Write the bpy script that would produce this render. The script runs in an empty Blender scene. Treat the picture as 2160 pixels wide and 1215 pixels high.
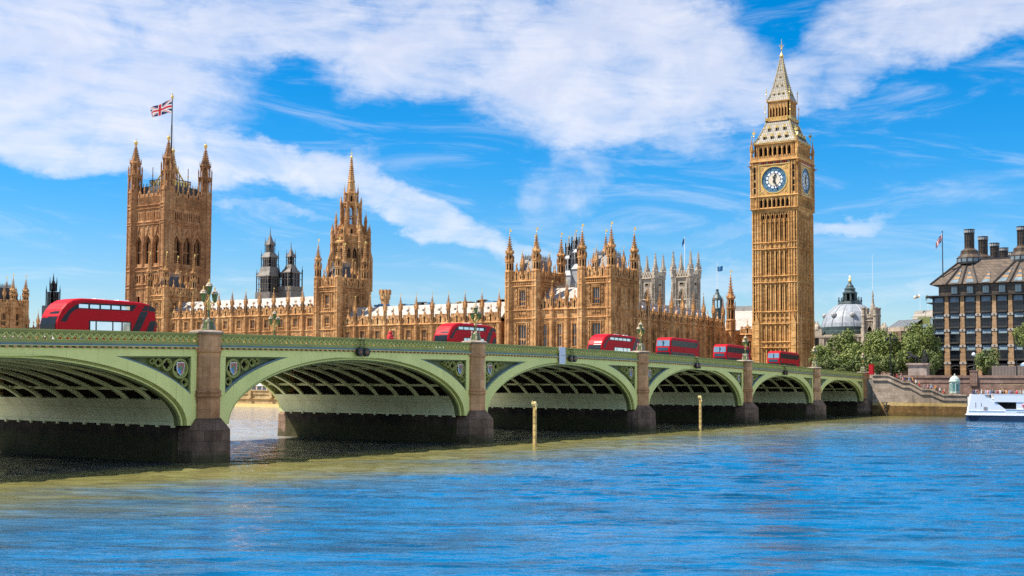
import bpy, math, random
from mathutils import Vector, Matrix, geometry
rnd = random.Random(7)
PI = math.pi
R = math.radians
scene = bpy.context.scene
COL = scene.collection

# ------------------------------------------------------------------ camera
# frame of the place: +X north along the far bank, +Y west along the bridge, Z up, river at 0 (units about 0.93 m)
cam_data = bpy.data.cameras.new("camera")
cam = bpy.data.objects.new("camera", cam_data)
COL.objects.link(cam)
cam.matrix_world = (Matrix.Translation((0, 0, 6.95)) @ Matrix.Rotation(R(32.635), 4, 'Z')
                    @ Matrix.Rotation(R(93.1), 4, 'X') @ Matrix.Rotation(0.0052, 4, 'Z'))
cam_data.sensor_width = 36
cam_data.lens = 36 * 2500 / 2160
cam_data.shift_y = 64 / 2160
cam_data.clip_start = 0.5
cam_data.clip_end = 9000
scene.camera = cam

# ------------------------------------------------------------------ exposure
vs = scene.view_settings
vs.view_transform = 'Standard'
vs.look = 'None'
vs.exposure = 0.80
vs.gamma = 1.0
vs.use_curve_mapping = False

# ------------------------------------------------------------------ sun
SUN = Vector((-0.53, -0.40, 1.0)).normalized()       # towards the sun
sd = bpy.data.lights.new("sun", 'SUN')
sd.energy = 5.0
sd.angle = R(0.5)
sd.color = (1.0, 0.93, 0.82)
so = bpy.data.objects.new("sun", sd)
COL.objects.link(so)
so.rotation_euler = SUN.to_track_quat('Z', 'Y').to_euler()

# ------------------------------------------------------------------ sky with clouds
world = bpy.data.worlds.new("World")
scene.world = world
world.use_nodes = True
wn = world.node_tree
wn.nodes.clear()


class NT:
    """small node-tree writer"""

    def __init__(self, tree):
        self.t = tree

    def n(self, kind, **kw):
        nd = self.t.nodes.new(kind)
        for k, v in kw.items():
            setattr(nd, k, v)
        return nd

    def link(self, a, b):
        self.t.links.new(a, b)

    def put(self, sock, v):
        if isinstance(v, bpy.types.NodeSocket):
            self.t.links.new(v, sock)
        elif v is not None:
            sock.default_value = v

    def m(self, op, a, b=None, c=None, clamp=False):
        nd = self.n('ShaderNodeMath', operation=op, use_clamp=clamp)
        for i, v in enumerate((a, b, c)):
            if v is not None:
                self.put(nd.inputs[i], v)
        return nd.outputs[0]

    def vm(self, op, a, b=None):
        nd = self.n('ShaderNodeVectorMath', operation=op)
        self.put(nd.inputs[0], a)
        if b is not None:
            self.put(nd.inputs[3 if op == 'SCALE' else 1], b)
        return nd.outputs[0]

    def noise(self, vec, scale, detail=4, rough=0.55, dist=0.0):
        nd = self.n('ShaderNodeTexNoise')
        self.put(nd.inputs['Vector'], vec)
        nd.inputs['Scale'].default_value = scale
        nd.inputs['Detail'].default_value = detail
        nd.inputs['Roughness'].default_value = rough
        nd.inputs['Distortion'].default_value = dist
        return nd.outputs[0]

    def mapr(self, v, a, b, c=0.0, d=1.0, smooth=False):
        nd = self.n('ShaderNodeMapRange')
        nd.interpolation_type = 'SMOOTHSTEP' if smooth else 'LINEAR'
        nd.clamp = True
        self.put(nd.inputs[0], v)
        for i, x in enumerate((a, b, c, d)):
            self.put(nd.inputs[i + 1], x)
        return nd.outputs[0]

    def mix(self, f, a, b, mode='MIX'):
        nd = self.n('ShaderNodeMix', data_type='RGBA', blend_type=mode)
        self.put(nd.inputs[0], f)
        for s, v in ((nd.inputs[6], a), (nd.inputs[7], b)):
            if not isinstance(v, bpy.types.NodeSocket) and len(v) == 3:
                v = (*v, 1)
            self.put(s, v)
        return nd.outputs[2]

    def ramp(self, f, stops):
        nd = self.n('ShaderNodeValToRGB')
        el = nd.color_ramp.elements
        while len(el) < len(stops):
            el.new(0.5)
        for e, (p, c) in zip(el, stops):
            e.position = p
            e.color = (*c, 1)
        self.put(nd.inputs[0], f)
        return nd.outputs[0]

    def xyz(self, x, y, z):
        nd = self.n('ShaderNodeCombineXYZ')
        for s, v in zip(nd.inputs, (x, y, z)):
            self.put(s, v)
        return nd.outputs[0]

    def sep(self, v):
        nd = self.n('ShaderNodeSeparateXYZ')
        self.put(nd.inputs[0], v)
        return nd.outputs


def build_sky():
    w = NT(wn)
    out = w.n('ShaderNodeOutputWorld')
    bg = w.n('ShaderNodeBackground')
    w.link(bg.outputs[0], out.inputs[0])
    sky = w.n('ShaderNodeTexSky', sky_type='NISHITA')
    sky.sun_disc = False
    sky.sun_elevation = math.asin(SUN.z)
    sky.sun_rotation = math.atan2(SUN.x, SUN.y)
    sky.altitude = 0
    sky.air_density = 1.0
    sky.dust_density = 0.35
    sky.ozone_density = 2.0
    hs = w.n('ShaderNodeHueSaturation')
    hs.inputs['Saturation'].default_value = SKY_SAT
    hs.inputs['Value'].default_value = SKY_VAL
    geo = w.n('ShaderNodeTexCoord')
    d = geo.outputs['Generated']
    dx, dy, dz = w.sep(d)
    # bearing (degrees west of south-west, 0 = due along -32.6) and height in degrees
    bear = w.m('MULTIPLY', w.m('ARCTAN2', dx, dy), 57.2958)
    bear = w.m('ADD', bear, 32.635)
    elev = w.m('MULTIPLY', w.m('ARCSINE', dz), 57.2958)
    # clearer blue overhead, paler towards the horizon
    tint = w.mix(1.0, sky.outputs[0], w.mix(w.mapr(elev, 0.0, 11.0, 0.0, 1.0, True), SKY_LOW, SKY_TINT), 'MULTIPLY')
    w.link(tint, hs.inputs['Color'])
    q = w.xyz(bear, elev, 0.0)
    # billowing: warp the coordinates by noise
    qs = w.xyz(bear, w.m('MULTIPLY', elev, 1.7), 0.0)
    nz = w.n('ShaderNodeTexNoise')
    w.put(nz.inputs['Vector'], qs)
    nz.inputs['Scale'].default_value = 0.11
    nz.inputs['Detail'].default_value = 6
    nz.inputs['Roughness'].default_value = 0.62
    warp = w.vm('SCALE', w.vm('SUBTRACT', nz.outputs[1], (0.5, 0.5, 0.5)), 7.0)
    qw = w.vm('ADD', q, warp)
    wx, wy, _ = w.sep(qw)

    def blob(cx, cy, rx, ry, ang=0.0, soft=0.6):
        ca, sa = math.cos(R(ang)), math.sin(R(ang))
        ax = w.m('SUBTRACT', wx, cx)
        ay = w.m('SUBTRACT', wy, cy)
        u = w.m('ADD', w.m('MULTIPLY', ax, ca / rx), w.m('MULTIPLY', ay, sa / rx))
        v = w.m('ADD', w.m('MULTIPLY', ax, -sa / ry), w.m('MULTIPLY', ay, ca / ry))
        r2 = w.m('ADD', w.m('MULTIPLY', u, u), w.m('MULTIPLY', v, v))
        return w.mapr(r2, 1.0 + soft, 1.0 - soft, 0.0, 1.0, True)

    total = None
    for b in CLOUDS:
        amp = b[-1]
        s = w.m('MULTIPLY', blob(*b[:-1]), amp)
        total = s if total is None else w.m('MAXIMUM', total, s)
    # loose cloud everywhere else (behind and above the viewer)
    cover = w.noise(qs, 0.035, 3, 0.5)
    away = w.mapr(w.m('ABSOLUTE', bear), 32.0, 55.0, 0.0, 1.0, True)
    high = w.mapr(elev, 22.0, 38.0, 0.0, 1.0, True)
    rest = w.m('MULTIPLY', w.mapr(cover, 0.40, 0.60), w.m('MAXIMUM', away, w.m('MULTIPLY', high, HIGH_CLOUD)))
    total = w.m('MAXIMUM', total, rest)
    # fine structure
    f1 = w.noise(qs, 0.30, 8, 0.60, 0.6)
    f2 = w.noise(w.xyz(w.m('ADD', w.m('MULTIPLY', bear, 0.5), w.m('MULTIPLY', elev, 0.7)), w.m('MULTIPLY', elev, 2.6), 3.0), 0.22, 7, 0.65, 1.2)
    fib = w.m('ADD', w.m('MULTIPLY', f1, 0.55), w.m('MULTIPLY', f2, 0.45))
    dens = w.m('ADD', total, w.m('MULTIPLY', w.m('SUBTRACT', fib, 0.5), 2.0))
    mask = w.mapr(dens, 0.10, 1.45, 0.0, 1.0, True)
    mask = w.m('MULTIPLY', mask, w.mapr(total, 0.0, 0.25, 0.0, 1.0, True))
    # thin veil (cirrus)
    veil = w.m('MULTIPLY', w.mapr(f2, 0.46, 0.78, 0.0, 1.0, True), 0.34)
    mask = w.m('MAXIMUM', mask, veil)
    mask = w.m('MULTIPLY', mask, 0.88)
    # body of the cloud: bright rims, faintly bluish grey where thick
    thick = w.m('MULTIPLY', w.mapr(dens, 0.7, 1.6, 0.0, 1.0, True), w.mapr(elev, 8.5, 14.5, 0.12, 1.0, True))
    lump = w.noise(qs, 0.20, 7, 0.6, 0.4)
    thick = w.m('MULTIPLY', thick, w.mapr(lump, 0.38, 0.66, 0.25, 1.0, True))
    ccol = w.mix(thick, CLOUD_LIT, CLOUD_GREY)
    # unseen clouds off to the right, boosted to add fill light
    # bearings run to +-180; the boosted fill cloud lies to the right of the view
    side = w.m('ADD', w.m('MULTIPLY', w.m('MULTIPLY', w.mapr(bear, 34.0, 55.0, 0.0, 1.0, True), w.mapr(bear, 120.0, 175.0, 1.0, 0.0, True)), SIDE_FILL_GAIN), 1.0)
    ccol = w.vm('SCALE', ccol, side)
    col = w.mix(mask, hs.outputs[0], ccol)
    w.link(col, bg.inputs[0])
    bg.inputs[1].default_value = SKY_STRENGTH


SKY_STRENGTH = 0.085
SKY_SAT, SKY_VAL = 1.25, 1.0
SKY_TINT = (0.58, 0.88, 1.12)
SKY_LOW = (0.80, 0.86, 0.98)
CLOUD_LIT = (7.1, 6.95, 7.2)
CLOUD_GREY = (3.7, 4.25, 5.9)
SIDE_FILL_GAIN = 1.5
HIGH_CLOUD = 0.5
# bearing, height, half-width, half-height, tilt, softness, weight  (degrees)
CLOUDS = [
    (-21.0, 15.8, 9.0, 5.2, -8, 0.7, 1.0),
    (-11.0, 16.9, 6.5, 2.0, 0, 0.7, 0.9),
    (-2.0, 15.8, 8.0, 3.2, -6, 0.7, 1.0),
    (5.0, 15.0, 8.5, 3.6, 4, 0.7, 1.05),
    (11.0, 14.2, 5.0, 1.7, 14, 0.7, 0.85),
    (21.0, 17.2, 6.0, 2.6, 8, 0.7, 1.0),
    (-20.0, 10.9, 8.5, 1.9, -6, 0.7, 1.0),
    (-12.0, 10.5, 5.5, 1.7, -8, 0.7, 0.95),
    (-4.6, 8.1, 7.0, 1.15, -25, 0.8, 0.85),
    (2.0, 5.6, 4.0, 0.8, -20, 0.8, 0.65),
    (2.6, 9.6, 1.6, 2.6, -40, 0.8, 0.5),
    (15.5, 15.2, 6.0, 1.6, 10, 0.8, 0.75),
    (6.0, 12.4, 6.0, 1.0, -12, 0.8, 0.6),
    (15.0, 7.4, 4.5, 0.55, 12, 0.8, 0.6),
    (-12.0, 7.6, 3.0, 0.4, -10, 0.8, 0.5),
    (10.0, 6.9, 5.0, 0.7, 4, 0.8, 0.45),
    (17.0, 4.3, 4.0, 0.6, 6, 0.8, 0.5),
    (8.0, 4.2, 6.0, 0.8, 2, 0.8, 0.5),
]
build_sky()
scene.cycles.use_denoising = False
scene.cycles.max_bounces = 8
scene.cycles.diffuse_bounces = 4
scene.cycles.glossy_bounces = 3
scene.cycles.transmission_bounces = 4
scene.cycles.transparent_max_bounces = 8
scene.cycles.sample_clamp_indirect = 6.0


# ------------------------------------------------------------------ materials
def material(name):
    m = bpy.data.materials.new(name)
    m.use_nodes = True
    t = NT(m.node_tree)
    bsdf = m.node_tree.nodes['Principled BSDF']
    return m, t, bsdf


def stone_mat(name, lo, mid, hi, scale=1.0, course=0.55, bump=0.35, streak=0.5, dark=(0.05, 0.035, 0.025), joint=0.0, tide=None):
    m, t, b = material(name)
    pos = t.n('ShaderNodeNewGeometry').outputs['Position']
    big = t.noise(pos, 0.10 * scale, 4, 0.6)
    med = t.noise(pos, 0.75 * scale, 6, 0.65)
    x, y, z = t.sep(pos)
    sv = t.xyz(t.m('MULTIPLY', x, 1.3), t.m('MULTIPLY', y, 1.3), t.m('MULTIPLY', z, 0.12))
    st = t.noise(sv, 0.9 * scale, 4, 0.6)
    f = t.m('ADD', t.m('MULTIPLY', big, 0.50), t.m('MULTIPLY', med, 0.50))
    col = t.ramp(f, [(0.34, lo), (0.50, mid), (0.66, hi)])
    # separate blocks of slightly different tone
    h = t.m('ADD', x, y)
    row = t.m('FLOOR', t.m('DIVIDE', z, course))
    blk = t.m('FLOOR', t.m('ADD', t.m('DIVIDE', h, course * 2.2), t.m('MULTIPLY', row, 0.37)))
    wn_ = t.n('ShaderNodeTexWhiteNoise', noise_dimensions='2D')
    t.put(wn_.inputs['Vector'], t.xyz(blk, row, 0))
    tone = t.mapr(wn_.outputs[0], 0, 1, 0.80, 1.14)
    col = t.vm('MULTIPLY', col, t.xyz(tone, tone, tone))
    dirt = t.m('MULTIPLY', t.mapr(st, 0.52, 0.74, 0, 1, True), streak)
    col = t.mix(dirt, col, dark)
    if joint:
        j1 = t.m('LESS_THAN', t.m('FRACT', t.m('DIVIDE', z, course)), 0.06)
        j2 = t.m('LESS_THAN', t.m('FRACT', t.m('ADD', t.m('DIVIDE', h, course * 2.2), t.m('MULTIPLY', row, 0.37))), 0.03)
        col = t.mix(t.m('MULTIPLY', t.m('MAXIMUM', j1, j2), joint), col, dark)
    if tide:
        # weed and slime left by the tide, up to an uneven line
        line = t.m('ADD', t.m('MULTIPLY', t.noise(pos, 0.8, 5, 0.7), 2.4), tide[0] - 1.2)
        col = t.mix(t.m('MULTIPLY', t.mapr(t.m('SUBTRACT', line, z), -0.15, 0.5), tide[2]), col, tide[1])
    t.link(col, b.inputs['Base Color'])
    b.inputs['Roughness'].default_value = 0.88
    b.inputs['Specular IOR Level'].default_value = 0.2
    bn = t.n('ShaderNodeBump')
    bn.inputs['Strength'].default_value = bump
    bn.inputs['Distance'].default_value = 0.25
    t.link(t.noise(pos, 2.2 * scale, 5, 0.7), bn.inputs['Height'])
    t.link(bn.outputs[0], b.inputs['Normal'])
    return m


def plain_mat(name, col, rough=0.6, var=0.12, metal=0.0, spec=0.4, scale=1.0, coat=0.0):
    m, t, b = material(name)
    pos = t.n('ShaderNodeNewGeometry').outputs['Position']
    f = t.noise(pos, 0.9 * scale, 5, 0.6)
    lo = tuple(max(0, c * (1 - var)) for c in col)
    hi = tuple(min(1, c * (1 + var)) for c in col)
    t.link(t.ramp(f, [(0.3, lo), (0.7, hi)]), b.inputs['Base Color'])
    b.inputs['Roughness'].default_value = rough
    b.inputs['Metallic'].default_value = metal
    b.inputs['Specular IOR Level'].default_value = spec
    b.inputs['Coat Weight'].default_value = coat
    return m


def glass_mat(name, col, rough=0.08):
    m, t, b = material(name)
    pos = t.n('ShaderNodeNewGeometry').outputs['Position']
    f = t.noise(pos, 0.7, 3, 0.5)
    t.link(t.ramp(f, [(0.35, tuple(c * 0.6 for c in col)), (0.65, col)]), b.inputs['Base Color'])
    b.inputs['Roughness'].default_value = rough
    b.inputs['Specular IOR Level'].default_value = 0.9
    b.inputs['IOR'].default_value = 1.6
    bn = t.n('ShaderNodeBump')
    bn.inputs['Strength'].default_value = 0.05
    t.link(t.noise(pos, 0.9, 2, 0.5), bn.inputs['Height'])
    t.link(bn.outputs[0], b.inputs['Normal'])
    return m


STONE = stone_mat('palace_limestone', (0.22, 0.105, 0.040), (0.51, 0.262, 0.102), (0.72, 0.45, 0.21), streak=0.7, dark=(0.10, 0.05, 0.025))
STONE_VIC = stone_mat('tower_limestone', (0.24, 0.108, 0.045), (0.42, 0.205, 0.088), (0.56, 0.33, 0.155))
STONE_CLEAN = stone_mat('clock_tower_limestone', (0.34, 0.165, 0.052), (0.60, 0.33, 0.115), (0.74, 0.47, 0.21), streak=0.5, dark=(0.14, 0.07, 0.03))
STONE_PALE = stone_mat('portland_stone', (0.26, 0.21, 0.155), (0.43, 0.36, 0.275), (0.56, 0.49, 0.40), streak=0.7, dark=(0.10, 0.085, 0.07))
GRANITE = stone_mat('pier_granite', (0.38, 0.18, 0.085), (0.60, 0.32, 0.155), (0.70, 0.43, 0.24), course=0.9, streak=0.65, dark=(0.07, 0.035, 0.022), joint=0.2)
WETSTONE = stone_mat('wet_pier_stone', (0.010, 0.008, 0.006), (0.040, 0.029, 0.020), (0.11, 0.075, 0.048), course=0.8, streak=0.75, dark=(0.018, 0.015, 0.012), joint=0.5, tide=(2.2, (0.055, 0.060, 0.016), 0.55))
ALGAE = stone_mat('algae_stone', (0.05, 0.055, 0.015), (0.13, 0.14, 0.035), (0.24, 0.20, 0.07), course=0.8, streak=0.5)
WALLSTONE = stone_mat('embankment_granite', (0.20, 0.15, 0.11), (0.33, 0.26, 0.20), (0.44, 0.36, 0.29), course=0.75, streak=0.45, joint=0.4)
WALLDARK = stone_mat('tidal_stone', (0.05, 0.03, 0.012), (0.15, 0.085, 0.03), (0.27, 0.16, 0.06), course=0.75, streak=0.65, joint=0.4, tide=(0.7, (0.05, 0.045, 0.012), 0.6))
TERRSTONE = stone_mat('terrace_stone', (0.30, 0.20, 0.09), (0.48, 0.34, 0.17), (0.60, 0.46, 0.26), course=0.6, streak=0.4)
REDSTONE = stone_mat('brown_granite', (0.14, 0.085, 0.065), (0.23, 0.145, 0.11), (0.30, 0.20, 0.16), course=0.7, streak=0.4)
DARKGAP = plain_mat('deep_shadowed_void', (0.012, 0.011, 0.010), 0.9, 0.3, spec=0.1)
WINGLASS = glass_mat('leaded_glass', (0.035, 0.045, 0.055), 0.18)
BLUEGLASS = glass_mat('blue_leaded_glass', (0.06, 0.12, 0.16), 0.15)
GOLD = plain_mat('gilding', (0.83, 0.55, 0.16), 0.35, 0.2, metal=0.6)
SLATE = plain_mat('dark_iron_roof', (0.045, 0.05, 0.055), 0.5, 0.3)
LEAD = plain_mat('grey_lead', (0.30, 0.30, 0.29), 0.5, 0.2)
IRONGREY = plain_mat('grey_iron_frame', (0.17, 0.145, 0.12), 0.65, 0.35)
IRONDARK = plain_mat('dark_iron', (0.035, 0.040, 0.042), 0.5, 0.3)
PATINA = plain_mat('dark_patina', (0.05, 0.075, 0.075), 0.5, 0.35)
WHITE = plain_mat('white_paint', (0.80, 0.81, 0.82), 0.35, 0.04)
BLACK = plain_mat('black_paint', (0.015, 0.015, 0.016), 0.4, 0.2)


def pale_roof():
    """cast iron roof plates, pale grey, with raised seams and cross joints"""
    m, t, b = material('pale_iron_roof_plates')
    pos = t.n('ShaderNodeNewGeometry').outputs['Position']
    x, y, z = t.sep(pos)
    u = t.m('ADD', x, y)
    s1 = t.m('FRACT', t.m('DIVIDE', u, 1.0))
    s2 = t.m('FRACT', t.m('DIVIDE', t.m('ADD', z, t.m('MULTIPLY', t.m('FLOOR', u), 0.4)), 0.8))
    l1 = t.m('LESS_THAN', s1, 0.14)
    l2 = t.m('LESS_THAN', s2, 0.12)
    line = t.m('MAXIMUM', l1, l2)
    n = t.noise(pos, 0.5, 5, 0.65)
    base = t.ramp(n, [(0.3, (0.30, 0.27, 0.23)), (0.7, (0.50, 0.47, 0.41))])
    col = t.mix(t.m('MULTIPLY', line, 0.75), base, (0.26, 0.19, 0.12))
    t.link(col, b.inputs['Base Color'])
    b.inputs['Roughness'].default_value = 0.42
    b.inputs['Specular IOR Level'].default_value = 0.5
    return m


PALEROOF = pale_roof()


def slate_rows():
    m, t, b = material('brown_grey_roof_tiles')
    pos = t.n('ShaderNodeNewGeometry').outputs['Position']
    x, y, z = t.sep(pos)
    row = t.m('FLOOR', t.m('DIVIDE', z, 0.5))
    blk = t.m('FLOOR', t.m('ADD', t.m('ADD', x, y), t.m('MULTIPLY', row, 0.5)))
    wnz = t.n('ShaderNodeTexWhiteNoise', noise_dimensions='2D')
    t.put(wnz.inputs['Vector'], t.xyz(blk, row, 0))
    n = t.noise(pos, 0.6, 5, 0.65)
    f = t.m('ADD', t.m('MULTIPLY', wnz.outputs[0], 0.4), t.m('MULTIPLY', n, 0.6))
    t.link(t.ramp(f, [(0.3, (0.075, 0.062, 0.055)), (0.7, (0.16, 0.13, 0.11))]), b.inputs['Base Color'])
    b.inputs['Roughness'].default_value = 0.6
    return m


TILES = slate_rows()


# ------------------------------------------------------------------ mesh writer
class MB:
    def __init__(self):
        self.v, self.f, self.mi = [], [], []
        self.T = Matrix.Identity(4)
        self.mat = 0

    def at(self, x=0, y=0, z=0, rz=0.0):
        self.T = Matrix.Translation((x, y, z)) @ Matrix.Rotation(rz, 4, 'Z')
        return self

    def add(self, pts, faces, mat=None):
        o = len(self.v)
        T = self.T
        self.v.extend(tuple(T @ Vector(p)) for p in pts)
        m = self.mat if mat is None else mat
        for f in faces:
            self.f.append(tuple(i + o for i in f))
            self.mi.append(m)

    def box(self, x0, x1, y0, y1, z0, z1, mat=None):
        self.add([(x0, y0, z0), (x1, y0, z0), (x1, y1, z0), (x0, y1, z0), (x0, y0, z1), (x1, y0, z1), (x1, y1, z1), (x0, y1, z1)],
                 [(0, 3, 2, 1), (4, 5, 6, 7), (0, 1, 5, 4), (1, 2, 6, 5), (2, 3, 7, 6), (3, 0, 4, 7)], mat)

    def taper(self, x0, x1, y0, y1, z0, z1, ix, iy, mat=None):
        """box whose top is inset by ix, iy"""
        self.add([(x0, y0, z0), (x1, y0, z0), (x1, y1, z0), (x0, y1, z0),
                  (x0 + ix, y0 + iy, z1), (x1 - ix, y0 + iy, z1), (x1 - ix, y1 - iy, z1), (x0 + ix, y1 - iy, z1)],
                 [(0, 3, 2, 1), (4, 5, 6, 7), (0, 1, 5, 4), (1, 2, 6, 5), (2, 3, 7, 6), (3, 0, 4, 7)], mat)

    def lathe(self, cx, cy, prof, n=8, rot=None, mat=None, cap=True):
        if rot is None:
            rot = PI / n
        pts, fs = [], []
        for r, z in prof:
            for k in range(n):
                a = rot + 2 * PI * k / n
                pts.append((cx + r * math.cos(a), cy + r * math.sin(a), z))
        for j in range(len(prof) - 1):
            for k in range(n):
                k2 = (k + 1) % n
                fs.append((j * n + k, j * n + k2, (j + 1) * n + k2, (j + 1) * n + k))
        if cap:
            fs.append(tuple(range(n))[::-1])
            fs.append(tuple((len(prof) - 1) * n + k for k in range(n)))
        self.add(pts, fs, mat)

    def tube(self, path, r, n=6, mat=None):
        pts, fs = [], []
        P = [Vector(p) for p in path]
        rr = r if isinstance(r, (list, tuple)) else [r] * len(P)
        for i, p in enumerate(P):
            t = (P[min(i + 1, len(P) - 1)] - P[max(i - 1, 0)]).normalized()
            a = t.orthogonal().normalized() if abs(t.z) < 0.99 else Vector((1, 0, 0))
            if abs(t.z) < 0.99:
                a = Vector((0, 0, 1)).cross(t).normalized()
            b = t.cross(a).normalized()
            for k in range(n):
                an = 2 * PI * k / n
                pts.append(tuple(p + (a * math.cos(an) + b * math.sin(an)) * rr[i]))
        for j in range(len(P) - 1):
            for k in range(n):
                k2 = (k + 1) % n
                fs.append((j * n + k, j * n + k2, (j + 1) * n + k2, (j + 1) * n + k))
        fs.append(tuple(range(n))[::-1])
        fs.append(tuple((len(P) - 1) * n + k for k in range(n)))
        self.add(pts, fs, mat)

    def ball(self, c, r, n=8, m=5, sx=1, sy=1, sz=1, mat=None):
        pts, fs = [], []
        for j in range(m + 1):
            a = PI * j / m
            for k in range(n):
                b = 2 * PI * k / n
                rr = math.sin(a) if 0 < j < m else 0.02
                pts.append((c[0] + sx * r * rr * math.cos(b), c[1] + sy * r * rr * math.sin(b), c[2] - sz * r * math.cos(a)))
        for j in range(m):
            for k in range(n):
                k2 = (k + 1) % n
                fs.append((j * n + k, j * n + k2, (j + 1) * n + k2, (j + 1) * n + k))
        self.add(pts, fs, mat)

    def plate(self, outer, holes, x_front, x_back, axis='x', mat=None):
        """flat plate with holes; outline points are (u, z); faces on x_front and x_back, with edges"""
        loops = [outer] + list(holes)
        flat = [p for l in loops for p in l]
        tris = geometry.tessellate_polygon([[Vector((u, z, 0)) for u, z in l] for l in loops])

        def P(u, z, w):
            return (w, u, z) if axis == 'x' else (u, w, z)
        n = len(flat)
        pts = [P(u, z, x_front) for u, z in flat] + [P(u, z, x_back) for u, z in flat]
        fs = [tuple(t) for t in tris] + [tuple(i + n for i in t[::-1]) for t in tris]
        o = 0
        for l in loops:
            k = len(l)
            for i in range(k):
                j = (i + 1) % k
                fs.append((o + i, o + j, o + j + n, o + i + n))
            o += k
        self.add(pts, fs, mat)

    def data(self, name, mats, smooth=False):
        me = bpy.data.meshes.new(name)
        me.from_pydata(self.v, [], self.f)
        for m in (mats if isinstance(mats, (list, tuple)) else [mats]):
            me.materials.append(m)
        if len(me.materials) > 1:
            me.polygons.foreach_set('material_index', self.mi)
        if smooth:
            me.polygons.foreach_set('use_smooth', [True] * len(me.polygons))
        me.update()
        return me


def place(name, me, parent=None, loc=(0, 0, 0), rz=0.0, scale=None):
    o = bpy.data.objects.new(name, me)
    COL.objects.link(o)
    o.location = loc
    o.rotation_euler = (0, 0, rz)
    if scale:
        o.scale = scale if isinstance(scale, (tuple, list)) else (scale,) * 3
    if parent:
        o.parent = parent
    return o


def part(name, mb, mats, parent, loc=(0, 0, 0), rz=0.0, smooth=False):
    return place(name, mb.data(name, mats, smooth), parent, loc, rz)


def tag(o, label=None, cat=None, group=None, kind=None):
    for k, v in (('label', label), ('category', cat), ('group', group), ('kind', kind)):
        if v:
            o[k] = v
    return o


def thing(name, label, cat, loc=(0, 0, 0), rz=0.0, group=None):
    o = bpy.data.objects.new(name, None)
    COL.objects.link(o)
    o.empty_display_size = 0.5
    o.location = loc
    o.rotation_euler = (0, 0, rz)
    return tag(o, label, cat, group)


def copy_tree(src, parent=None):
    c = src.copy()
    COL.objects.link(c)
    if parent is not None:
        c.parent = parent
    for ch in list(src.children):
        copy_tree(ch, c)
    return c


def again(src, loc, rz=None, label=None, scale=None):
    o = copy_tree(src)
    o.location = loc
    if rz is not None:
        o.rotation_euler = (0, 0, rz)
    if label:
        o['label'] = label
    if scale:
        o.scale = (scale,) * 3
    return o


def fade_order(vals):
    return vals
import numpy as np


def wpart(name, mb, mats, root, smooth=False):
    """part whose mesh is written in world coordinates"""
    L = root.location
    return place(name, mb.data(name, mats, smooth), root, (-L.x, -L.y, -L.z))


# ------------------------------------------------------------------ river and land
def water_mat():
    m, t, b = material('river_water')
    pos = t.n('ShaderNodeNewGeometry').outputs['Position']
    x, y, z = t.sep(pos)
    # wind runs across the view: stretch ripples along the viewing cross direction
    ca, sa = math.cos(R(32.6)), math.sin(R(32.6))
    u = t.m('ADD', t.m('MULTIPLY', x, ca), t.m('MULTIPLY', y, sa))
    v = t.m('ADD', t.m('MULTIPLY', x, -sa), t.m('MULTIPLY', y, ca))
    p = t.xyz(t.m('MULTIPLY', u, 0.30), v, 0.0)
    n1 = t.noise(p, 0.55, 3, 0.6, 0.5)
    n2 = t.noise(p, 1.7, 4, 0.65, 0.4)
    n3 = t.noise(t.xyz(t.m('MULTIPLY', u, 0.3), t.m('MULTIPLY', v, 0.6), 5.0), 0.12, 4, 0.6)
    n4 = t.noise(p, 0.17, 3, 0.6, 0.3)
    calm = t.mapr(n3, 0.35, 0.68, 0.65, 1.25)
    h = t.m('ADD', t.m('MULTIPLY', n1, WAVE[0]), t.m('MULTIPLY', n2, WAVE[1]))
    h = t.m('ADD', h, t.m('MULTIPLY', n4, WAVE[2]))
    h = t.m('ADD', h, t.m('MULTIPLY', t.noise(p, 5.5, 2, 0.6), WAVE[3]))
    h = t.m('MULTIPLY', h, calm)
    bn = t.n('ShaderNodeBump')
    bn.inputs['Strength'].default_value = 1.0
    bn.inputs['Distance'].default_value = 1.0
    t.link(h, bn.inputs['Height'])
    t.link(bn.outputs[0], b.inputs['Normal'])
    # silty olive near the bridge; blue further out paints in sky reflection
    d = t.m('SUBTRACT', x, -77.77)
    near = t.mapr(t.m('ADD', d, t.m('MULTIPLY', t.m('SUBTRACT', t.noise(p, 0.09, 5, 0.7), 0.5), 46.0)), 8.0, 36.0, 0.0, 1.0, True)
    tint = t.noise(t.xyz(t.m('MULTIPLY', u, 0.22), t.m('MULTIPLY', v, 1.0), 9.0), 0.45, 6, 0.72)  # dark streaks paint ripple contrast into the blue
    blue = t.ramp(tint, [(0.38, WATER_B), (0.54, WATER_A)])
    silt_shade_bounce = t.mix(t.mapr(d, -1.0, 4.5, 0.0, 1.0, True), WATER_SHADE, WATER_SILT)
    silt_shade_bounce = t.mix(t.mapr(d, -27.0, -21.0, 1.0, 0.0, True), silt_shade_bounce, WATER_SOUTH)
    t.link(t.mix(near, silt_shade_bounce, blue), b.inputs['Base Color'])
    b.inputs['Roughness'].default_value = 0.08
    b.inputs['IOR'].default_value = 1.52
    return m


WAVE = (0.05, 0.10, 0.0, 0.03)
WATER_SHADE = (0.030, 0.040, 0.046)  # the bridge's shade painted into the water colour
WATER_SOUTH = (0.30, 0.29, 0.25)  # pale colour raised to bounce light up under the arches
WATER_A = (0.001, 0.125, 0.285)
WATER_B = (0.002, 0.050, 0.110)
WATER_SILT = (0.165, 0.150, 0.050)


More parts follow.
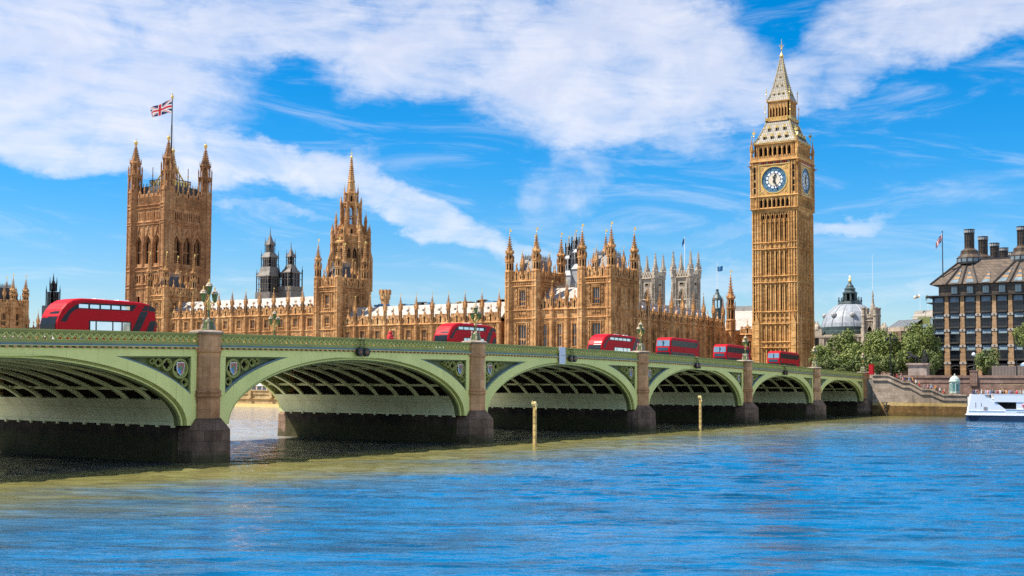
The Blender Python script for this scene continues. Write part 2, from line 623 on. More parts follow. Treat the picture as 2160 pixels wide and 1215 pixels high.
def river_mesh():
    """the river surface with real wind waves: a fan of quads spreading from the near bank"""
    rg = np.random.default_rng(4)
    r = np.concatenate([np.geomspace(4, 37, 60, endpoint=False), np.geomspace(37, 220, 860, endpoint=False), np.geomspace(220, 1500, 130)])
    b = np.concatenate([np.linspace(-62, -27, 60, endpoint=False), np.linspace(-27, 27, 560, endpoint=False), np.linspace(27, 62, 60)])
    a = np.radians(32.635 + b)
    nr, na = len(r), len(a)
    RR, AA = np.meshgrid(r, a, indexing='ij')
    X, Y = -RR * np.sin(AA), RR * np.cos(AA)
    step = np.gradient(r)[:, None] + 0 * X
    Z = np.zeros_like(X)
    wx = X + 1.3 * np.sin(Y * 0.13 + 0.5) + 0.7 * np.sin(X * 0.31 + Y * 0.17)
    wy = Y + 1.1 * np.sin(X * 0.16 + 1.0) + 0.6 * np.sin(Y * 0.37 - X * 0.21)
    gust = 0.75 + 0.35 * np.sin(X * 0.045 + 0.6 * np.sin(Y * 0.05)) * np.sin(Y * 0.06 + 0.8 * np.sin(X * 0.03))
    for i in range(54):
        lam = 0.42 * (2.8 / 0.42) ** rg.random() if i else 5.0
        th = np.radians(32.6 + 90) + rg.normal(0, 0.24) + (0.0 if i % 5 else rg.normal(0, 0.4))
        k = 2 * np.pi / lam
        amp = SLOPE / k
        fade = np.clip((lam / (2.2 * step)) - 0.7, 0, 1)
        Z += amp * fade * np.sin(k * (wx * np.cos(th) + wy * np.sin(th)) + rg.random() * 6.28)
    Z *= gust
    V = np.stack([X, Y, Z], -1).reshape(-1, 3)
    idx = np.arange(nr * na).reshape(nr, na)
    F = np.stack([idx[:-1, :-1], idx[1:, :-1], idx[1:, 1:], idx[:-1, 1:]], -1).reshape(-1, 4)[:, ::-1]
    me = bpy.data.meshes.new('river')
    me.vertices.add(len(V))
    me.vertices.foreach_set('co', V.astype(np.float32).ravel())
    me.loops.add(F.size)
    me.loops.foreach_set('vertex_index', F.astype(np.int32).ravel())
    me.polygons.add(len(F))
    me.polygons.foreach_set('loop_start', np.arange(0, F.size, 4, dtype=np.int32))
    me.polygons.foreach_set('loop_total', np.full(len(F), 4, dtype=np.int32))
    me.polygons.foreach_set('use_smooth', np.ones(len(F), dtype=bool))
    me.update(calc_edges=True)
    return me


SLOPE = 0.038


def sheet(name, x0, x1, y0, y1, z, mat, kind='structure'):
    mb = MB()
    mb.add([(x0, y0, z), (x1, y0, z), (x1, y1, z), (x0, y1, z)], [(0, 1, 2, 3)])
    o = place(name, mb.data(name, mat))
    return tag(o, kind=kind)


GROUND = plain_mat('pale_ground', (0.24, 0.22, 0.19), 0.9, 0.2)
ASPHALT = plain_mat('asphalt', (0.055, 0.055, 0.056), 0.85, 0.2)
RIVER = river_mesh()
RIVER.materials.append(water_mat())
tag(place('river', RIVER), kind='structure')
# land beyond the far bank: low terrace in front of the palace, higher street north of it
mb = MB()
mb.box(-3500, -135, 241.2, 4000, -4.0, 3.4)
mb.box(-134.9, 3500, 275.8, 4000, -4.0, 8.15)
mb.box(-134.9, -72.3, 268.9, 275.8, -4.0, 8.15)
mb.box(-72.3, 3500, 268.9, 275.8, -4.0, 4.15)
tag(place('ground', mb.data('ground', GROUND)), kind='structure')

# ------------------------------------------------------------------ road bridge
XB = -77.77
BW = 28.0
PIERS = [0.0, 34.5, 72.5, 113.63, 156.47, 197.6, 235.1, 269.8]
CROWN = [7.75, 8.45, 9.02, 9.2, 9.1, 8.28, 7.71]
_co = np.polyfit([0, 34.5, 51.3, 72.5, 113.63, 156.47, 197.6, 235.1, 269.8],
                 [9.5, 10.35, 10.71, 11.05, 11.49, 11.45, 10.86, 10.11, 9.57], 4)
SPR = 3.15


def top(y):
    return float(np.polyval(_co, y))


def bridge_paint():
    m, t, b = material('light_green_bridge_paint')
    pos = t.n('ShaderNodeNewGeometry').outputs['Position']
    x, y, z = t.sep(pos)
    n = t.noise(pos, 0.30, 6, 0.65)
    col = t.ramp(n, [(0.30, (0.66, 0.70, 0.24)), (0.70, (0.84, 0.83, 0.30))])
    # runs of dirt and rust below the mouldings, joints between the iron plates
    run = t.noise(t.xyz(0.0, t.m('MULTIPLY', y, 1.6), t.m('MULTIPLY', z, 0.10)), 1.0, 5, 0.7)
    col = t.mix(t.m('MULTIPLY', t.mapr(run, 0.56, 0.76, 0, 1, True), 0.45), col, (0.34, 0.30, 0.12))
    spot = t.noise(pos, 2.6, 5, 0.75)
    col = t.mix(t.m('MULTIPLY', t.mapr(spot, 0.64, 0.74), 0.5), col, (0.38, 0.24, 0.10))
    seam = t.m('LESS_THAN', t.m('FRACT', t.m('DIVIDE', y, 2.9)), 0.012)
    col = t.mix(t.m('MULTIPLY', seam, 0.55), col, (0.22, 0.24, 0.09))
    t.link(col, b.inputs['Base Color'])
    b.inputs['Roughness'].default_value = 0.5
    b.inputs['Specular IOR Level'].default_value = 0.3
    return m


GREEN = bridge_paint()
GREEN_MID = plain_mat('olive_green_bridge_paint', (0.33, 0.34, 0.09), 0.5, 0.14, scale=0.5)
GREEN_DK = plain_mat('dark_green_bridge_paint', (0.14, 0.16, 0.05), 0.55, 0.2)
GREEN_RIB = plain_mat('green_rib_paint', (0.80, 0.80, 0.40), 0.55, 0.2, scale=0.4)
BLUEGREY = plain_mat('blue_grey_bridge_paint', (0.13, 0.20, 0.22), 0.5, 0.15)
MODIL = plain_mat('brown_bracket_paint', (0.60, 0.30, 0.13), 0.6, 0.2)
UNDER = plain_mat('shade_black_underside', (0.014, 0.013, 0.012), 0.9, 0.3)  # near-black colour paints in the shade between the ribs


def soffit_paint():
    m, t, b = material('stained_green_soffit_paint')
    pos = t.n('ShaderNodeNewGeometry').outputs['Position']
    x, y, z = t.sep(pos)
    n = t.noise(pos, 0.35, 5, 0.65)
    col = t.ramp(n, [(0.3, (0.60, 0.60, 0.32)), (0.7, (0.78, 0.78, 0.46))])
    rust = t.m('MULTIPLY', t.mapr(t.noise(t.xyz(t.m('MULTIPLY', x, 0.9), t.m('MULTIPLY', y, 0.9), t.m('MULTIPLY', z, 0.08)), 1.0, 4, 0.6), 0.60, 0.74), 0.6)
    col = t.mix(rust, col, (0.26, 0.16, 0.07))
    seam = t.m('LESS_THAN', t.m('FRACT', t.m('DIVIDE', x, 2.0)), 0.025)
    seam2 = t.m('LESS_THAN', t.m('FRACT', t.m('DIVIDE', z, 1.15)), 0.03)
    col = t.mix(t.m('MULTIPLY', t.m('MAXIMUM', seam, seam2), 0.6), col, (0.14, 0.16, 0.07))
    t.link(col, b.inputs['Base Color'])
    b.inputs['Roughness'].default_value = 0.5
    return m


SOFFIT = soffit_paint()
bridge = thing('road_bridge', 'long green iron arch bridge on stone piers crossing the river', 'bridge', (XB, PIERS[2], 0))


def ell(a, b, c, th):
    return c + a * math.cos(th), SPR + b * math.sin(th)


def circle(cy, cz, r, n=20):
    return [(cy + r * math.cos(2 * PI * k / n), cz + r * math.sin(2 * PI * k / n)) for k in range(n)]


def foil(cy, cz, r, lobes=4, n=32, rot=0.0, d=0.46, w=0.40):
    pts = []
    for k in range(n):
        a = 2 * PI * k / n
        dl = (a - rot + PI / lobes) % (2 * PI / lobes) - PI / lobes
        s = d * math.sin(dl)
        rho = d * math.cos(dl) + math.sqrt(max(0.0, w * w - s * s))
        pts.append((cy + r * rho * math.cos(a), cz + r * rho * math.sin(a)))
    return pts


def shield_mesh():
    mb = MB()

    def outline(s):
        return [(-0.40 * s, 0.52 * s), (0.40 * s, 0.52 * s), (0.42 * s, -0.05 * s), (0.30 * s, -0.38 * s), (0.0, -0.64 * s), (-0.30 * s, -0.38 * s), (-0.42 * s, -0.05 * s)]
    mb.plate(outline(1.0), [], 0.10, 0.0, mat=0)
    mb.plate([(-0.34, 0.0), (0.0, 0.0), (0.0, 0.45), (-0.34, 0.45)], [], 0.125, 0.11, mat=1)
    mb.plate([(0.01, 0.0), (0.34, 0.0), (0.34, 0.45), (0.01, 0.45)], [], 0.125, 0.11, mat=2)
    mb.plate([(-0.35, -0.02), (0.0, -0.02), (0.0, -0.55), (-0.25, -0.34)], [], 0.125, 0.11, mat=3)
    mb.plate([(0.01, -0.02), (0.35, -0.02), (0.25, -0.34), (0.01, -0.55)], [], 0.125, 0.11, mat=1)
    mb.plate([(-0.16, -0.12), (0.16, -0.12), (0.16, 0.22), (-0.16, 0.22)], [], 0.15, 0.13, mat=4)
    return mb.data('shield', [WHITE, plain_mat('shield_terracotta', (0.42, 0.20, 0.13)), plain_mat('shield_red', (0.45, 0.11, 0.10)),
                              plain_mat('shield_blue', (0.08, 0.30, 0.62)), plain_mat('shield_green', (0.12, 0.26, 0.16))])


SHIELD = shield_mesh()


def trefoil_hole(c, z0, z1, w):
    """clover-shaped opening inside a pointed arch"""
    cz = z0 + (z1 - z0) * 0.42
    pts = []
    for k in range(12):
        a = -PI / 2 + 2 * PI * k / 12
        lob = 0.72 + 0.28 * math.cos(3 * (a - PI / 2))
        pts.append((c + w * 0.36 * lob * math.cos(a), cz + (z1 - z0) * 0.40 * lob * math.sin(a)))
    return pts


for s in range(7):
    y0, y1 = PIERS[s], PIERS[s + 1]
    c, half = (y0 + y1) / 2, (y1 - y0) / 2
    a, b = half - 2.9, CROWN[s] - SPR
    lim = half - 1.35
    NS = 56
    # ---- face of the arch: stepped mouldings, broad ring, band under the parapet, frame
    mb = MB()

    def strip(in_e, out_e, x, xb, mat=0):
        rows = []
        for k in range(NS + 1):
            th = PI * k / NS
            p = list(ell(a + in_e[0], b + in_e[1], c, th))
            q = list(ell(a + out_e[0], b + out_e[1], c, th))
            for lo, hi in ((c - lim, c + lim),):
                if q[0] > hi or q[0] < lo:
                    e = hi if q[0] > hi else lo
                    if abs(q[0] - p[0]) > 1e-6:
                        f = (e - p[0]) / (q[0] - p[0])
                        q = [e, p[1] + (q[1] - p[1]) * f]
            zt = top(q[0]) - 1.40
            if q[1] > zt:
                q[1] = zt
            rows.append((p, q))
        pts, fs = [], []
        for p, q in rows:
            pts += [(x, p[0], p[1]), (x, q[0], q[1]), (xb, p[0], p[1]), (xb, q[0], q[1])]
        for k in range(NS):
            i, j = 4 * k, 4 * k + 4
            fs += [(i, j, j + 1, i + 1), (i, i + 2, j + 2, j), (i + 1, j + 1, j + 3, i + 3)]
        mb.add(pts, fs, mat)
    E0, E1, E2, E3 = (0, 0), (0.17, 0.14), (0.36, 0.30), (0.55, 0.44)
    EX = (2.4, 1.30)
    strip(E0, E1, XB - 0.30, XB - 0.8, 2)
    strip(E1, E2, XB - 0.14, XB - 0.8, 0)
    strip(E2, E3, XB + 0.00, XB - 0.8, 1)
    strip(E3, EX, XB + 0.16, XB - 0.5, 0)
    strip(EX, (2.62, 1.45), XB + 0.02, XB - 0.5, 3)
    N2 = 40

    def band(o0, o1, x, xb, ya, yb, mat, n=N2):
        pts, fs = [], []
        for k in range(n + 1):
            y = ya + (yb - ya) * k / n
            t = top(y)
            pts += [(x, y, t + o0), (x, y, t + o1), (xb, y, t + o0), (xb, y, t + o1)]
        for k in range(n):
            i, j = 4 * k, 4 * k + 4
            fs += [(i, j, j + 1, i + 1), (i + 1, j + 1, j + 3, i + 3), (i, i + 2, j + 2, j)]
        fs += [(0, 1, 3, 2), (4 * n, 4 * n + 2, 4 * n + 3, 4 * n + 1)]
        mb.add(pts, fs, mat)
    band(-2.02, -1.36, XB + 0.13, XB - 0.5, c - lim, c + lim, 0)
    # upright frame beside the piers, and inner frame lines round the spandrel
    for sg in (-1, 1):
        ye, yi = c + sg * lim, c + sg * (lim - 0.62)
        t = top(ye)
        mb.box(XB - 0.5, XB + 0.10, min(ye, yi), max(ye, yi), 4.9, t - 2.03, 0)
        yj = c + sg * (lim - 0.78)
        mb.box(XB - 0.5, XB - 0.02, min(yi, yj), max(yi, yj), 5.2, t - 2.05, 2)
        ym = c + sg * (lim * 0.45)
        band(-2.16, -2.025, XB - 0.02, XB - 0.5, min(yi, ym), max(yi, ym), 2, 16)
    # recessed spandrel back
    pts, fs = [], []
    for k in range(NS + 1):
        y = c - lim + 2 * lim * k / NS
        zz = SPR + (b + 0.6) * math.sqrt(max(0, 1 - ((y - c) / (a + 1.6)) ** 2))
        pts += [(XB - 0.38, y, min(zz, top(y) - 1.5)), (XB - 0.38, y, top(y) - 1.45)]
    for k in range(NS):
        fs.append((2 * k, 2 * k + 2, 2 * k + 3, 2 * k + 1))
    mb.add(pts, fs, 2)
    # tracery circles in the spandrels
    shields = []
    ext = [ell(a + 2.62, b + 1.45, c, PI * k / 200) for k in range(201)]

    def clear(y, z):
        return min(math.hypot(y - p[0], z - p[1]) for p in ext)
    for sg in (-1, 1):
        edge = lim - 0.80
        rs = []
        yc = edge
        for i, rmax in enumerate((0.86, 0.52, 0.36, 0.25)):
            r = rmax
            while r > 0.16:
                yy = yc - r - 0.03
                y = c + sg * yy
                z = top(y) - 2.19 - r
                if clear(y, z) >= r:
                    break
                r -= 0.02
            if r <= 0.16:
                break
            rs.append((y, z, r))
            yc = yy - r
        if rs:
            y1_, z1_, r1_ = rs[0]
            r4 = r1_ * 0.42
            y4, z4 = c + sg * (edge - r4 - 0.02), z1_ - r1_ - r4 * 0.85
            if clear(y4, z4) >= r4 * 0.9:
                rs.append((y4, z4, r4))
        for i, (y, z, r) in enumerate(rs):
            mb.plate(circle(y, z, r), [circle(y, z, r * 0.84)], XB - 0.02, XB - 0.40, mat=1)
            mb.plate(circle(y, z, r * 0.85), [foil(y, z, r * 0.86)], XB - 0.10, XB - 0.30, mat=1)
            mb.plate(circle(y, z, r * 0.84, 12), [], XB - 0.33, XB - 0.36, mat=4)
        if rs:
            shields.append((rs[0][0], rs[0][1], rs[0][2] / 0.86))
    fascia = wpart('arch_fascia', mb, [GREEN, GREEN_MID, GREEN_DK, BLUEGREY, DARKGAP], bridge)
    for y, z, k in shields:
        if k > 0.4:
            place('shield', SHIELD, fascia, (XB - 0.08, y, z + 0.03), 0, 0.98 * k)
    # ---- rear face
    mb = MB()
    outer = [(c + lim, top(c + lim) - 0.1), (c - lim, top(c - lim) - 0.1)]
    outer = [(c - lim, SPR)] + [ell(a, b, c, PI - PI * k / 40) for k in range(41)] + [(c + lim, SPR)] + outer
    mb.plate(outer, [], XB - BW + 0.4, XB - BW)
    wpart('rear_fascia', mb, GREEN, bridge)
    # ---- ribs
    mb = MB()
    NR = 40
    for wid, d0, d1 in ((0.22, 0.0, 0.16), (0.05, 0.16, 0.40)):
        pts, fs = [], []
        for k in range(NR + 1):
            th = PI * k / NR
            p = ell(a + d0, b + d0 * 0.8, 0, th)
            q = ell(a + d1, b + d1 * 0.8, 0, th)
            for yy, zz in (p, q):
                pts += [(-wid, yy, zz), (wid, yy, zz)]
        for k in range(NR):
            i, j = 4 * k, 4 * k + 4
            fs += [(i, i + 1, j + 1, j), (i + 1, i + 3, j + 3, j + 1), (i + 2, i, j, j + 2), (i + 3, i + 2, j + 2, j + 3)]
        mb.add(pts, fs, 0)
    rib = mb.data('arch_rib', GREEN_RIB)
    L = bridge.location
    for k in range(9):
        place('arch_rib', rib, bridge, (-2.4 - 2.95 * k, c - L.y, 0))
    # ---- cross girders and the smooth plates near the springings
    mb = MB()
    mb.box(0.5 - BW / 2, BW / 2 - 0.9, -0.09, 0.09, -0.05, 0.20)
    gird = mb.data('cross_girder', GREEN_RIB)
    for th in (33, 58, 90, 122, 147):
        y, z = ell(a + 0.35, b + 0.30, c, R(th))
        place('cross_girder', gird, bridge, (-BW / 2, y - L.y, z))
    for lo, hi in ((0, 1), (1, 0)):
        mb = MB()
        pts, fs = [], []
        th1 = math.asin(min(1, (5.35 - SPR) / b))
        n = 10
        sg = -1 if lo else 1
        xs = [XB - 0.82 - (BW - 1.12) * k / 28 for k in range(29)]
        for k in range(n + 1):
            th = th1 * k / n
            if lo:
                th = PI - th
            y, z = ell(a - 0.03, b - 0.03, c, th)
            y2, z2 = ell(a + 0.25, b + 0.2, c, th)
            pts += [(xs[0], y, z), (xs[-1], y, z), (xs[0], y2, z2), (xs[-1], y2, z2)]
        for k in range(n):
            i, j = 4 * k, 4 * k + 4
            fs += [(i, i + 1, j + 1, j), (i + 2, i, j, j + 2), (i + 1, i + 3, j + 3, j + 1)]
        i = 4 * n
        fs += [(i, i + 1, i + 3, i + 2)]
        mb.add(pts, fs, 0)
        # toothed lower edge
        for k in range(0, 28, 2):
            xs_ = xs[k]
            yy = c + sg * (a - 0.06)
            mb.box(xs_ - 0.26, xs_, yy - 0.10, yy + 0.22, SPR - 0.17, SPR + 0.05, 0)
        wpart('soffit_plate', mb, SOFFIT, bridge)
    # ---- parapet: coping, pierced band, mouldings, brackets
    mb = MB()
    ya, yb = y0 + 1.25, y1 - 1.25
    n_u = max(8, int(round((yb - ya) / 0.672)))
    du = (yb - ya) / n_u
    for k in range(n_u):
        u0 = ya + du * k
        u1 = u0 + du
        um = (u0 + u1) / 2
        t = top(um)
        sl = (top(u1) - top(u0)) / du
        out = [(u0, t - 0.90), (u1, t - 0.90), (u1, t - 0.24), (u0, t - 0.24)]
        hole = trefoil_hole(um, t - 0.88, t - 0.27, du)
        ups = [(u0 + du * f, t - 0.29 - 0.0) for f in (0.06, 0.22)] + [(u0 + du * 0.10, t - 0.52)]
        ups2 = [(u1 - (y - u0), z) for y, z in ups][::-1]
        sk = lambda l: [(y, z + (y - um) * sl) for y, z in l]
        mb.plate(sk(out), [sk(hole), sk(ups), sk(ups2)], XB + 0.10, XB - 0.10, mat=1)
        # raised pointed rib over each opening
        pts = [(u0 + du * 0.02, t - 0.62), (u0 + du * 0.22, t - 0.42), (um, t - 0.27), (u1 - du * 0.22, t - 0.42), (u1 - du * 0.02, t - 0.62)]
        mb.tube([(XB + 0.11, y, z + (y - um) * sl) for y, z in pts], 0.038, 4, 5)
    n = n_u
    for o0, o1, xf, xk, mt in ((-0.24, -0.12, 0.17, -0.17, 1), (-0.12, 0.0, 0.26, -0.26, 0),
                               (-1.03, -0.90, 0.20, -0.20, 1), (-1.20, -1.03, 0.30, -0.30, 3), (-1.24, -1.20, 0.36, -0.3, 5), (-1.40, -1.24, 0.16, -0.3, 2)):
        band(o0, o1, XB + xf, XB + xk, ya, yb, mt, n)
    for k in range(n_u):
        y = ya + du * (k + 0.5)
        t = top(y)
        mb.box(XB + 0.15, XB + 0.33, y - 0.13, y + 0.13, t - 1.385, t - 1.25, 4)
    par = wpart('parapet', mb, [GREEN_MID, GREEN_MID, GREEN_DK, BLUEGREY, MODIL, GREEN], bridge)
    o = place('parapet', par.data, bridge, (-L.x - BW, -L.y, -L.z))

# ---- piers
PIERBASE = stone_mat('pier_base_granite', (0.10, 0.062, 0.042), (0.21, 0.135, 0.09), (0.34, 0.23, 0.17), course=0.9, streak=0.6, dark=(0.02, 0.016, 0.012), joint=0.45, tide=(1.0, (0.045, 0.05, 0.016), 0.75))
mb = MB()
mb.lathe(0, 0, [(2.5, -4), (2.32, 2.75), (1.46, 3.72), (1.40, 3.75)], 8)
PLINTH = mb.data('plinth', PIERBASE)
for i, yp in enumerate(PIERS):
    t = top(yp)
    L = bridge.location
    mb = MB()
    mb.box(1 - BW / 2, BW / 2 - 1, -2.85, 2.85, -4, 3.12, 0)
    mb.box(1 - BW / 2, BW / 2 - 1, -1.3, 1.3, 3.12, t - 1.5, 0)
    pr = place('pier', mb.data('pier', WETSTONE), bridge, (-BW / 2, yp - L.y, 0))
    mb = MB()
    mb.lathe(0, 0, [(1.36, 3.6), (1.36, 5.55), (1.50, 5.62), (1.50, 5.80), (1.38, 5.86), (1.48, 5.98), (1.48, 6.10), (1.31, 6.2), (1.29, t - 1.72),
                    (1.43, t - 1.62), (1.46, t - 1.42), (1.34, t - 1.36), (1.34, t - 0.10)], 8, mat=0)
    mb.lathe(0, 0, [(1.48, t - 0.10), (1.58, t - 0.02), (1.58, t + 0.10), (1.35, t + 0.22), (1.0, t + 0.26)], 8, mat=1)
    pil = mb.data('pillar', [GRANITE, WALLSTONE])
    for sg in (1, -1):
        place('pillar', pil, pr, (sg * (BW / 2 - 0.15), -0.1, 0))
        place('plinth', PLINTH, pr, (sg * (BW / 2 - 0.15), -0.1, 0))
# ---- roadway
mb = MB()
n = 60
ys = [-60 + (300 + 60) * k / n for k in range(n + 1)]


def road(x0, x1, o, mat, under=None):
    pts, fs = [], []
    for y in ys:
        t = top(max(0, min(y, 285)))
        pts += [(x0, y, t + o), (x1, y, t + o)]
    for k in range(n):
        fs.append((2 * k, 2 * k + 2, 2 * k + 3, 2 * k + 1) if under else (2 * k, 2 * k + 1, 2 * k + 3, 2 * k + 2))
    mb.add(pts, fs, mat)


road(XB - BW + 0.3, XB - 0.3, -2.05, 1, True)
road(XB - BW + 0.3, XB - BW + 3.6, -1.16, 2)
road(XB - BW + 3.6, XB - 3.6, -1.30, 0)
road(XB - 3.6, XB - 0.3, -1.16, 2)
for xk in (XB - BW + 3.6, XB - 3.6):
    pts, fs = [], []
    for y in ys:
        t = top(max(0, min(y, 285)))
        pts += [(xk, y, t - 1.30), (xk, y, t - 1.16)]
    for k in range(n):
        fs.append((2 * k, 2 * k + 1, 2 * k + 3, 2 * k + 2))
    mb.add(pts, fs, 2)
for y in ys[::1]:
    t = top(max(0, min(y, 285)))
    mb.box(XB - BW / 2 - 0.08, XB - BW / 2 + 0.08, y, y + 3.0, t - 1.32, t - 1.285, 3)
wpart('deck', mb, [ASPHALT, UNDER, GROUND, WHITE], bridge)


# ------------------------------------------------------------------ gothic kit
def lancet(c, w, z0, z1, n=4, pointed=True):
    h = w * 0.85 if pointed else 0.0
    zs = z1 - h
    pts = [(c - w / 2, z0), (c + w / 2, z0), (c + w / 2, zs)]
    for k in range(1, n):
        f = k / n
        pts.append((c + w / 2 * (1 - f) ** 0.75 * 1.0, zs + h * f))
    pts.append((c, z1))
    for k in range(n - 1, 0, -1):
        f = k / n
        pts.append((c - w / 2 * (1 - f) ** 0.75, zs + h * f))
    pts.append((c - w / 2, zs))
    return pts


def window_mesh(name, w, h, lights, transoms=(), glass=None, stone=None, mull=0.12, depth=0.35, head=True, sill=True, proud=0.10):
    """a mullioned window: stone tracery plate with lancet lights, glass set behind; origin at the middle of the sill, outside is -y"""
    mb = MB()
    rows = [0.0] + [t * h for t in transoms] + [h]
    lw = (w - mull * (lights + 1)) / lights
    holes = []
    for i in range(len(rows) - 1):
        z0 = rows[i] + (0.10 if i else 0.12)
        z1 = rows[i + 1] - 0.10
        for k in range(lights):
            c = -w / 2 + mull + lw / 2 + k * (lw + mull)
            holes.append(lancet(c, lw, z0, z1, 3, head or i < len(rows) - 2))
    mb.plate([(-w / 2, 0), (w / 2, 0), (w / 2, h), (-w / 2, h)], holes, depth * 0.45, depth * 0.75, 'y', 0)
    mb.add([(-w / 2, depth, 0), (w / 2, depth, 0), (w / 2, depth, h), (-w / 2, depth, h)], [(0, 1, 2, 3)], 1)
    if sill:
        mb.box(-w / 2 - 0.18, w / 2 + 0.18, -proud - 0.10, 0.05, -0.22, 0.0, 0)
        mb.box(-w / 2 - 0.2, w / 2 + 0.2, -proud - 0.06, 0.05, h + 0.0, h + 0.16, 0)
    return mb.data(name, [stone or STONE, glass or WINGLASS])


def wall_grid(mb, x0, x1, z0, z1, openings, reveal=0.4, mat=0):
    """front wall at local y = 0 with rectangular openings (xa, xb, za, zb) and reveals running to y = reveal"""
    xs = sorted({x0, x1, *[min(max(v, x0), x1) for o in openings for v in o[:2]]})
    zs = sorted({z0, z1, *[min(max(v, z0), z1) for o in openings for v in o[2:]]})
    for i in range(len(xs) - 1):
        for j in range(len(zs) - 1):
            xm, zm = (xs[i] + xs[i + 1]) / 2, (zs[j] + zs[j + 1]) / 2
            if any(o[0] < xm < o[1] and o[2] < zm < o[3] for o in openings):
                continue
            mb.add([(xs[i], 0, zs[j]), (xs[i + 1], 0, zs[j]), (xs[i + 1], 0, zs[j + 1]), (xs[i], 0, zs[j + 1])], [(0, 1, 2, 3)], mat)
    for xa, xb, za, zb in openings:
        mb.add([(xa, 0, za), (xb, 0, za), (xb, 0, zb), (xa, 0, zb), (xa, reveal, za), (xb, reveal, za), (xb, reveal, zb), (xa, reveal, zb)],
               [(0, 4, 5, 1), (1, 5, 6, 2), (2, 6, 7, 3), (3, 7, 4, 0)], mat)


def string(mb, x0, x1, z, h=0.3, p=0.28, mat=0):
    """projecting moulded course with a sloped top"""
    mb.add([(x0, 0, z), (x1, 0, z), (x1, -p, z + h * 0.35), (x0, -p, z + h * 0.35), (x1, -p, z + h * 0.65), (x0, -p, z + h * 0.65), (x1, 0, z + h), (x0, 0, z + h)],
           [(0, 3, 2, 1), (3, 5, 4, 2), (5, 7, 6, 4), (0, 7, 5, 3), (1, 2, 4, 6)], mat)


def ribs(mb, x0, x1, z0, z1, n, w=0.13, p=0.13, mat=0):
    for k in range(n):
        x = x0 + (x1 - x0) * (k + 0.5) / n
        mb.box(x - w / 2, x + w / 2, -p, 0.02, z0, z1, mat)


def crockets(mb, cx, cy, prof, n=4, rot=PI / 8, s=0.11, per=5, mat=0):
    """knobs of leaf carving up the edges of a spirelet"""
    (ra, za), (rb, zb) = prof
    for j in range(per):
        f = (j + 0.5) / per
        r, z = ra + (rb - ra) * f, za + (zb - za) * f
        for k in range(n):
            a = rot + 2 * PI * k / n
            x, y = cx + (r + s * 0.6) * math.cos(a), cy + (r + s * 0.6) * math.sin(a)
            mb.box(x - s, x + s, y - s, y + s, z - s * 0.8, z + s * 1.1, mat)


def turret(mb, cx, cy, r, z0, zpar, zcrown, ztip, bands=(), slit=True, gold=True):
    """octagonal corner turret with open lantern, crown of small pinnacles, ogee cap and vane; mats: stone, dark, gold"""
    prof = [(r, z0)]
    for b in sorted(bands):
        prof += [(r, b), (r * 1.13, b + 0.12), (r * 1.13, b + 0.34), (r, b + 0.46)]
    zmid = zpar + (zcrown - zpar) * 0.55
    prof += [(r, zpar - 0.2), (r * 1.15, zpar), (r * 1.15, zpar + 0.3), (r * 0.98, zpar + 0.45), (r * 0.98, zmid - 0.2),
             (r * 1.12, zmid), (r * 1.12, zmid + 0.35), (r * 0.80, zmid + 0.45), (r * 0.78, zcrown - 0.25), (r * 0.98, zcrown)]
    H = ztip - zcrown
    prof += [(r * 1.0, zcrown + 0.25), (r * 0.80, zcrown + H * 0.12), (r * 0.55, zcrown + H * 0.26), (r * 0.33, zcrown + H * 0.42), (r * 0.20, zcrown + H * 0.60),
             (r * 0.12, zcrown + H * 0.80), (r * 0.24, zcrown + H * 0.86), (r * 0.10, zcrown + H * 0.92), (0.03, ztip)]
    mb.lathe(cx, cy, prof, 8, mat=0)
    # ribs on the edges of the shaft
    for k in range(8):
        a = PI / 8 + 2 * PI * k / 8
        x, y = cx + r * math.cos(a), cy + r * math.sin(a)
        w = 0.075 + r * 0.02
        mb.box(x - w, x + w, y - w, y + w, z0, zpar, 0)
        x, y = cx + r * 1.02 * math.cos(a), cy + r * 1.02 * math.sin(a)
        mb.box(x - w, x + w, y - w, y + w, zmid, zmid + (zcrown - zmid) * 0.5, 0)
        mb.lathe(x, y, [(w * 1.5, zmid + (zcrown - zmid) * 0.5), (0.02, zmid + (zcrown - zmid) * 0.85)], 4, mat=0)
        xg, yg = cx + r * 1.0 * math.cos(a), cy + r * 1.0 * math.sin(a)
        mb.lathe(xg, yg, [(w * 1.5, zcrown + 0.1), (0.02, zcrown + H * 0.2)], 4, mat=0)
        if slit:
            a2 = 2 * PI * k / 8
            ap = r * 0.98 * math.cos(PI / 8)
            for za, zb, q in ((zpar + 0.7, zmid - 0.5, ap), (zmid + 0.6, zcrown - 0.5, ap * 0.80)):
                if zb - za < 0.4:
                    continue
                T0 = mb.T
                mb.T = T0 @ Matrix.Translation((cx, cy, 0)) @ Matrix.Rotation(a2, 4, 'Z')
                ww = 0.17 * r if q == ap else 0.15 * r
                mb.box(q - 0.10, q + 0.012, -ww, ww, za, zb, 1)
                mb.T = T0
    crockets(mb, cx, cy, ((r * 0.62, zcrown + H * 0.20), (r * 0.14, zcrown + H * 0.80)), 8, PI / 8, 0.07 + r * 0.035, 5)
    if gold:
        mb.box(cx - 0.045, cx + 0.045, cy - 0.045, cy + 0.045, ztip - 0.05, ztip + 1.5, 2)
        mb.box(cx - 0.04, cx + 0.55, cy - 0.03, cy + 0.03, ztip + 0.75, ztip + 1.35, 2)
        mb.ball((cx, cy, ztip + 0.25), 0.16, 6, 4, mat=2)


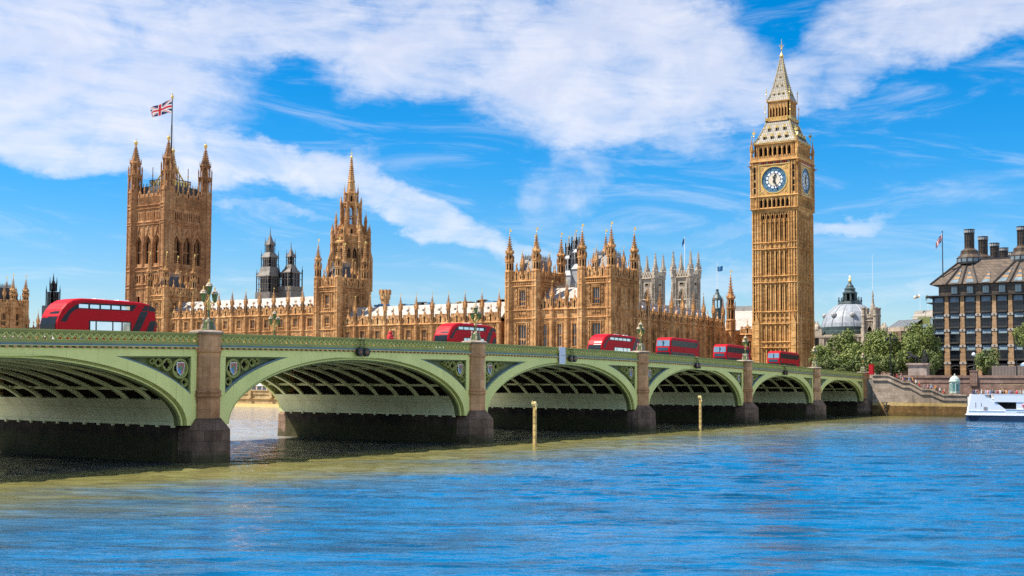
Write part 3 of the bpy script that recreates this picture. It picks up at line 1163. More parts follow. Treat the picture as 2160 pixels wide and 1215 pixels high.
def pinnacle(mb, cx, cy, r, z0, zs, ztip, slit=True):
    """buttress pinnacle: octagonal shaft, gabled head, crocketed spirelet"""
    mb.lathe(cx, cy, [(r, z0), (r, zs - 0.9), (r * 1.2, zs - 0.75), (r * 1.2, zs - 0.5), (r * 0.9, zs - 0.4), (r * 1.05, zs)], 8, mat=0)
    H = ztip - zs
    mb.lathe(cx, cy, [(r * 0.95, zs), (r * 0.62, zs + H * 0.22), (r * 0.34, zs + H * 0.5), (r * 0.18, zs + H * 0.75), (r * 0.36, zs + H * 0.82), (0.03, ztip)], 8, mat=0)
    for k in range(4):
        a = PI / 4 + k * PI / 2
        x, y = cx + r * 1.05 * math.cos(a), cy + r * 1.05 * math.sin(a)
        mb.lathe(x, y, [(0.16, zs - 0.5), (0.15, zs + 0.2), (0.02, zs + H * 0.36)], 4, mat=0)
        if slit:
            T0 = mb.T
            mb.T = T0 @ Matrix.Translation((cx, cy, 0)) @ Matrix.Rotation(k * PI / 2, 4, 'Z')
            ap = r * math.cos(PI / 8)
            mb.box(ap - 0.1, ap + 0.012, -0.13, 0.13, z0 + 0.5, zs - 1.1, 1)
            mb.T = T0
    crockets(mb, cx, cy, ((r * 0.7, zs + H * 0.16), (r * 0.2, zs + H * 0.72)), 4, PI / 4, 0.10, 4)
    mb.box(cx - 0.03, cx + 0.03, cy - 0.03, cy + 0.03, ztip - 0.05, ztip + 0.8, 2)
    mb.box(cx - 0.03, cx + 0.28, cy - 0.02, cy + 0.02, ztip + 0.4, ztip + 0.72, 2)


def gablet(mb, c, z0, w, h, y=-0.08, mat=0):
    """stepped centrepiece of a parapet with a niche and finial"""
    mb.box(c - w / 2, c + w / 2, y, y + 0.45, z0, z0 + h * 0.45, mat)
    mb.box(c - w * 0.32, c + w * 0.32, y - 0.04, y + 0.45, z0 + h * 0.45, z0 + h * 0.70, mat)
    mb.add([(c - w * 0.26, y - 0.02, z0 + h * 0.70), (c + w * 0.26, y - 0.02, z0 + h * 0.70), (c, y - 0.02, z0 + h),
            (c - w * 0.26, y + 0.4, z0 + h * 0.70), (c + w * 0.26, y + 0.4, z0 + h * 0.70), (c, y + 0.4, z0 + h)],
           [(0, 1, 2), (5, 4, 3), (1, 4, 5, 2), (2, 5, 3, 0)], mat)
    mb.box(c - w * 0.10, c + w * 0.10, y - 0.06, y, z0 + 0.15, z0 + h * 0.6, 1)
    mb.lathe(c, y + 0.2, [(0.09, z0 + h * 0.9), (0.09, z0 + h * 1.12), (0.20, z0 + h * 1.18), (0.03, z0 + h * 1.42)], 4, mat=mat)


def parapet_run(mb, x0, x1, z0, h, period=1.15, mat=0):
    """pierced, battlemented parapet with blind tracery ribs"""
    mb.box(x0, x1, -0.06, 0.35, z0, z0 + h * 0.68, mat)
    n = max(2, int(round((x1 - x0) / period)))
    d = (x1 - x0) / n
    for k in range(n):
        a = x0 + d * k
        mb.box(a + d * 0.18, a + d * 0.82, -0.06, 0.35, z0 + h * 0.68, z0 + h, mat)
        mb.box(a + d * 0.14, a + d * 0.86, -0.11, 0.38, z0 + h * 0.93, z0 + h * 1.03, mat)
        mb.box(a - 0.06, a + 0.06, -0.14, 0.0, z0, z0 + h * 0.70, mat)
        mb.box(a + d * 0.5 - 0.16, a + d * 0.5 + 0.16, -0.068, -0.055, z0 + h * 0.18, z0 + h * 0.52, 1)
    mb.box(x0, x1, -0.12, 0.38, z0 + h * 0.62, z0 + h * 0.70, mat)


def corbels(mb, x0, x1, z, h=0.45, p=0.22, period=0.55, mat=0):
    n = max(2, int((x1 - x0) / period))
    d = (x1 - x0) / n
    for k in range(n):
        mb.box(x0 + d * k + d * 0.25, x0 + d * k + d * 0.75, -p, 0.02, z, z + h, mat)


ST = [STONE, DARKGAP, GOLD]


def facade_bay(mb, x0, x1, zb, levels, zpar, hpar, wins, gab=True, bw=0.62):
    """one bay between buttress centres; wins: (width, z0, z1). The wall is at y = 0"""
    c = (x0 + x1) / 2
    ops = [(c - w / 2, c + w / 2, za, zb_) for w, za, zb_ in wins]
    wall_grid(mb, x0, x1, zb, zpar, ops)
    for z in levels:
        string(mb, x0 + bw, x1 - bw, z)
    string(mb, x0 + bw, x1 - bw, zpar - 0.35, 0.5, 0.45)
    corbels(mb, x0 + bw, x1 - bw, zpar - 0.85)
    zz = sorted([zb] + list(levels) + [zpar - 0.9])
    for w, za, zt in wins:
        for sg in (-1, 1):
            e = c + sg * (w / 2 + 0.16)
            mb.box(e - 0.10, e + 0.10, -0.24, 0.02, za - 0.9, zt + 0.6, 0)
        n = max(3, int(w / 0.45))
        # panels above and below the window
        ribs(mb, c - w / 2, c + w / 2, zt + 0.15, zt + 1.0, n, 0.10)
        ribs(mb, c - w / 2, c + w / 2, za - 1.5, za - 0.25, n, 0.10)
        mb.box(c - w / 2, c + w / 2, -0.14, 0.02, za - 1.6, za - 1.45, 0)
        side = (x1 - x0) / 2 - bw - w / 2 - 0.3
        if side > 0.5:
            for sg in (-1, 1):
                e = c + sg * (w / 2 + 0.3 + side * 0.55)
                mb.box(e - 0.07, e + 0.07, -0.13, 0.02, za - 1.5, zt + 0.8, 0)
    parapet_run(mb, x0 + bw, x1 - bw, zpar, hpar)
    if gab:
        gablet(mb, c, zpar + 0.1, 1.7, hpar * 1.35)


def buttress(mb, zb, zpar, levels, r=0.60):
    """octagonal buttress shaft standing on the wall line at the origin"""
    prof = [(r * 1.25, zb), (r * 1.2, zb + 3)]
    for z in sorted(levels) + [zpar - 0.3]:
        if z > zb + 3.2:
            prof += [(r * 1.1, z - 0.05), (r * 1.32, z + 0.06), (r * 1.32, z + 0.26), (r * 1.05, z + 0.42)]
    prof += [(r, zpar + 0.6)]
    mb.lathe(0, -0.18, prof, 8, mat=0)
    for k in range(5, 8):
        a = PI / 8 + 2 * PI * (k - 1) / 8
    for sx in (-0.38, 0.38):
        mb.box(sx * r - 0.06, sx * r + 0.06, -0.18 - r * 1.02, -0.18, zb + 3, zpar - 0.3, 0)


def roof_slab(mb, x0, x1, ze, zr, y0=0.8, yr=6.5, yb=13.0, mat=0):
    mb.add([(x0, y0, ze), (x1, y0, ze), (x1, yr, zr), (x0, yr, zr), (x1, yb, ze), (x0, yb, ze)],
           [(0, 1, 2, 3), (3, 2, 4, 5), (0, 3, 5), (1, 4, 2)], mat)


def make_range(name, label, origin, rz, n, bay, zb, levels, zpar, hpar, zpin, ztip, wins, roofmat, ze, zr, lights=3, gab=True, glass=None, vents='small', depth=12.0, yr=6.0, cat='building', first=0.0):
    """a long gothic range: walls bay by bay, buttress + pinnacle at every bay line, windows, roof. local x along, y inwards"""
    root = thing(name, label, cat, origin, rz)
    mb = MB()
    for k in range(n):
        facade_bay(mb, k * bay, (k + 1) * bay, zb, levels, zpar, hpar, wins, gab)
    L = n * bay
    mb.add([(0, depth, zb), (L, depth, zb), (L, depth, ze), (0, depth, ze), (0, 0, zb), (L, 0, zb), (L, 0, zpar), (0, 0, zpar)],
           [(1, 0, 3, 2), (0, 4, 7, 3), (5, 1, 2, 6)], 0)
    part('wall', mb, ST, root)
    meshes = []
    for i, (w, za, zt) in enumerate(wins):
        meshes.append((window_mesh('window', w, zt - za, lights, (0.48,) if zt - za > 3.2 else (), glass), za))
    for k in range(n):
        for me, za in meshes:
            place('window', me, root, ((k + 0.5) * bay, 0, za))
    mb = MB()
    buttress(mb, zb, zpar, levels)
    bm_ = mb.data('buttress', ST)
    mb = MB()
    pinnacle(mb, 0, -0.18, 0.52, zpar + 0.4, zpin, ztip)
    pm = mb.data('pinnacle', ST)
    for k in range(n + 1):
        b = place('buttress', bm_, root, (k * bay, 0, 0))
        place('pinnacle', pm, b)
    mb = MB()
    roof_slab(mb, 0, L, ze, zr, 0.8, yr, depth)
    rf = part('roof', mb, roofmat, root)
    # roof ventilators
    mb = MB()
    if vents == 'hood':
        mb.taper(-0.42, 0.42, -0.9, 0.9, -0.1, 0.85, 0.05, 0.2, 0)
        mb.box(-0.28, 0.28, -0.86, -0.60, 0.12, 0.62, 1)
        mb.box(-0.5, 0.5, -1.0, 0.5, 0.80, 0.95, 2)
        vm = mb.data('roof_vent', [PALEROOF, DARKGAP, LEAD])
        for k in range(n):
            for f in (0.22, 0.72):
                yy = 0.8 + 1.0
                place('roof_vent', vm, rf, ((k + f) * bay, yy, ze + (zr - ze) * 1.0 / (yr - 0.8)))
    mb = MB()
    mb.taper(-0.24, 0.24, -0.28, 0.3, -0.15, 0.42, 0.04, 0.1, 1 if roofmat is PALEROOF else 0)
    vm = mb.data('roof_vent', [WHITE, IRONGREY])
    for k in range(n):
        for f in (0.35, 0.85):
            yy = 0.8 + (yr - 0.8) * 0.62
            place('roof_vent', vm, rf, ((k + f) * bay, yy, ze + (zr - ze) * 0.62 + 0.05))
    return root


def square_tower(root, x0, x1, y0, y1, zb, strings, zcor, zpar, turr, roof, fwin, rwin, fwin2, rwin2, mats=ST, stone=None, glass_f=None, glass_r=None, nr=2):
    """square gothic tower, local coordinates: front -y, right +x. turr = (r, z_crown, z_tip); windows (w, z0, z1)"""
    W, D = x1 - x0, y1 - y0
    mb = MB()

    def side(n, L, wa, wb, m=1.2):
        ops = []
        for (w, za, zt), cnt in ((wa, n), (wb, n)):
            for k in range(cnt):
                c = m + (L - 2 * m) * (k + 0.5) / cnt
                ops.append((c - w / 2, c + w / 2, za, zt))
        wall_grid(mb, 0, L, zb, zcor + 0.9, ops, 0.4)
        for z in strings:
            string(mb, 0, L, z, 0.4, 0.32)
        string(mb, 0, L, zcor - 0.35, 0.5, 0.40)
        string(mb, 0, L, zcor + 1.0, 0.5, 0.55)
        corbels(mb, 0, L, zcor + 0.42, 0.55, 0.35, 0.62)
        parapet_run(mb, 0.8, L - 0.8, zcor + 1.45, zpar - zcor - 1.45, 1.25)
        for k in range(2):
            c = m + (L - 2 * m) * (0.22 + 0.56 * k)
            gablet(mb, c, zcor + 1.6, 1.5, (zpar - zcor - 1.4) * 1.35)
        for xa, xb, za, zt in ops:
            for e in (xa - 0.18, xb + 0.18):
                mb.box(e - 0.10, e + 0.10, -0.22, 0.02, za - 0.4, zt + 0.5, 0)
            c = (xa + xb) / 2
            mb.box(xa - 0.3, xb + 0.3, -0.25, 0.02, zt + 0.35, zt + 0.6, 0)
            # corbelled balcony below
            if n == 1:
                parapet_run(mb, xa - 0.5, xb + 0.5, za - 1.9, 1.5, 0.9)
                corbels(mb, xa - 0.4, xb + 0.4, za - 2.35, 0.45, 0.3, 0.6)
            # niches with canopies either side
            for sg in (-1, 1):
                e = c + sg * ((xb - xa) / 2 + 0.85)
                if 1.4 < e < L - 1.4 and n == 1:
                    for f in range(4):
                        z = za + (zt - za) * (0.05 + 0.27 * f)
                        mb.box(e - 0.28, e + 0.28, -0.12, 0.02, z, z + 0.25, 0)
                        mb.box(e - 0.16, e + 0.16, -0.20, 0.0, z + 0.25, z + 0.95, 0)
                        mb.box(e - 0.26, e + 0.26, -0.04, 0.0, z + 0.28, z + 1.2, 1)
        zz = [zb] + list(strings) + [zcor - 0.4]
        for i in range(len(zz) - 1):
            if zz[i + 1] - zz[i] < 3.2:
                ribs(mb, 1.2, L - 1.2, zz[i] + 0.4, zz[i + 1], int(L / 0.62), 0.14, 0.12)
            else:
                nn = int(L / 0.9)
                for k in range(nn):
                    x = L * (k + 0.5) / nn
                    if not any(o[0] - 0.3 < x < o[1] + 0.3 for o in ops):
                        mb.box(x - 0.06, x + 0.06, -0.10, 0.02, zz[i] + 0.4, zz[i + 1], 0)
    T0 = Matrix.Translation((x0, y0, 0))
    mb.T = T0
    side(1, W, fwin, fwin2)
    mb.T = Matrix.Translation((x1, y0, 0)) @ Matrix.Rotation(PI / 2, 4, 'Z')
    side(nr, D, rwin, rwin2)
    mb.T = Matrix.Translation((x1, y1, 0)) @ Matrix.Rotation(PI, 4, 'Z')
    side(1, W, fwin, fwin2)
    mb.T = Matrix.Translation((x0, y1, 0)) @ Matrix.Rotation(-PI / 2, 4, 'Z')
    side(nr, D, rwin, rwin2)
    mb.T = Matrix.Identity(4)
    mb.add([(x0, y0, zcor + 1.2), (x1, y0, zcor + 1.2), (x1, y1, zcor + 1.2), (x0, y1, zcor + 1.2)], [(0, 1, 2, 3)], 0)
    for (xa, ya) in ((x0, y0), (x1, y0)):
        pass
    part('wall', mb, mats, root)
    s0 = mats[0]
    for (w, za, zt), g in ((fwin, BLUEGLASS), (fwin2, glass_f or WINGLASS)):
        me = window_mesh('window', w, zt - za, 3, (0.30,), g, s0, depth=0.4)
        place('window', me, root, ((x0 + x1) / 2, y0, za))
        place('window', me, root, ((x0 + x1) / 2, y1, za), PI)
    for (w, za, zt) in (rwin, rwin2):
        me = window_mesh('window', w, zt - za, 3, (0.42,), DARKGAP, s0, depth=0.4)
        for k in range(nr):
            yy = y0 + 1.2 + (D - 2.4) * (k + 0.5) / nr
            place('window', me, root, (x1, yy, za), PI / 2)
            place('window', me, root, (x0, yy, za), -PI / 2)
    r, zc, zt = turr
    mb = MB()
    turret(mb, 0, 0, r, zb, zpar - 0.2, zc, zt, list(strings) + [zcor - 0.4, zcor + 1.0])
    tm = mb.data('turret', mats)
    for xa, ya in ((x0 + 0.2, y0 + 0.2), (x1 - 0.2, y0 + 0.2), (x0 + 0.2, y1 - 0.2), (x1 - 0.2, y1 - 0.2)):
        place('turret', tm, root, (xa, ya, 0))
    mb = MB()
    pinnacle(mb, 0, 0, 0.45, zpar - 1.5, zpar + 2.4, zpar + 5.0, True)
    pm = mb.data('pinnacle', mats)
    for xa, ya in (((x0 + x1) / 2, y0), (x1, (y0 + y1) / 2), ((x0 + x1) / 2, y1), (x0, (y0 + y1) / 2)):
        place('pinnacle', pm, root, (xa, ya, 0))
    # steep iron roof with cresting
    zr, ins, rm = roof
    mb = MB()
    mb.taper(x0 + 1.1, x1 - 1.1, y0 + 1.1, y1 - 1.1, zcor + 1.3, zr, ins, ins + 0.8, 0)
    xa, xb, ya, yb = x0 + 1.1 + ins, x1 - 1.1 - ins, y0 + 1.9 + ins, y1 - 1.9 - ins
    for (p, q) in (((xa, ya), (xb, ya)), ((xb, ya), (xb, yb)), ((xb, yb), (xa, yb)), ((xa, yb), (xa, ya))):
        n = max(3, int(math.hypot(q[0] - p[0], q[1] - p[1]) / 0.5))
        for k in range(n + 1):
            x, y = p[0] + (q[0] - p[0]) * k / n, p[1] + (q[1] - p[1]) * k / n
            mb.box(x - 0.05, x + 0.05, y - 0.05, y + 0.05, zr, zr + (1.5 if k % 2 else 1.1), 1)
        mb.box(min(p[0], q[0]) - 0.06, max(p[0], q[0]) + 0.06, min(p[1], q[1]) - 0.06, max(p[1], q[1]) + 0.06, zr + 0.35, zr + 0.5, 1)
        mb.box(min(p[0], q[0]) - 0.06, max(p[0], q[0]) + 0.06, min(p[1], q[1]) - 0.06, max(p[1], q[1]) + 0.06, zr + 0.8, zr + 0.92, 1)
    part('roof', mb, [rm, IRONGREY], root)


# ------------------------------------------------------------------ the palace
FY = 270.0
ROOFGREY = plain_mat('grey_iron_mansard', (0.20, 0.18, 0.16), 0.5, 0.3)
# north pavilion: two towers joined by a lower link
pav = thing('palace_pavilion', 'brown gothic pavilion with two pinnacled towers at the near end of the palace', 'building', (-158.2, FY, 0))
TP = dict(zb=3.0, strings=(23.9, 26.2), zcor=33.0, zpar=37.0, turr=(1.15, 42.0, 47.2), roof=(40.4, 1.6, ROOFGREY),
          fwin=(1.95, 27.6, 31.9), rwin=(1.25, 26.9, 31.6), fwin2=(2.5, 17.0, 22.6), rwin2=(1.25, 16.5, 22.6))
square_tower(pav, -15.9, -6.9, 0, 13.5, **TP)
square_tower(pav, 6.7, 15.7, 0, 13.5, **TP)
mb = MB()
mb.T = Matrix.Translation((-6.9, 0.6, 0))
for k in range(3):
    facade_bay(mb, 13.6 * k / 3, 13.6 * (k + 1) / 3, 3.0, (23.9,), 26.55, 2.6, [(1.3, 16.6, 22.6)])
part('wall', mb, ST, pav)
me = window_mesh('window', 1.3, 6.0, 2, (0.48,), BLUEGLASS)
for k in range(3):
    place('window', me, pav, (-6.9 + 13.6 * (k + 0.5) / 3, 0.6, 16.6))
mb = MB()
buttress(mb, 3.0, 26.5, (23.9,))
bme = mb.data('buttress', ST)
mb = MB()
pinnacle(mb, 0, -0.18, 0.5, 26.8, 30.6, 33.4)
pme = mb.data('pinnacle', ST)
for k in (1, 2):
    b = place('buttress', bme, pav, (-6.9 + 13.6 * k / 3, 0.6, 0))
    place('pinnacle', pme, b)
mb = MB()
roof_slab(mb, -6.9, 6.7, 28.0, 32.6, 1.4, 6.6, 12)
for k in range(28):
    x = -6.7 + 13.2 * k / 27
    mb.box(x - 0.05, x + 0.05, 6.55, 6.65, 32.5, 33.6 + 0.25 * (k % 2), 1)
mb.box(-6.9, 6.7, 6.56, 6.64, 32.95, 33.1, 1)
part('roof', mb, [PALEROOF, IRONGREY], pav)

# wings and central range of the river front
wn_args = dict(zb=3.0, levels=(16.3,), zpar=23.5, hpar=2.6, zpin=28.4, ztip=31.6, wins=[(1.75, 17.4, 21.9)], roofmat=PALEROOF, ze=24.6, zr=29.4, vents='small', yr=6.4)
wing = make_range('palace_wing', 'brown gothic palace range with pale roof between the spire and the twin-towered pavilion', (-233.6, FY, 0), 0, 10, 5.662, **wn_args)
mb = MB()
mb.box(0.5, 56.0, 13, 20, 20, 29.6, 0)
mb.box(0.3, 56.3, 12.8, 13.0, 29.1, 29.9, 1)
r2 = random.Random(3)
for k in range(26):
    x = 1 + r2.random() * 54
    w = 0.5 + r2.random() * 2.6
    h = 0.3 + r2.random() * 1.0
    mb.box(x, x + w, 13.4, 15 + r2.random() * 3, 29.55, 29.7 + h, r2.choice((0, 1, 1, 2, 3)))
part('rear_roof', mb, [LEAD, TERRSTONE, SLATE, plain_mat('blue_tarpaulin', (0.10, 0.30, 0.52), 0.6)], wing)
cen_args = dict(zb=3.0, levels=(16.5, 22.3), zpar=27.5, hpar=2.3, zpin=32.0, ztip=35.3, wins=[(1.9, 23.6, 26.3), (1.9, 18.2, 20.8)], roofmat=PALEROOF, ze=28.9, zr=33.4, vents='hood', yr=6.2)
cen = make_range('palace_range', 'long brown gothic palace range with white roof and pinnacles between two square towers', (-309.0, FY, 0), 0, 11, 6.02, **cen_args)
make_range('palace_wing', 'far brown gothic palace range mostly hidden behind the nearest bus', (-383.6, FY, 0), 0, 11, 5.98, **dict(wn_args))

TM = dict(zb=3.0, strings=(22.3, 27.6), zcor=34.0, zpar=38.2, turr=(1.1, 43.5, 48.7), roof=(42.0, 1.7, SLATE),
          fwin=(1.8, 29.0, 33.0), rwin=(1.2, 28.6, 33.0), fwin2=(1.9, 23.4, 26.4), rwin2=(1.0, 23.4, 26.4))
tm = thing('palace_tower', 'square brown gothic tower with dark steep roof standing just in front of the stone spire', 'tower', (-238.1, FY - 1.0, 0))
square_tower(tm, -4.3, 4.3, 0, 12.5, **TM)
tm2 = again(tm, (-313.4, FY - 1.0, 0), None, 'square brown gothic tower in front of the great flag tower, beside the nearest lamp')
TS = dict(TP)
TS.update(zcor=32.2, zpar=36.0, turr=(1.15, 39.5, 44.2), roof=(40.6, 1.6, SLATE), strings=(23.9, 25.6), rwin=(1.9, 26.6, 31.2))
spv = thing('palace_pavilion', 'brown gothic pavilion with dark crested roof at the far left end of the palace', 'building', (-391.0, 262.0, 0))
square_tower(spv, -7.0, 5.0, -9.5, 8.6, nr=3, **TS)
mb = MB()
turret(mb, 0, 0, 1.1, 3, 36.0, 39.5, 44.2, (23.9, 25.6, 31.8, 33.2))
place('turret', mb.data('turret', ST), spv, (5.0, 3.0, 0))

# north range in shade, seen at a slant
nor = make_range('palace_side_range', 'shaded brown gothic range with dark tiled roof between the pavilion and the clock tower', (-142.5, 283.3, 0), PI / 2, 8, 7.5,
                 3.0, (14.2,), 24.2, 2.5, 29.0, 33.2, [(1.9, 15.4, 22.0)], TILES, 25.0, 29.9, 3, True, DARKGAP, 'small', 14.0, 7.0, 'building')
# its end block: tall turret, a bay facing the river with pale roof
end = thing('palace_end_block', 'gothic end block with one tall turret and pale roof just left of the clock tower', 'building', (-142.5, 350.0, 0))
mb = MB()
mb.T = Matrix.Translation((0, 6.0, 0))
for k in range(3):
    facade_bay(mb, 6.2 * k, 6.2 * (k + 1), 3.0, (), 22.6, 2.4, [(2.4, 13.0, 20.5)])
mb.T = Matrix.Identity(4)
mb.box(-12, -0.0, -6.6, 12, 3, 23.5, 0)
part('wall', mb, ST, end)
me = window_mesh('window', 2.4, 7.5, 4, (0.45,), DARKGAP)
for k in range(3):
    place('window', me, end, (6.2 * (k + 0.5), 6.0, 13.0))
mb = MB()
turret(mb, 0, 0, 1.35, 3, 26.5, 33.5, 41.0, (14, 23.4))
place('turret', mb.data('turret', ST), end, (0.6, -1.6, 0))
mb = MB()
buttress(mb, 3.0, 22.6, ())
bme = mb.data('buttress', ST)
mb = MB()
pinnacle(mb, 0, -0.18, 0.6, 23.0, 30.5, 34.8)
pme = mb.data('pinnacle', ST)
for k in (1, 2, 3):
    b = place('buttress', bme, end, (6.2 * k, 6.0, 0))
    place('pinnacle', pme, b)
mb = MB()
roof_slab(mb, -6, 18.6, 24.0, 30.6, 7, 15, 23)
mb.box(-6, 18.6, 15.0, 15.1, 30.5, 32.2, 1)
part('roof', mb, [PALEROOF, LEAD], end)


# ------------------------------------------------------------------ clock tower
def four_sides(mb, h, fn, k=(0, 1, 2, 3)):
    T0 = mb.T
    for i in k:
        mb.T = T0 @ Matrix.Rotation(i * PI / 2, 4, 'Z') @ Matrix.Translation((-h, -h, 0))
        fn(mb, 2 * h)
    mb.T = T0


CT = thing('clock_tower', 'tall square golden clock tower with pale iron spire at the end of the bridge', 'tower', (-121.9, 340.2, 0))
CS = [STONE_CLEAN, DARKGAP, GOLD, PALEROOF]


def ct_shaft(mb, L):
    pw = 2.65
    # recessed centre and corner pilasters
    mb.add([(0, 0.5, 3), (L, 0.5, 3), (L, 0.5, 58), (0, 0.5, 58)], [(0, 1, 2, 3)], 0)
    for x0 in (0, L - pw):
        mb.box(x0, x0 + pw, 0.0, 0.6, 3, 57.6, 0)
        for f in (0.06, 0.34, 0.66, 0.94):
            x = x0 + pw * f
            mb.box(x - 0.13, x + 0.13, -0.24, 0.05, 3, 57.6, 0)
        for k in range(26):
            z = 4.5 + k * 2.05
            mb.box(x0 + pw * 0.1, x0 + pw * 0.9, -0.09, 0.02, z, z + 0.16, 0)
    n = 6
    w = (L - 2 * pw) / n
    for k in range(n + 1):
        x = pw + w * k
        mb.box(x - 0.2, x + 0.2, -0.10, 0.55, 3, 55.5, 0)
        if k < n:
            xm = x + w / 2
            mb.box(xm - 0.09, xm + 0.09, 0.22, 0.55, 3, 55.5, 0)
    zones = [(9.0, 17.4), (28.2, 36.0), (38.8, 46.0), (48.7, 54.6), (19, 24)]
    for k in range(n):
        x = pw + w * k
        for i, (za, zb) in enumerate(zones):
            if i == 4:
                continue
            for sg in (0.28, 0.72):
                xm = x + w * sg
                if k in (1, 4) or (k in (0, 2, 3, 5) and sg == (0.72 if k < 3 else 0.28)):
                    mb.box(xm - 0.15, xm + 0.15, 0.44, 0.52, za + 0.6, zb - 0.5, 1)
        # pointed heads under the overhang
        mb.plate([(x + 0.2, 54.6), (x + w - 0.2, 54.6), (x + w - 0.2, 57.6), (x + 0.2, 57.6)], [lancet(x + w / 2, w - 0.62, 54.7, 57.0, 4)], 0.0, 0.4, 'y', 0)
        mb.box(x + 0.35, x + w - 0.35, 0.40, 0.46, 55.6, 56.9, 1)
    for za, zb in ((17.4, 19.0), (24.4, 27.9), (36.5, 38.4), (46.4, 48.3)):
        string(mb, 0, L, za, 0.34, 0.36)
        string(mb, 0, L, zb, 0.34, 0.36)
        for k in range(2 * n):
            x = pw + (L - 2 * pw) * (k + 0.5) / (2 * n)
            mb.box(x - 0.26, x + 0.26, 0.10, 0.5, za + 0.45, za + 0.75, 0)
            mb.box(x - 0.26, x + 0.26, 0.10, 0.5, zb - 0.55, zb - 0.2, 0)
            mb.box(x - 0.16, x + 0.16, 0.02, 0.5, (za + zb) / 2 - 0.3, (za + zb) / 2 + 0.35, 0)
    # gabled buttress heads low on the corners
    for x in (1.3, L - 1.3):
        mb.box(x - 0.75, x + 0.75, -0.55, 0.1, 3, 24.6, 0)
        mb.add([(x - 0.85, -0.6, 24.6), (x + 0.85, -0.6, 24.6), (x, -0.6, 27.2), (x - 0.85, 0, 24.6), (x + 0.85, 0, 24.6), (x, 0, 27.2)],
               [(0, 1, 2), (0, 2, 5, 3), (1, 4, 5, 2)], 0)
        mb.lathe(x, -0.4, [(0.16, 26.8), (0.1, 28.2), (0.03, 28.8)], 4, mat=0)
        for k in range(9):
            mb.box(x - 0.6, x + 0.6, -0.62, -0.5, 5 + k * 2.2, 5.2 + k * 2.2, 0)


mb = MB()
four_sides(mb, 6.85, ct_shaft)
part('shaft', mb, CS, CT)


def ct_clock(mb, L):
    # corbelled arcade, clock stage, cornice
    cw = 2.55
    mb.add([(0.45, 0.45, 57.4), (L - 0.45, 0.45, 57.4), (L, 0, 58.6), (0, 0, 58.6)], [(0, 1, 2, 3)], 0)
    string(mb, -0.1, L + 0.1, 58.3, 0.5, 0.3)
    mb.box(0, L, 0.45, 0.7, 58.6, 72.2, 0)
    mb.box(cw, L - cw, 0.40, 0.44, 58.9, 61.9, 1)
    n = 7
    w = (L - 2 * cw) / n
    mb.plate([(cw, 58.7), (L - cw, 58.7), (L - cw, 62.1), (cw, 62.1)], [lancet(cw + w * (k + 0.5), w - 0.42, 58.9, 61.5, 4) for k in range(n)], 0.0, 0.35, 'y', 0)
    for k in range(n + 1):
        x = cw + w * k
        mb.lathe(x, -0.02, [(0.17, 58.7), (0.15, 61.0), (0.22, 61.2), (0.05, 62.3)], 6, mat=0)
    for x0 in (0, L - cw):
        mb.box(x0, x0 + cw, -0.02, 0.5, 58.6, 72.2, 0)
        for f in (0.05, 0.30, 0.70, 0.95):
            x = x0 + cw * f
            mb.box(x - 0.12, x + 0.12, -0.22, 0.05, 58.8, 72.2, 0)
        for za, zb in ((63.2, 66.6), (67.3, 71.2)):
            mb.box(x0 + cw * 0.38, x0 + cw * 0.62, -0.035, -0.01, za, zb, 1)
            mb.box(x0 + cw * 0.33, x0 + cw * 0.67, -0.10, 0.0, (za + zb) / 2 - 0.12, (za + zb) / 2 + 0.12, 0)
    string(mb, -0.15, L + 0.15, 61.9, 0.5, 0.34)
    c = L / 2
    # square frame round the dial
    zc = 67.0
    f0, f1 = 4.75, 4.35
    for a, b in (((c - f0, c + f0), (zc - f0, zc - f1)), ((c - f0, c + f0), (zc + f1, zc + f0)), ((c - f0, c - f1), (zc - f1, zc + f1)), ((c + f1, c + f0), (zc - f1, zc + f1))):
        mb.box(a[0], a[1], -0.10, 0.46, b[0], b[1], 0)
        mb.box(a[0] + 0.08, a[1] - 0.08, -0.15, 0.0, b[0] + 0.10, b[1] - 0.10, 2)
    N = 40
    sq = [(c - f1, zc - f1), (c + f1, zc - f1), (c + f1, zc + f1), (c - f1, zc + f1)]
    mb.plate(sq, [circle(c, zc, 4.02, N)], 0.05, 0.4, 'y', 0)
    mb.plate(circle(c, zc, 4.10, N), [circle(c, zc, 3.82, N)], -0.06, 0.3, 'y', 2)
    for sx in (-1, 1):
        for sz in (-1, 1):
            mb.plate(circle(c + sx * 3.68, zc + sz * 3.68, 0.55, 12), [circle(c + sx * 3.68, zc + sz * 3.68, 0.33, 12)], -0.02, 0.1, 'y', 2)
            mb.ball((c + sx * 3.68, 0.05, zc + sz * 3.68), 0.2, 6, 4, mat=0)
    # cornice with small red and white shields, pierced parapet
    for k in range(13):
        x = cw + (L - 2 * cw) * (k + 0.5) / 13
        mb.box(x - 0.19, x + 0.19, -0.05, 0.46, 71.75, 72.35, 4 if k % 3 else 3)
    string(mb, -0.25, L + 0.25, 72.4, 0.55, 0.45)
    mb.box(-0.1, L + 0.1, -0.1, 0.35, 72.95, 73.6, 0)
    for k in range(27):
        x = L * (k + 0.5) / 27
        mb.box(x - 0.13, x + 0.13, -0.14, 0.3, 73.6, 74.25, 0)
    for x in (0.1, L - 0.1):
        mb.add([(x - 0.4, 0.1, 70.9), (x + 0.4, 0.1, 70.9), (x + 0.3, -1.2, 71.5), (x - 0.3, -1.2, 71.5), (x + 0.4, 0.1, 71.7), (x - 0.4, 0.1, 71.7)], [(0, 1, 2, 3), (3, 2, 4, 5)], 0)


mb = MB()
four_sides(mb, 7.2, ct_clock)
part('clock_stage', mb, CS + [plain_mat('small_red_shield', (0.55, 0.05, 0.05))], CT)

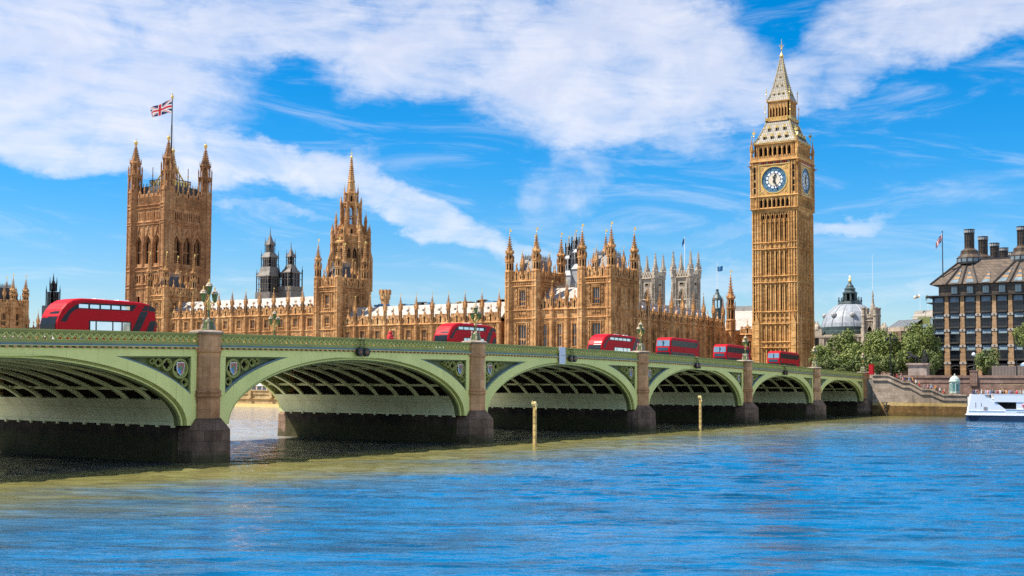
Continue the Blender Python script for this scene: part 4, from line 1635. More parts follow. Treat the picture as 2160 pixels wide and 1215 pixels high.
# ---- dials
NAVY = plain_mat('dark_blue_dial_iron', (0.018, 0.075, 0.13), 0.4, 0.2)
OPAL = plain_mat('white_opal_glass', (0.80, 0.82, 0.86), 0.25, 0.05)
CREAM = plain_mat('cream_opal_glass', (0.70, 0.61, 0.46), 0.4, 0.10, scale=2)
PALEBLUE = plain_mat('pale_blue_opal_cell', (0.20, 0.36, 0.50), 0.3, 0.2, scale=3)
NUM = ['XII', 'I', 'II', 'III', 'IV', 'V', 'VI', 'VII', 'VIII', 'IX', 'X', 'XI']


def ring(mb, r0, r1, y, mat, n=48, a0=0.0, a1=2 * PI):
    pts, fs = [], []
    for k in range(n + 1):
        a = a0 + (a1 - a0) * k / n
        pts += [(r0 * math.sin(a), y, r0 * math.cos(a)), (r1 * math.sin(a), y, r1 * math.cos(a))]
    for k in range(n):
        fs.append((2 * k, 2 * k + 2, 2 * k + 3, 2 * k + 1))
    mb.add(pts, fs, mat)


def dial_meshes():
    mb = MB()
    ring(mb, 0.0, 3.82, 0.0, 0)
    base = mb.data('clock_dial', [NAVY])
    mb = MB()
    ring(mb, 0.0, 1.80, -0.02, 1)
    for k in range(12):
        a = 2 * PI * k / 12
        ring(mb, 1.98, 2.55, -0.02, 0, 6, a + 0.085, a + 2 * PI / 12 - 0.085)
        # quatrefoil cells between the minutes
    for k in range(60):
        a = 2 * PI * k / 60
        ring(mb, 3.42, 3.66, -0.02, 2, 2, a + 0.022, a + 2 * PI / 60 - 0.022)
        if k % 5 == 2 or k % 5 == 3 or k % 5 == 4 or k % 5 == 1:
            pass
    # numerals: strokes of pale glass
    for k in range(12):
        a = 2 * PI * k / 12
        T0 = mb.T
        mb.T = Matrix.Rotation(a, 4, 'Y')
        s = NUM[k]
        adv = {'I': 0.17, 'V': 0.36, 'X': 0.36}
        tot = sum(adv[ch] for ch in s)
        x = -tot / 2
        for ch in s:
            w = adv[ch]
            z0, z1 = 2.72, 3.32

            def stroke(xa, za, xb, zb, t=0.045):
                mb.add([(xa - t, -0.03, za), (xa + t, -0.03, za), (xb + t, -0.03, zb), (xb - t, -0.03, zb)], [(0, 1, 2, 3)], 2)
            if ch == 'I':
                stroke(x + w / 2, z0, x + w / 2, z1)
            elif ch == 'V':
                stroke(x + w / 2, z0, x + 0.06, z1)
                stroke(x + w / 2, z0, x + w - 0.06, z1)
            else:
                stroke(x + 0.06, z0, x + w - 0.06, z1)
                stroke(x + w - 0.06, z0, x + 0.06, z1)
            x += w
        mb.T = T0
        # spandrel cells beside each numeral
        for d in (-0.17, 0.17):
            ring(mb, 2.78, 3.22, -0.02, 2, 3, a + d - 0.045 + 0.10 * (d > 0) - 0.10 * (d < 0) * 0 - 0.0, a + d + 0.03 + 0.05 * (d > 0))
    face = mb.data('numeral_ring', [OPAL, CREAM, PALEBLUE])

    def hand(pts):
        mb = MB()
        n = len(pts)
        mb.add([(x, -0.22, z) for x, z in pts] + [(x, -0.14, z) for x, z in pts],
               [tuple(range(n)), tuple(range(2 * n - 1, n - 1, -1))] + [(i, (i + 1) % n, (i + 1) % n + n, i + n) for i in range(n)])
        return mb
    hh = hand([(-0.22, -0.9), (0.22, -0.9), (0.30, -0.5), (0.16, 0), (0.14, 0.9), (0.34, 1.25), (0.17, 1.6), (0.0, 2.05), (-0.17, 1.6), (-0.34, 1.25), (-0.14, 0.9), (-0.16, 0), (-0.30, -0.5)]).data('hour_hand', BLACK)
    mh = hand([(-0.20, -1.1), (0.20, -1.1), (0.15, 0), (0.13, 1.4), (0.05, 3.6), (-0.05, 3.6), (-0.13, 1.4), (-0.15, 0)]).data('minute_hand', BLACK)
    return base, face, hh, mh


dbase, dface, dhour, dmin = dial_meshes()
for k in range(4):
    a = k * PI / 2
    d = Vector((0, -6.98, 67.0))
    d.rotate(Matrix.Rotation(a, 3, 'Z'))
    dial = place('clock_dial', dbase, CT, d, a)
    place('numeral_ring', dface, dial)
    for nm, me, deg in (('hour_hand', dhour, 13.5), ('minute_hand', dmin, 162)):
        o = place(nm, me, dial)
        o.rotation_euler = (0, R(deg), 0)


def ct_belfry(mb, L):
    n = 7
    w = (L - 2.4) / n
    mb.box(1.2, L - 1.2, 0.9, 1.0, 73.6, 77.9, 1)
    mb.plate([(0, 73.4), (L, 73.4), (L, 77.9), (0, 77.9)], [lancet(1.2 + w * (k + 0.5), w - 0.45, 73.9, 77.2, 4) for k in range(n)], 0.0, 0.4, 'y', 0)
    for k in range(n + 1):
        x = 1.2 + w * k
        mb.box(x - 0.10, x + 0.10, -0.18, 0.05, 73.4, 77.7, 0)
    for x in (0.35, L - 0.35):
        for f in (-0.3, 0.3):
            mb.box(x + f - 0.1, x + f + 0.1, -0.18, 0.05, 73.4, 77.9, 0)
    string(mb, -0.3, L + 0.3, 77.7, 0.5, 0.45)
    for k in range(26):
        x = L * (k + 0.5) / 26
        mb.box(x - 0.10, x + 0.10, -0.45, -0.3, 78.15, 78.6, 2)


mb = MB()
four_sides(mb, 6.25, ct_belfry)
for sx in (-1, 1):
    for sy in (-1, 1):
        pinnacle(mb, sx * 7.0, sy * 7.0, 0.42, 72.0, 76.6, 80.0, False)
        # flying strut from pinnacle to belfry
        mb.tube([(sx * 6.9, sy * 6.9, 75.0), (sx * 6.3, sy * 6.3, 76.6)], 0.16, 4, 0)
        # gilded standard on the corner of the roof
        mb.box(sx * 6.45 - 0.06, sx * 6.45 + 0.06, sy * 6.45 - 0.06, sy * 6.45 + 0.06, 78, 82.8, 2)
        mb.box(sx * 6.45 - 0.5, sx * 6.45 + 0.5, sy * 6.45 - 0.05, sy * 6.45 + 0.05, 81.2, 81.9, 2)
        mb.ball((sx * 6.45, sy * 6.45, 80.6), 0.25, 6, 4, mat=2)
part('belfry', mb, CS, CT)


def spire_roof():
    m, t, b = material('gilded_iron_spire_plates')
    pos = t.n('ShaderNodeTexCoord').outputs['Object']
    x, y, z = t.sep(pos)
    h = t.m('ADD', x, y)
    s1 = t.m('LESS_THAN', t.m('FRACT', t.m('DIVIDE', t.m('ADD', h, 50.0), 0.62)), 0.26)
    s2 = t.m('LESS_THAN', t.m('FRACT', t.m('DIVIDE', z, 1.05)), 0.13)
    n = t.noise(pos, 0.9, 5, 0.65)
    base = t.ramp(n, [(0.3, (0.24, 0.21, 0.16)), (0.7, (0.42, 0.39, 0.33))])
    col = t.mix(t.m('MULTIPLY', t.m('MAXIMUM', s1, s2), 0.72), base, (0.10, 0.07, 0.03))
    t.link(col, b.inputs['Base Color'])
    b.inputs['Roughness'].default_value = 0.6
    b.inputs['Specular IOR Level'].default_value = 0.25
    return m


SPIREROOF = spire_roof()


def dormers(mb, rows, zs, hs):
    """small gabled dormers on a four sided roof; hs(z) gives the half width"""
    for z, n, s in rows:
        h = hs(z)
        for i in range(4):
            T0 = mb.T
            mb.T = Matrix.Rotation(i * PI / 2, 4, 'Z')
            for k in range(n):
                x = (k - (n - 1) / 2) * (2 * h * 0.80 / max(n, 2))
                y = -h - 0.02
                mb.box(x - 0.42 * s, x + 0.42 * s, y - 0.30 * s, y + 1.0, z, z + 0.9 * s, 0)
                mb.box(x - 0.26 * s, x + 0.26 * s, y - 0.34 * s, y, z + 0.10 * s, z + 1.0 * s, 1)
                mb.add([(x - 0.55 * s, y - 0.36 * s, z + 0.8 * s), (x + 0.55 * s, y - 0.36 * s, z + 0.8 * s), (x, y - 0.36 * s, z + 1.75 * s),
                        (x - 0.55 * s, y + 1.2, z + 0.8 * s), (x + 0.55 * s, y + 1.2, z + 0.8 * s), (x, y + 1.2, z + 1.75 * s)],
                       [(0, 1, 2), (0, 2, 5, 3), (1, 4, 5, 2)], 2)
            mb.T = T0


def pyramid(mb, prof, mat=0):
    pts, fs = [], []
    for h, z in prof:
        pts += [(-h, -h, z), (h, -h, z), (h, h, z), (-h, h, z)]
    for j in range(len(prof) - 1):
        for k in range(4):
            k2 = (k + 1) % 4
            fs.append((4 * j + k, 4 * j + k2, 4 * j + 4 + k2, 4 * j + 4 + k))
    mb.add(pts, fs, mat)
    # gilded knobs up the hips
    for j in range(len(prof) - 1):
        (h0, z0), (h1, z1) = prof[j], prof[j + 1]
        n = max(1, int((z1 - z0) / 0.55))
        for i in range(n):
            f = i / n
            h, z = h0 + (h1 - h0) * f, z0 + (z1 - z0) * f
            for sx in (-1, 1):
                for sy in (-1, 1):
                    s = 0.10 + 0.01 * h
                    mb.box(sx * h - s, sx * h + s, sy * h - s, sy * h + s, z - 0.05, z + 0.34, 2)


mb = MB()
lo = [(6.55, 78.2), (5.6, 79.9), (4.75, 81.8), (4.05, 83.6), (3.45, 85.3)]
pyramid(mb, lo)


def interp(prof, z):
    for (h0, z0), (h1, z1) in zip(prof, prof[1:]):
        if z0 <= z <= z1:
            return h0 + (h1 - h0) * (z - z0) / (z1 - z0)
    return prof[-1][0]


dormers(mb, ((79.4, 4, 1.05), (82.1, 3, 1.0)), 0, lambda z: interp(lo, z + 0.5))
part('lower_roof', mb, [SPIREROOF, DARKGAP, GOLD], CT)


def ct_lantern(mb, L):
    n = 6
    w = (L - 1.0) / n
    mb.box(0.4, L - 0.4, 1.1, 1.2, 85.3, 91.2, 1)
    mb.plate([(0, 85.3), (L, 85.3), (L, 91.3), (0, 91.3)], [lancet(0.5 + w * (k + 0.5), w - 0.36, 86.6, 89.4, 4) for k in range(n)], 0.0, 0.3, 'y', 0)
    for k in range(n + 1):
        x = 0.5 + w * k
        mb.box(x - 0.09, x + 0.09, -0.16, 0.05, 85.6, 91.1, 0)
        if k < n:
            mb.box(x + w / 2 - 0.06, x + w / 2 + 0.06, -0.1, 0.05, 89.6, 91.1, 0)
    mb.box(-0.55, L + 0.55, -0.55, 0.2, 85.2, 85.5, 0)
    for k in range(20):
        x = -0.5 + (L + 1.0) * (k + 0.5) / 20
        mb.box(x - 0.09, x + 0.09, -0.55, -0.42, 85.5, 86.25, 2)
    mb.box(-0.5, L + 0.5, -0.55, -0.43, 86.2, 86.35, 2)
    string(mb, -0.3, L + 0.3, 91.0, 0.45, 0.4)


mb = MB()
four_sides(mb, 3.25, ct_lantern)
for sx in (-1, 1):
    for sy in (-1, 1):
        for h, za, zb in ((3.85, 85.3, 90.4), (3.55, 91.3, 95.2)):
            mb.box(sx * h - 0.06, sx * h + 0.06, sy * h - 0.06, sy * h + 0.06, za, zb, 2)
            mb.ball((sx * h, sy * h, za + (zb - za) * 0.55), 0.20, 6, 4, mat=2)
            mb.box(sx * h - 0.22, sx * h + 0.22, sy * h - 0.04, sy * h + 0.04, zb - 1.0, zb - 0.7, 2)
part('lantern', mb, CS, CT)
mb = MB()
hi_ = [(3.45, 91.4), (2.75, 93.2), (2.15, 95.3), (1.55, 98.0), (1.05, 100.6), (0.65, 102.9), (0.33, 105.0)]
pyramid(mb, hi_)
dormers(mb, ((93.2, 3, 0.55), (95.9, 2, 0.5), (98.6, 1, 0.5), (101.0, 1, 0.35)), 0, lambda z: interp(hi_, z + 0.3))
part('spire', mb, [SPIREROOF, DARKGAP, GOLD], CT)
mb = MB()
mb.lathe(0, 0, [(0.36, 104.9), (0.62, 105.3), (0.62, 105.7), (0.30, 106.2), (0.12, 106.8), (0.10, 107.5), (0.34, 107.8), (0.10, 108.1), (0.06, 110.8)], 8, mat=0)
for sx, sy in ((1, 0), (-1, 0), (0, 1), (0, -1)):
    mb.tube([(0, 0, 108.2), (sx * 0.5, sy * 0.5, 108.4), (sx * 0.75, sy * 0.75, 109.0)], 0.07, 4)
part('finial', mb, GOLD, CT)

# ------------------------------------------------------------------ great flag tower
VT = thing('flag_tower', 'massive square gothic tower with four crowned turrets carrying a tall flagpole', 'tower', (-398.4, 348.0, 0))
VT.scale = (1.07, 1.07, 1.024)
VS = [STONE_VIC, DARKGAP, GOLD]
VH = 10.6


def vt_face(mb, L):
    m = 2.6
    # big recessed lancets
    W = L - 2 * m
    w = W / 3
    mb.box(0, L, 1.2, 1.3, 3, 84, 1)
    wall_grid(mb, 0, L, 3, 54.3, [(m + w * (k + 0.5) - 1.0, m + w * (k + 0.5) + 1.0, 34.0, 41.5) for k in range(3)] + [(m + w * k + 0.55 + j * 1.28, m + w * k + 1.35 + j * 1.28, 47.2, 50.2) for k in range(3) for j in range(3)], 0.8)
    mb.plate([(0, 54.3), (L, 54.3), (L, 69.0), (0, 69.0)], [lancet(m + w * (k + 0.5), w - 1.5, 54.9, 66.6, 5) for k in range(3)], 0.0, 1.1, 'y', 0)
    for k in range(3):
        c = m + w * (k + 0.5)
        for x, q in ((-0.5, 0.75), (0.5, 0.75), (0.0, 0.70)):
            mb.box(c + x - 0.09, c + x + 0.09, q, q + 0.3, 54.9, 65.5, 0)
        mb.box(c - 1.2, c + 1.2, 0.72, 1.0, 59.6, 60.1, 0)
        # ogee hood with finial
        mb.tube([(c - w / 2 + 0.45, -0.08, 63.2), (c - w / 2 + 0.75, -0.12, 65.2), (c - 0.75, -0.14, 66.9), (c, -0.14, 69.6)], 0.17, 4, 0)
        mb.tube([(c + w / 2 - 0.45, -0.08, 63.2), (c + w / 2 - 0.75, -0.12, 65.2), (c + 0.75, -0.14, 66.9), (c, -0.14, 69.6)], 0.17, 4, 0)
        mb.box(c - 0.35, c + 0.35, -0.2, 0.0, 69.4, 69.8, 0)
        mb.lathe(c, -0.1, [(0.2, 69.6), (0.35, 70.0), (0.05, 70.9)], 4, mat=0)
    for k in range(4):
        x = m + w * k
        for f in (-0.32, 0.32):
            mb.box(x + f - 0.13, x + f + 0.13, -0.25, 0.02, 3, 78.0, 0)
        mb.lathe(x, -0.2, [(0.42, 53.4), (0.42, 62.5), (0.5, 62.7), (0.12, 65.2), (0.03, 65.8)], 6, mat=0)
    wall_grid(mb, 0, L, 69.0, 84.0, [(m + w * k + 0.5 + j * 0.93, m + w * k + 1.02 + j * 0.93, 73.0, 76.2) for k in range(3) for j in range(5)], 0.6)
    for z in (31.0, 44.6, 46.0, 51.6, 53.2, 71.0, 72.0, 77.6, 79.0):
        string(mb, 0, L, z, 0.45, 0.42)
    ribs(mb, m, L - m, 70.0, 71.0, 24, 0.16, 0.14)
    ribs(mb, m, L - m, 51.9, 53.2, 20, 0.16, 0.14)
    ribs(mb, m, L - m, 44.9, 46.0, 20, 0.16, 0.14)
    ribs(mb, m, L - m, 77.9, 79.0, 26, 0.16, 0.14)
    ribs(mb, m, L - m, 31.4, 44.6, 10, 0.12, 0.10)
    # pierced parapet with five gablets
    for k in range(26):
        x = m + W * (k + 0.5) / 26
        mb.box(x - 0.12, x + 0.12, -0.16, 0.0, 79.4, 83.0, 0)
        mb.box(x - 0.12 + 0.2, x + 0.12 + 0.2, -0.03, -0.01, 80.0, 82.0, 1)
    string(mb, m, L - m, 82.4, 0.35, 0.25)
    for k in range(3):
        c = m + w * (k + 0.5)
        gablet(mb, c, 82.6, 2.2, 3.2, -0.1)
        for f in (-0.5, 0.5):
            mb.lathe(c + f * w * 0.98, -0.05, [(0.28, 82.8), (0.26, 85.2), (0.36, 85.4), (0.04, 87.6)], 6, mat=0)


mb = MB()
four_sides(mb, VH, vt_face)
part('wall', mb, VS, VT)


def vt_turret():
    mb = MB()
    r = 2.75
    prof = [(r, 3)]
    for z in (31.0, 44.6, 46.0, 51.6, 53.2, 71.0, 72.0, 77.6, 79.0, 84.6):
        prof += [(r, z), (r + 0.28, z + 0.15), (r + 0.28, z + 0.38), (r, z + 0.5)]
    prof += [(r * 0.96, 86.4)]
    mb.lathe(0, 0, prof, 8, mat=0)
    for k in range(8):
        a = PI / 8 + 2 * PI * k / 8
        x, y = r * math.cos(a), r * math.sin(a)
        mb.box(x - 0.16, x + 0.16, y - 0.16, y + 0.16, 3, 86.5, 0)
        # first open stage: corner posts
        mb.box(x * 0.95 - 0.22, x * 0.95 + 0.22, y * 0.95 - 0.22, y * 0.95 + 0.22, 86, 92.4, 0)
        mb.lathe(x * 1.02, y * 1.02, [(0.2, 91.5), (0.18, 94.6), (0.26, 94.7), (0.03, 96.6)], 4, mat=0)
        x2, y2 = 0.70 * x, 0.70 * y
        mb.box(x2 - 0.17, x2 + 0.17, y2 - 0.17, y2 + 0.17, 92.5, 97.6, 0)
        mb.lathe(x2 * 1.2, y2 * 1.2, [(0.16, 97.4), (0.03, 99.8)], 4, mat=0)
        a2 = 2 * PI * k / 8
        T0 = mb.T
        mb.T = Matrix.Rotation(a2, 4, 'Z')
        q = r * math.cos(PI / 8)
        for i in range(6):
            for (za, zb) in ((47, 51), (54, 61), (62.5, 69.8)):
                pass
        for (za, zb) in ((32.5, 43.5), (54.4, 61.4), (62.4, 70.2), (72.8, 76.8), (80, 84)):
            for f in (-0.5, 0.5):
                mb.box(q - 0.02, q + 0.10, f - 0.07, f + 0.07, za, zb, 0)
            mb.box(q - 0.02, q + 0.10, -0.8, 0.8, (za + zb) / 2, (za + zb) / 2 + 0.18, 0)
        # arch heads of the two open stages
        mb.plate([(-1.0, 90.2), (1.0, 90.2), (1.0, 92.4), (-1.0, 92.4)], [lancet(-0.42, 0.62, 90.21, 91.6, 4), lancet(0.42, 0.62, 90.21, 91.6, 4)], q * 0.96, q * 0.86, 'x', 0)
        mb.box(q * 0.88, q * 0.94, -0.09, 0.09, 86, 91, 0)
        mb.plate([(-0.72, 95.8), (0.72, 95.8), (0.72, 97.6), (-0.72, 97.6)], [lancet(0, 0.7, 95.81, 97.0, 4)], q * 0.70, q * 0.60, 'x', 0)
        mb.add([(q * 0.72, -0.75, 97.6), (q * 0.72, 0.75, 97.6), (q * 0.66, 0, 99.8)], [(0, 1, 2)], 0)
        mb.T = T0
    mb.lathe(0, 0, [(2.9, 92.2), (3.0, 92.5), (3.0, 92.8), (2.2, 93.0)], 8, mat=0)
    mb.lathe(0, 0, [(2.1, 97.5), (2.2, 97.8), (1.55, 98.8), (1.15, 100.4), (0.72, 102.4), (0.42, 104.2), (0.30, 105.4)], 8, mat=0)
    mb.lathe(0, 0, [(1.0, 86), (1.0, 92), (0.6, 92.2), (0.6, 97.6)], 8, mat=0)
    crockets(mb, 0, 0, ((1.7, 98.4), (0.35, 104.6)), 8, PI / 8, 0.15, 8)
    # gilded crown and ball
    mb.lathe(0, 0, [(0.3, 105.3), (0.55, 105.6), (0.75, 106.2), (0.72, 106.7), (0.4, 107.1), (0.12, 107.3), (0.08, 108.4)], 8, mat=2)
    return mb.data('turret', VS)


vtm = vt_turret()
for sx in (-1, 1):
    for sy in (-1, 1):
        place('turret', vtm, VT, (sx * 9.6, sy * 9.6, 0))
mb = MB()
mb.taper(-9.4, 9.4, -9.4, 9.4, 83, 87.6, 1.8, 1.8, 0)
mb.box(-7.2, 7.2, -7.2, 7.2, 87.6, 87.9, 0)
for i in range(4):
    mb.T = Matrix.Rotation(i * PI / 2, 4, 'Z')
    for k in range(22):
        x = -9.4 + 18.8 * k / 21
        mb.box(x - 0.07, x + 0.07, -9.45, -9.3, 84.5, 88.6, 1 if k % 3 else 2)
    for k in range(17):
        x = -5.6 + 11.2 * k / 16
        mb.box(x - 0.12, x + 0.12, -5.7, -5.5, 87.8, 90.9, 2 if k % 2 else 1)
    mb.box(-5.7, 5.7, -5.7, -5.55, 89.6, 89.9, 2)
    mb.box(-5.7, 5.7, -5.7, -5.55, 90.6, 90.85, 1)
    # iron strut rising to the mast foot
    mb.tube([(-4.9, -4.9, 87.8), (-2.6, -2.6, 93.5), (-0.9, -0.9, 98.5), (-0.35, -0.35, 104)], [0.34, 0.34, 0.3, 0.2], 5, 2)
    mb.tube([(-4.4, 0, 87.8), (-2.2, 0, 93.0), (-0.6, 0, 99.0)], [0.25, 0.25, 0.2], 5, 1)
    mb.box(-4.95, -4.75, -4.95, -4.75, 88, 96.4, 1)
    mb.box(-5.05, -4.65, -5.05, -4.65, 92.6, 93.2, 2)
mb.T = Matrix.Identity(4)
part('roof', mb, [SLATE, IRONDARK, GOLD], VT)

# ---- flags
FRED = plain_mat('flag_red', (0.62, 0.02, 0.03), 0.8, 0.1)
FWHITE = plain_mat('flag_white', (0.78, 0.77, 0.76), 0.8, 0.05)
FBLUE = plain_mat('flag_navy', (0.010, 0.022, 0.085), 0.8, 0.15)


def union_colour(u, v):
    """u 0..2 along the fly, v 0..1 down: red 0, white 1, blue 2"""
    x, y = u - 1.0, v - 0.5
    if abs(x) < 0.10 or abs(y) < 0.10:
        return 0
    if abs(x) < 0.167 or abs(y) < 0.167:
        return 1
    for s in (1, -1):
        d = (y - s * x * 0.5) / math.sqrt(1.25)
        side = (1 if x > 0 else -1)
        dd = d * s * side
        if abs(d) < 0.10:
            off = 0.033 * (1 if s * side > 0 else -1) * s
            if 0.0 < d * side * (1 if s > 0 else -1) < 0.066:
                return 0
            return 1
    return 2


def flag_mesh(w, h, shape, nu=40, nv=24, colour=union_colour, mats=(FRED, FWHITE, FBLUE)):
    """cloth hanging from a hoist at x=0, z=0 (top); shape(u, v) -> (x, y, z) with u, v in 0..1"""
    mb = MB()
    for th in (0.0, 0.03):
        base = len(mb.v)
        pts = [Vector(shape(i / nu, j / nv)) + Vector((0, th, 0)) for j in range(nv + 1) for i in range(nu + 1)]
        fs = []
        mi = []
        for j in range(nv):
            for i in range(nu):
                a = j * (nu + 1) + i
                q = (a, a + 1, a + nu + 2, a + nu + 1)
                fs.append(q if th == 0 else q[::-1])
                mi.append(colour(2 * (i + 0.5) / nu, (j + 0.5) / nv))
        o = len(mb.v)
        mb.v += [tuple(p) for p in pts]
        mb.f += [tuple(k + o for k in f) for f in fs]
        mb.mi += mi
    return mb.data('flag', list(mats), True)


fp = thing('flagpole', 'tall dark flagpole with gilded ball on the great flag tower', 'flagpole', (-398.2, 348.0, 90.4))
mb = MB()
mb.lathe(0, 0, [(0.42, 0), (0.34, 16), (0.28, 26), (0.2, 38.6)], 8, mat=0)
part('mast', mb, [IRONDARK], fp)
mb = MB()
mb.lathe(0, 0, [(0.15, 38.4), (0.55, 38.8), (0.62, 39.5), (0.3, 40.2), (0.05, 41.2)], 8, mat=0)
part('gilded_ball', mb, GOLD, fp)
mb = MB()
for sx, sy in ((-1, 0.2), (1, -0.2)):
    mb.tube([(0, 0, 30), (sx * 3.4, sy * 3, 9)], 0.045, 3)
part('stay_wire', mb, IRONGREY, fp)


def fly(u, v):
    dx, dy = -0.94, -0.35       # fly direction: to the left, a little towards the viewer
    s = u * 10.6
    wave = 0.55 * math.sin(u * 7.0 + v * 1.2) * u
    z = -v * 5.8 * (1 - 0.28 * u) - u * 3.2 * (0.85 + 0.3 * u) + 0.25 * math.sin(u * 9)
    if u > 0.86:
        s -= (u - 0.86) * 8 * v
    return (dx * s + dy * wave * -1, dy * s + 0.9 * wave, z)


tag(place('flag', flag_mesh(8.4, 5.2, fly), None, (-398.5, 347.9, 128.6)), 'big red white and blue crossed flag streaming left from the great tower', 'flag')

# ------------------------------------------------------------------ octagonal stone spire
SP = thing('spire_tower', 'slender octagonal gothic stone spire with open lantern behind the palace roofs', 'tower', (-285.6, 335.0, 0))
mb = MB()
mb.lathe(0, 0, [(7.0, 28), (7.0, 40), (7.4, 40.2), (7.4, 40.7), (6.8, 41), (6.7, 57.2), (7.2, 57.6), (7.2, 58.2), (6.6, 58.6), (6.6, 60.0)], 8, mat=0)
mb.lathe(0, 0, [(6.3, 59.2), (5.0, 61.4), (4.0, 64.2), (3.9, 64.6)], 8, mat=0)
for k in range(8):
    a = PI / 8 + 2 * PI * k / 8
    ca, sa = math.cos(a), math.sin(a)
    # angle buttress with pinnacle, flyer
    mb.lathe(7.3 * ca, 7.3 * sa, [(0.85, 28), (0.8, 45), (0.62, 46), (0.60, 57.5), (0.75, 57.8), (0.5, 58.2), (0.5, 61.6), (0.62, 61.8), (0.15, 64.2), (0.03, 65.2)], 8, mat=0)
    mb.tube([(7.2 * ca, 7.2 * sa, 56), (8.3 * ca, 8.3 * sa, 52), (8.3 * ca, 8.3 * sa, 40)], 0.4, 4, 0)
    mb.lathe(5.9 * ca, 5.9 * sa, [(0.42, 59), (0.4, 65.5), (0.5, 65.7), (0.1, 68.6), (0.03, 69.2)], 6, mat=0)
    mb.box(5.9 * ca - 0.03, 5.9 * ca + 0.03, 5.9 * sa - 0.03, 5.9 * sa + 0.03, 69, 70.2, 2)
    mb.tube([(5.9 * ca, 5.9 * sa, 62.0), (4.1 * ca, 4.1 * sa, 65.2)], 0.22, 4, 0)
    # open lantern posts and outer pinnacles
    mb.box(3.35 * ca - 0.42, 3.35 * ca + 0.42, 3.35 * sa - 0.42, 3.35 * sa + 0.42, 63.8, 72.2, 0)
    mb.lathe(4.0 * ca, 4.0 * sa, [(0.3, 63.5), (0.26, 72.8), (0.36, 73.0), (0.04, 75.2)], 6, mat=0)
    mb.lathe(2.7 * ca, 2.7 * sa, [(0.24, 72), (0.22, 76.2), (0.3, 76.4), (0.03, 79.0)], 4, mat=0)
    mb.box(2.7 * ca - 0.03, 2.7 * ca + 0.03, 2.7 * sa - 0.03, 2.7 * sa + 0.03, 78.8, 80.2, 2)
    mb.T = Matrix.Rotation(2 * PI * k / 8, 4, 'Z')
    q = 6.7 * math.cos(PI / 8)
    # pair of tall windows with transom on each side
    for f in (-1.05, 1.05):
        mb.box(q - 0.1, q + 0.03, f - 0.62, f + 0.62, 44.6, 54.4, 1)
        mb.box(q, q + 0.16, f - 0.06, f + 0.06, 44.6, 54.4, 0)
        mb.box(q, q + 0.14, f - 0.62, f + 0.62, 49.3, 49.7, 0)
        mb.add([(q + 0.035, f - 0.63, 54.4), (q + 0.035, f + 0.63, 54.4), (q + 0.035, f, 55.9)], [(0, 1, 2)], 1)
        for e in (-0.72, 0.72):
            mb.box(q, q + 0.22, f + e - 0.09, f + e + 0.09, 43.6, 56.2, 0)
    for j in range(7):
        f = -2.3 + 4.6 * j / 6
        mb.box(q, q + 0.12, f - 0.07, f + 0.07, 41, 43.6, 0)
        mb.box(q * 1.0, q + 0.3, f - 0.2, f + 0.2, 59.4, 60.9, 0)
    # small dormer in the sloped stage
    mb.box(3.6, 4.8, -0.7, 0.7, 60.5, 63.2, 0)
    mb.box(4.7, 4.83, -0.35, 0.35, 60.9, 62.8, 1)
    mb.add([(4.82, -0.8, 63.2), (4.82, 0.8, 63.2), (4.82, 0, 64.7), (3.4, 0, 64.7), (3.4, -0.8, 63.2), (3.4, 0.8, 63.2)], [(0, 1, 2), (0, 2, 3, 4), (1, 5, 3, 2)], 0)
    # heads of the open lantern
    q2 = 3.35 * math.cos(PI / 8)
    mb.plate([(-1.15, 70.2), (1.15, 70.2), (1.15, 72.6), (-1.15, 72.6)], [lancet(0, 1.5, 70.21, 71.9, 4)], q2 + 0.25, q2 - 0.2, 'x', 0)
    mb.box(q2, q2 + 0.18, -0.09, 0.09, 64, 71, 0)
    mb.box(q2, q2 + 0.18, -1.1, 1.1, 67.4, 67.9, 0)
    mb.box(2.0, 2.12, -0.28, 0.28, 73.2, 75.4, 1)
    mb.T = Matrix.Identity(4)
mb.lathe(0, 0, [(3.6, 72.2), (3.9, 72.5), (3.9, 72.9), (2.2, 73.2), (2.15, 76.0), (2.5, 76.3), (2.5, 76.7), (1.7, 77.0)], 8, mat=0)
part('wall', mb, ST, SP)
mb = MB()
mb.lathe(0, 0, [(1.7, 76.6), (1.22, 80.6), (1.40, 80.7), (1.40, 81.0), (1.15, 81.3), (0.78, 85.0), (0.9, 85.1), (0.9, 85.35), (0.72, 85.5), (0.28, 89.6)], 8, mat=0)
crockets(mb, 0, 0, ((1.62, 77.2), (0.30, 89.4)), 8, PI / 8, 0.10, 16)
part('spire', mb, ST, SP)
mb = MB()
mb.lathe(0, 0, [(0.28, 89.5), (0.5, 89.8), (0.55, 90.2), (0.2, 90.6), (0.07, 90.9), (0.05, 93.6)], 8)
mb.box(-0.5, 0.5, -0.05, 0.05, 91.4, 91.7)
part('finial', mb, GOLD, SP)

# ------------------------------------------------------------------ iron ventilation towers and other roofs far behind
VENTROOF = plain_mat('brown_grey_iron_roof', (0.19, 0.165, 0.135), 0.6, 0.3)
VG = [IRONGREY, IRONDARK, VENTROOF]


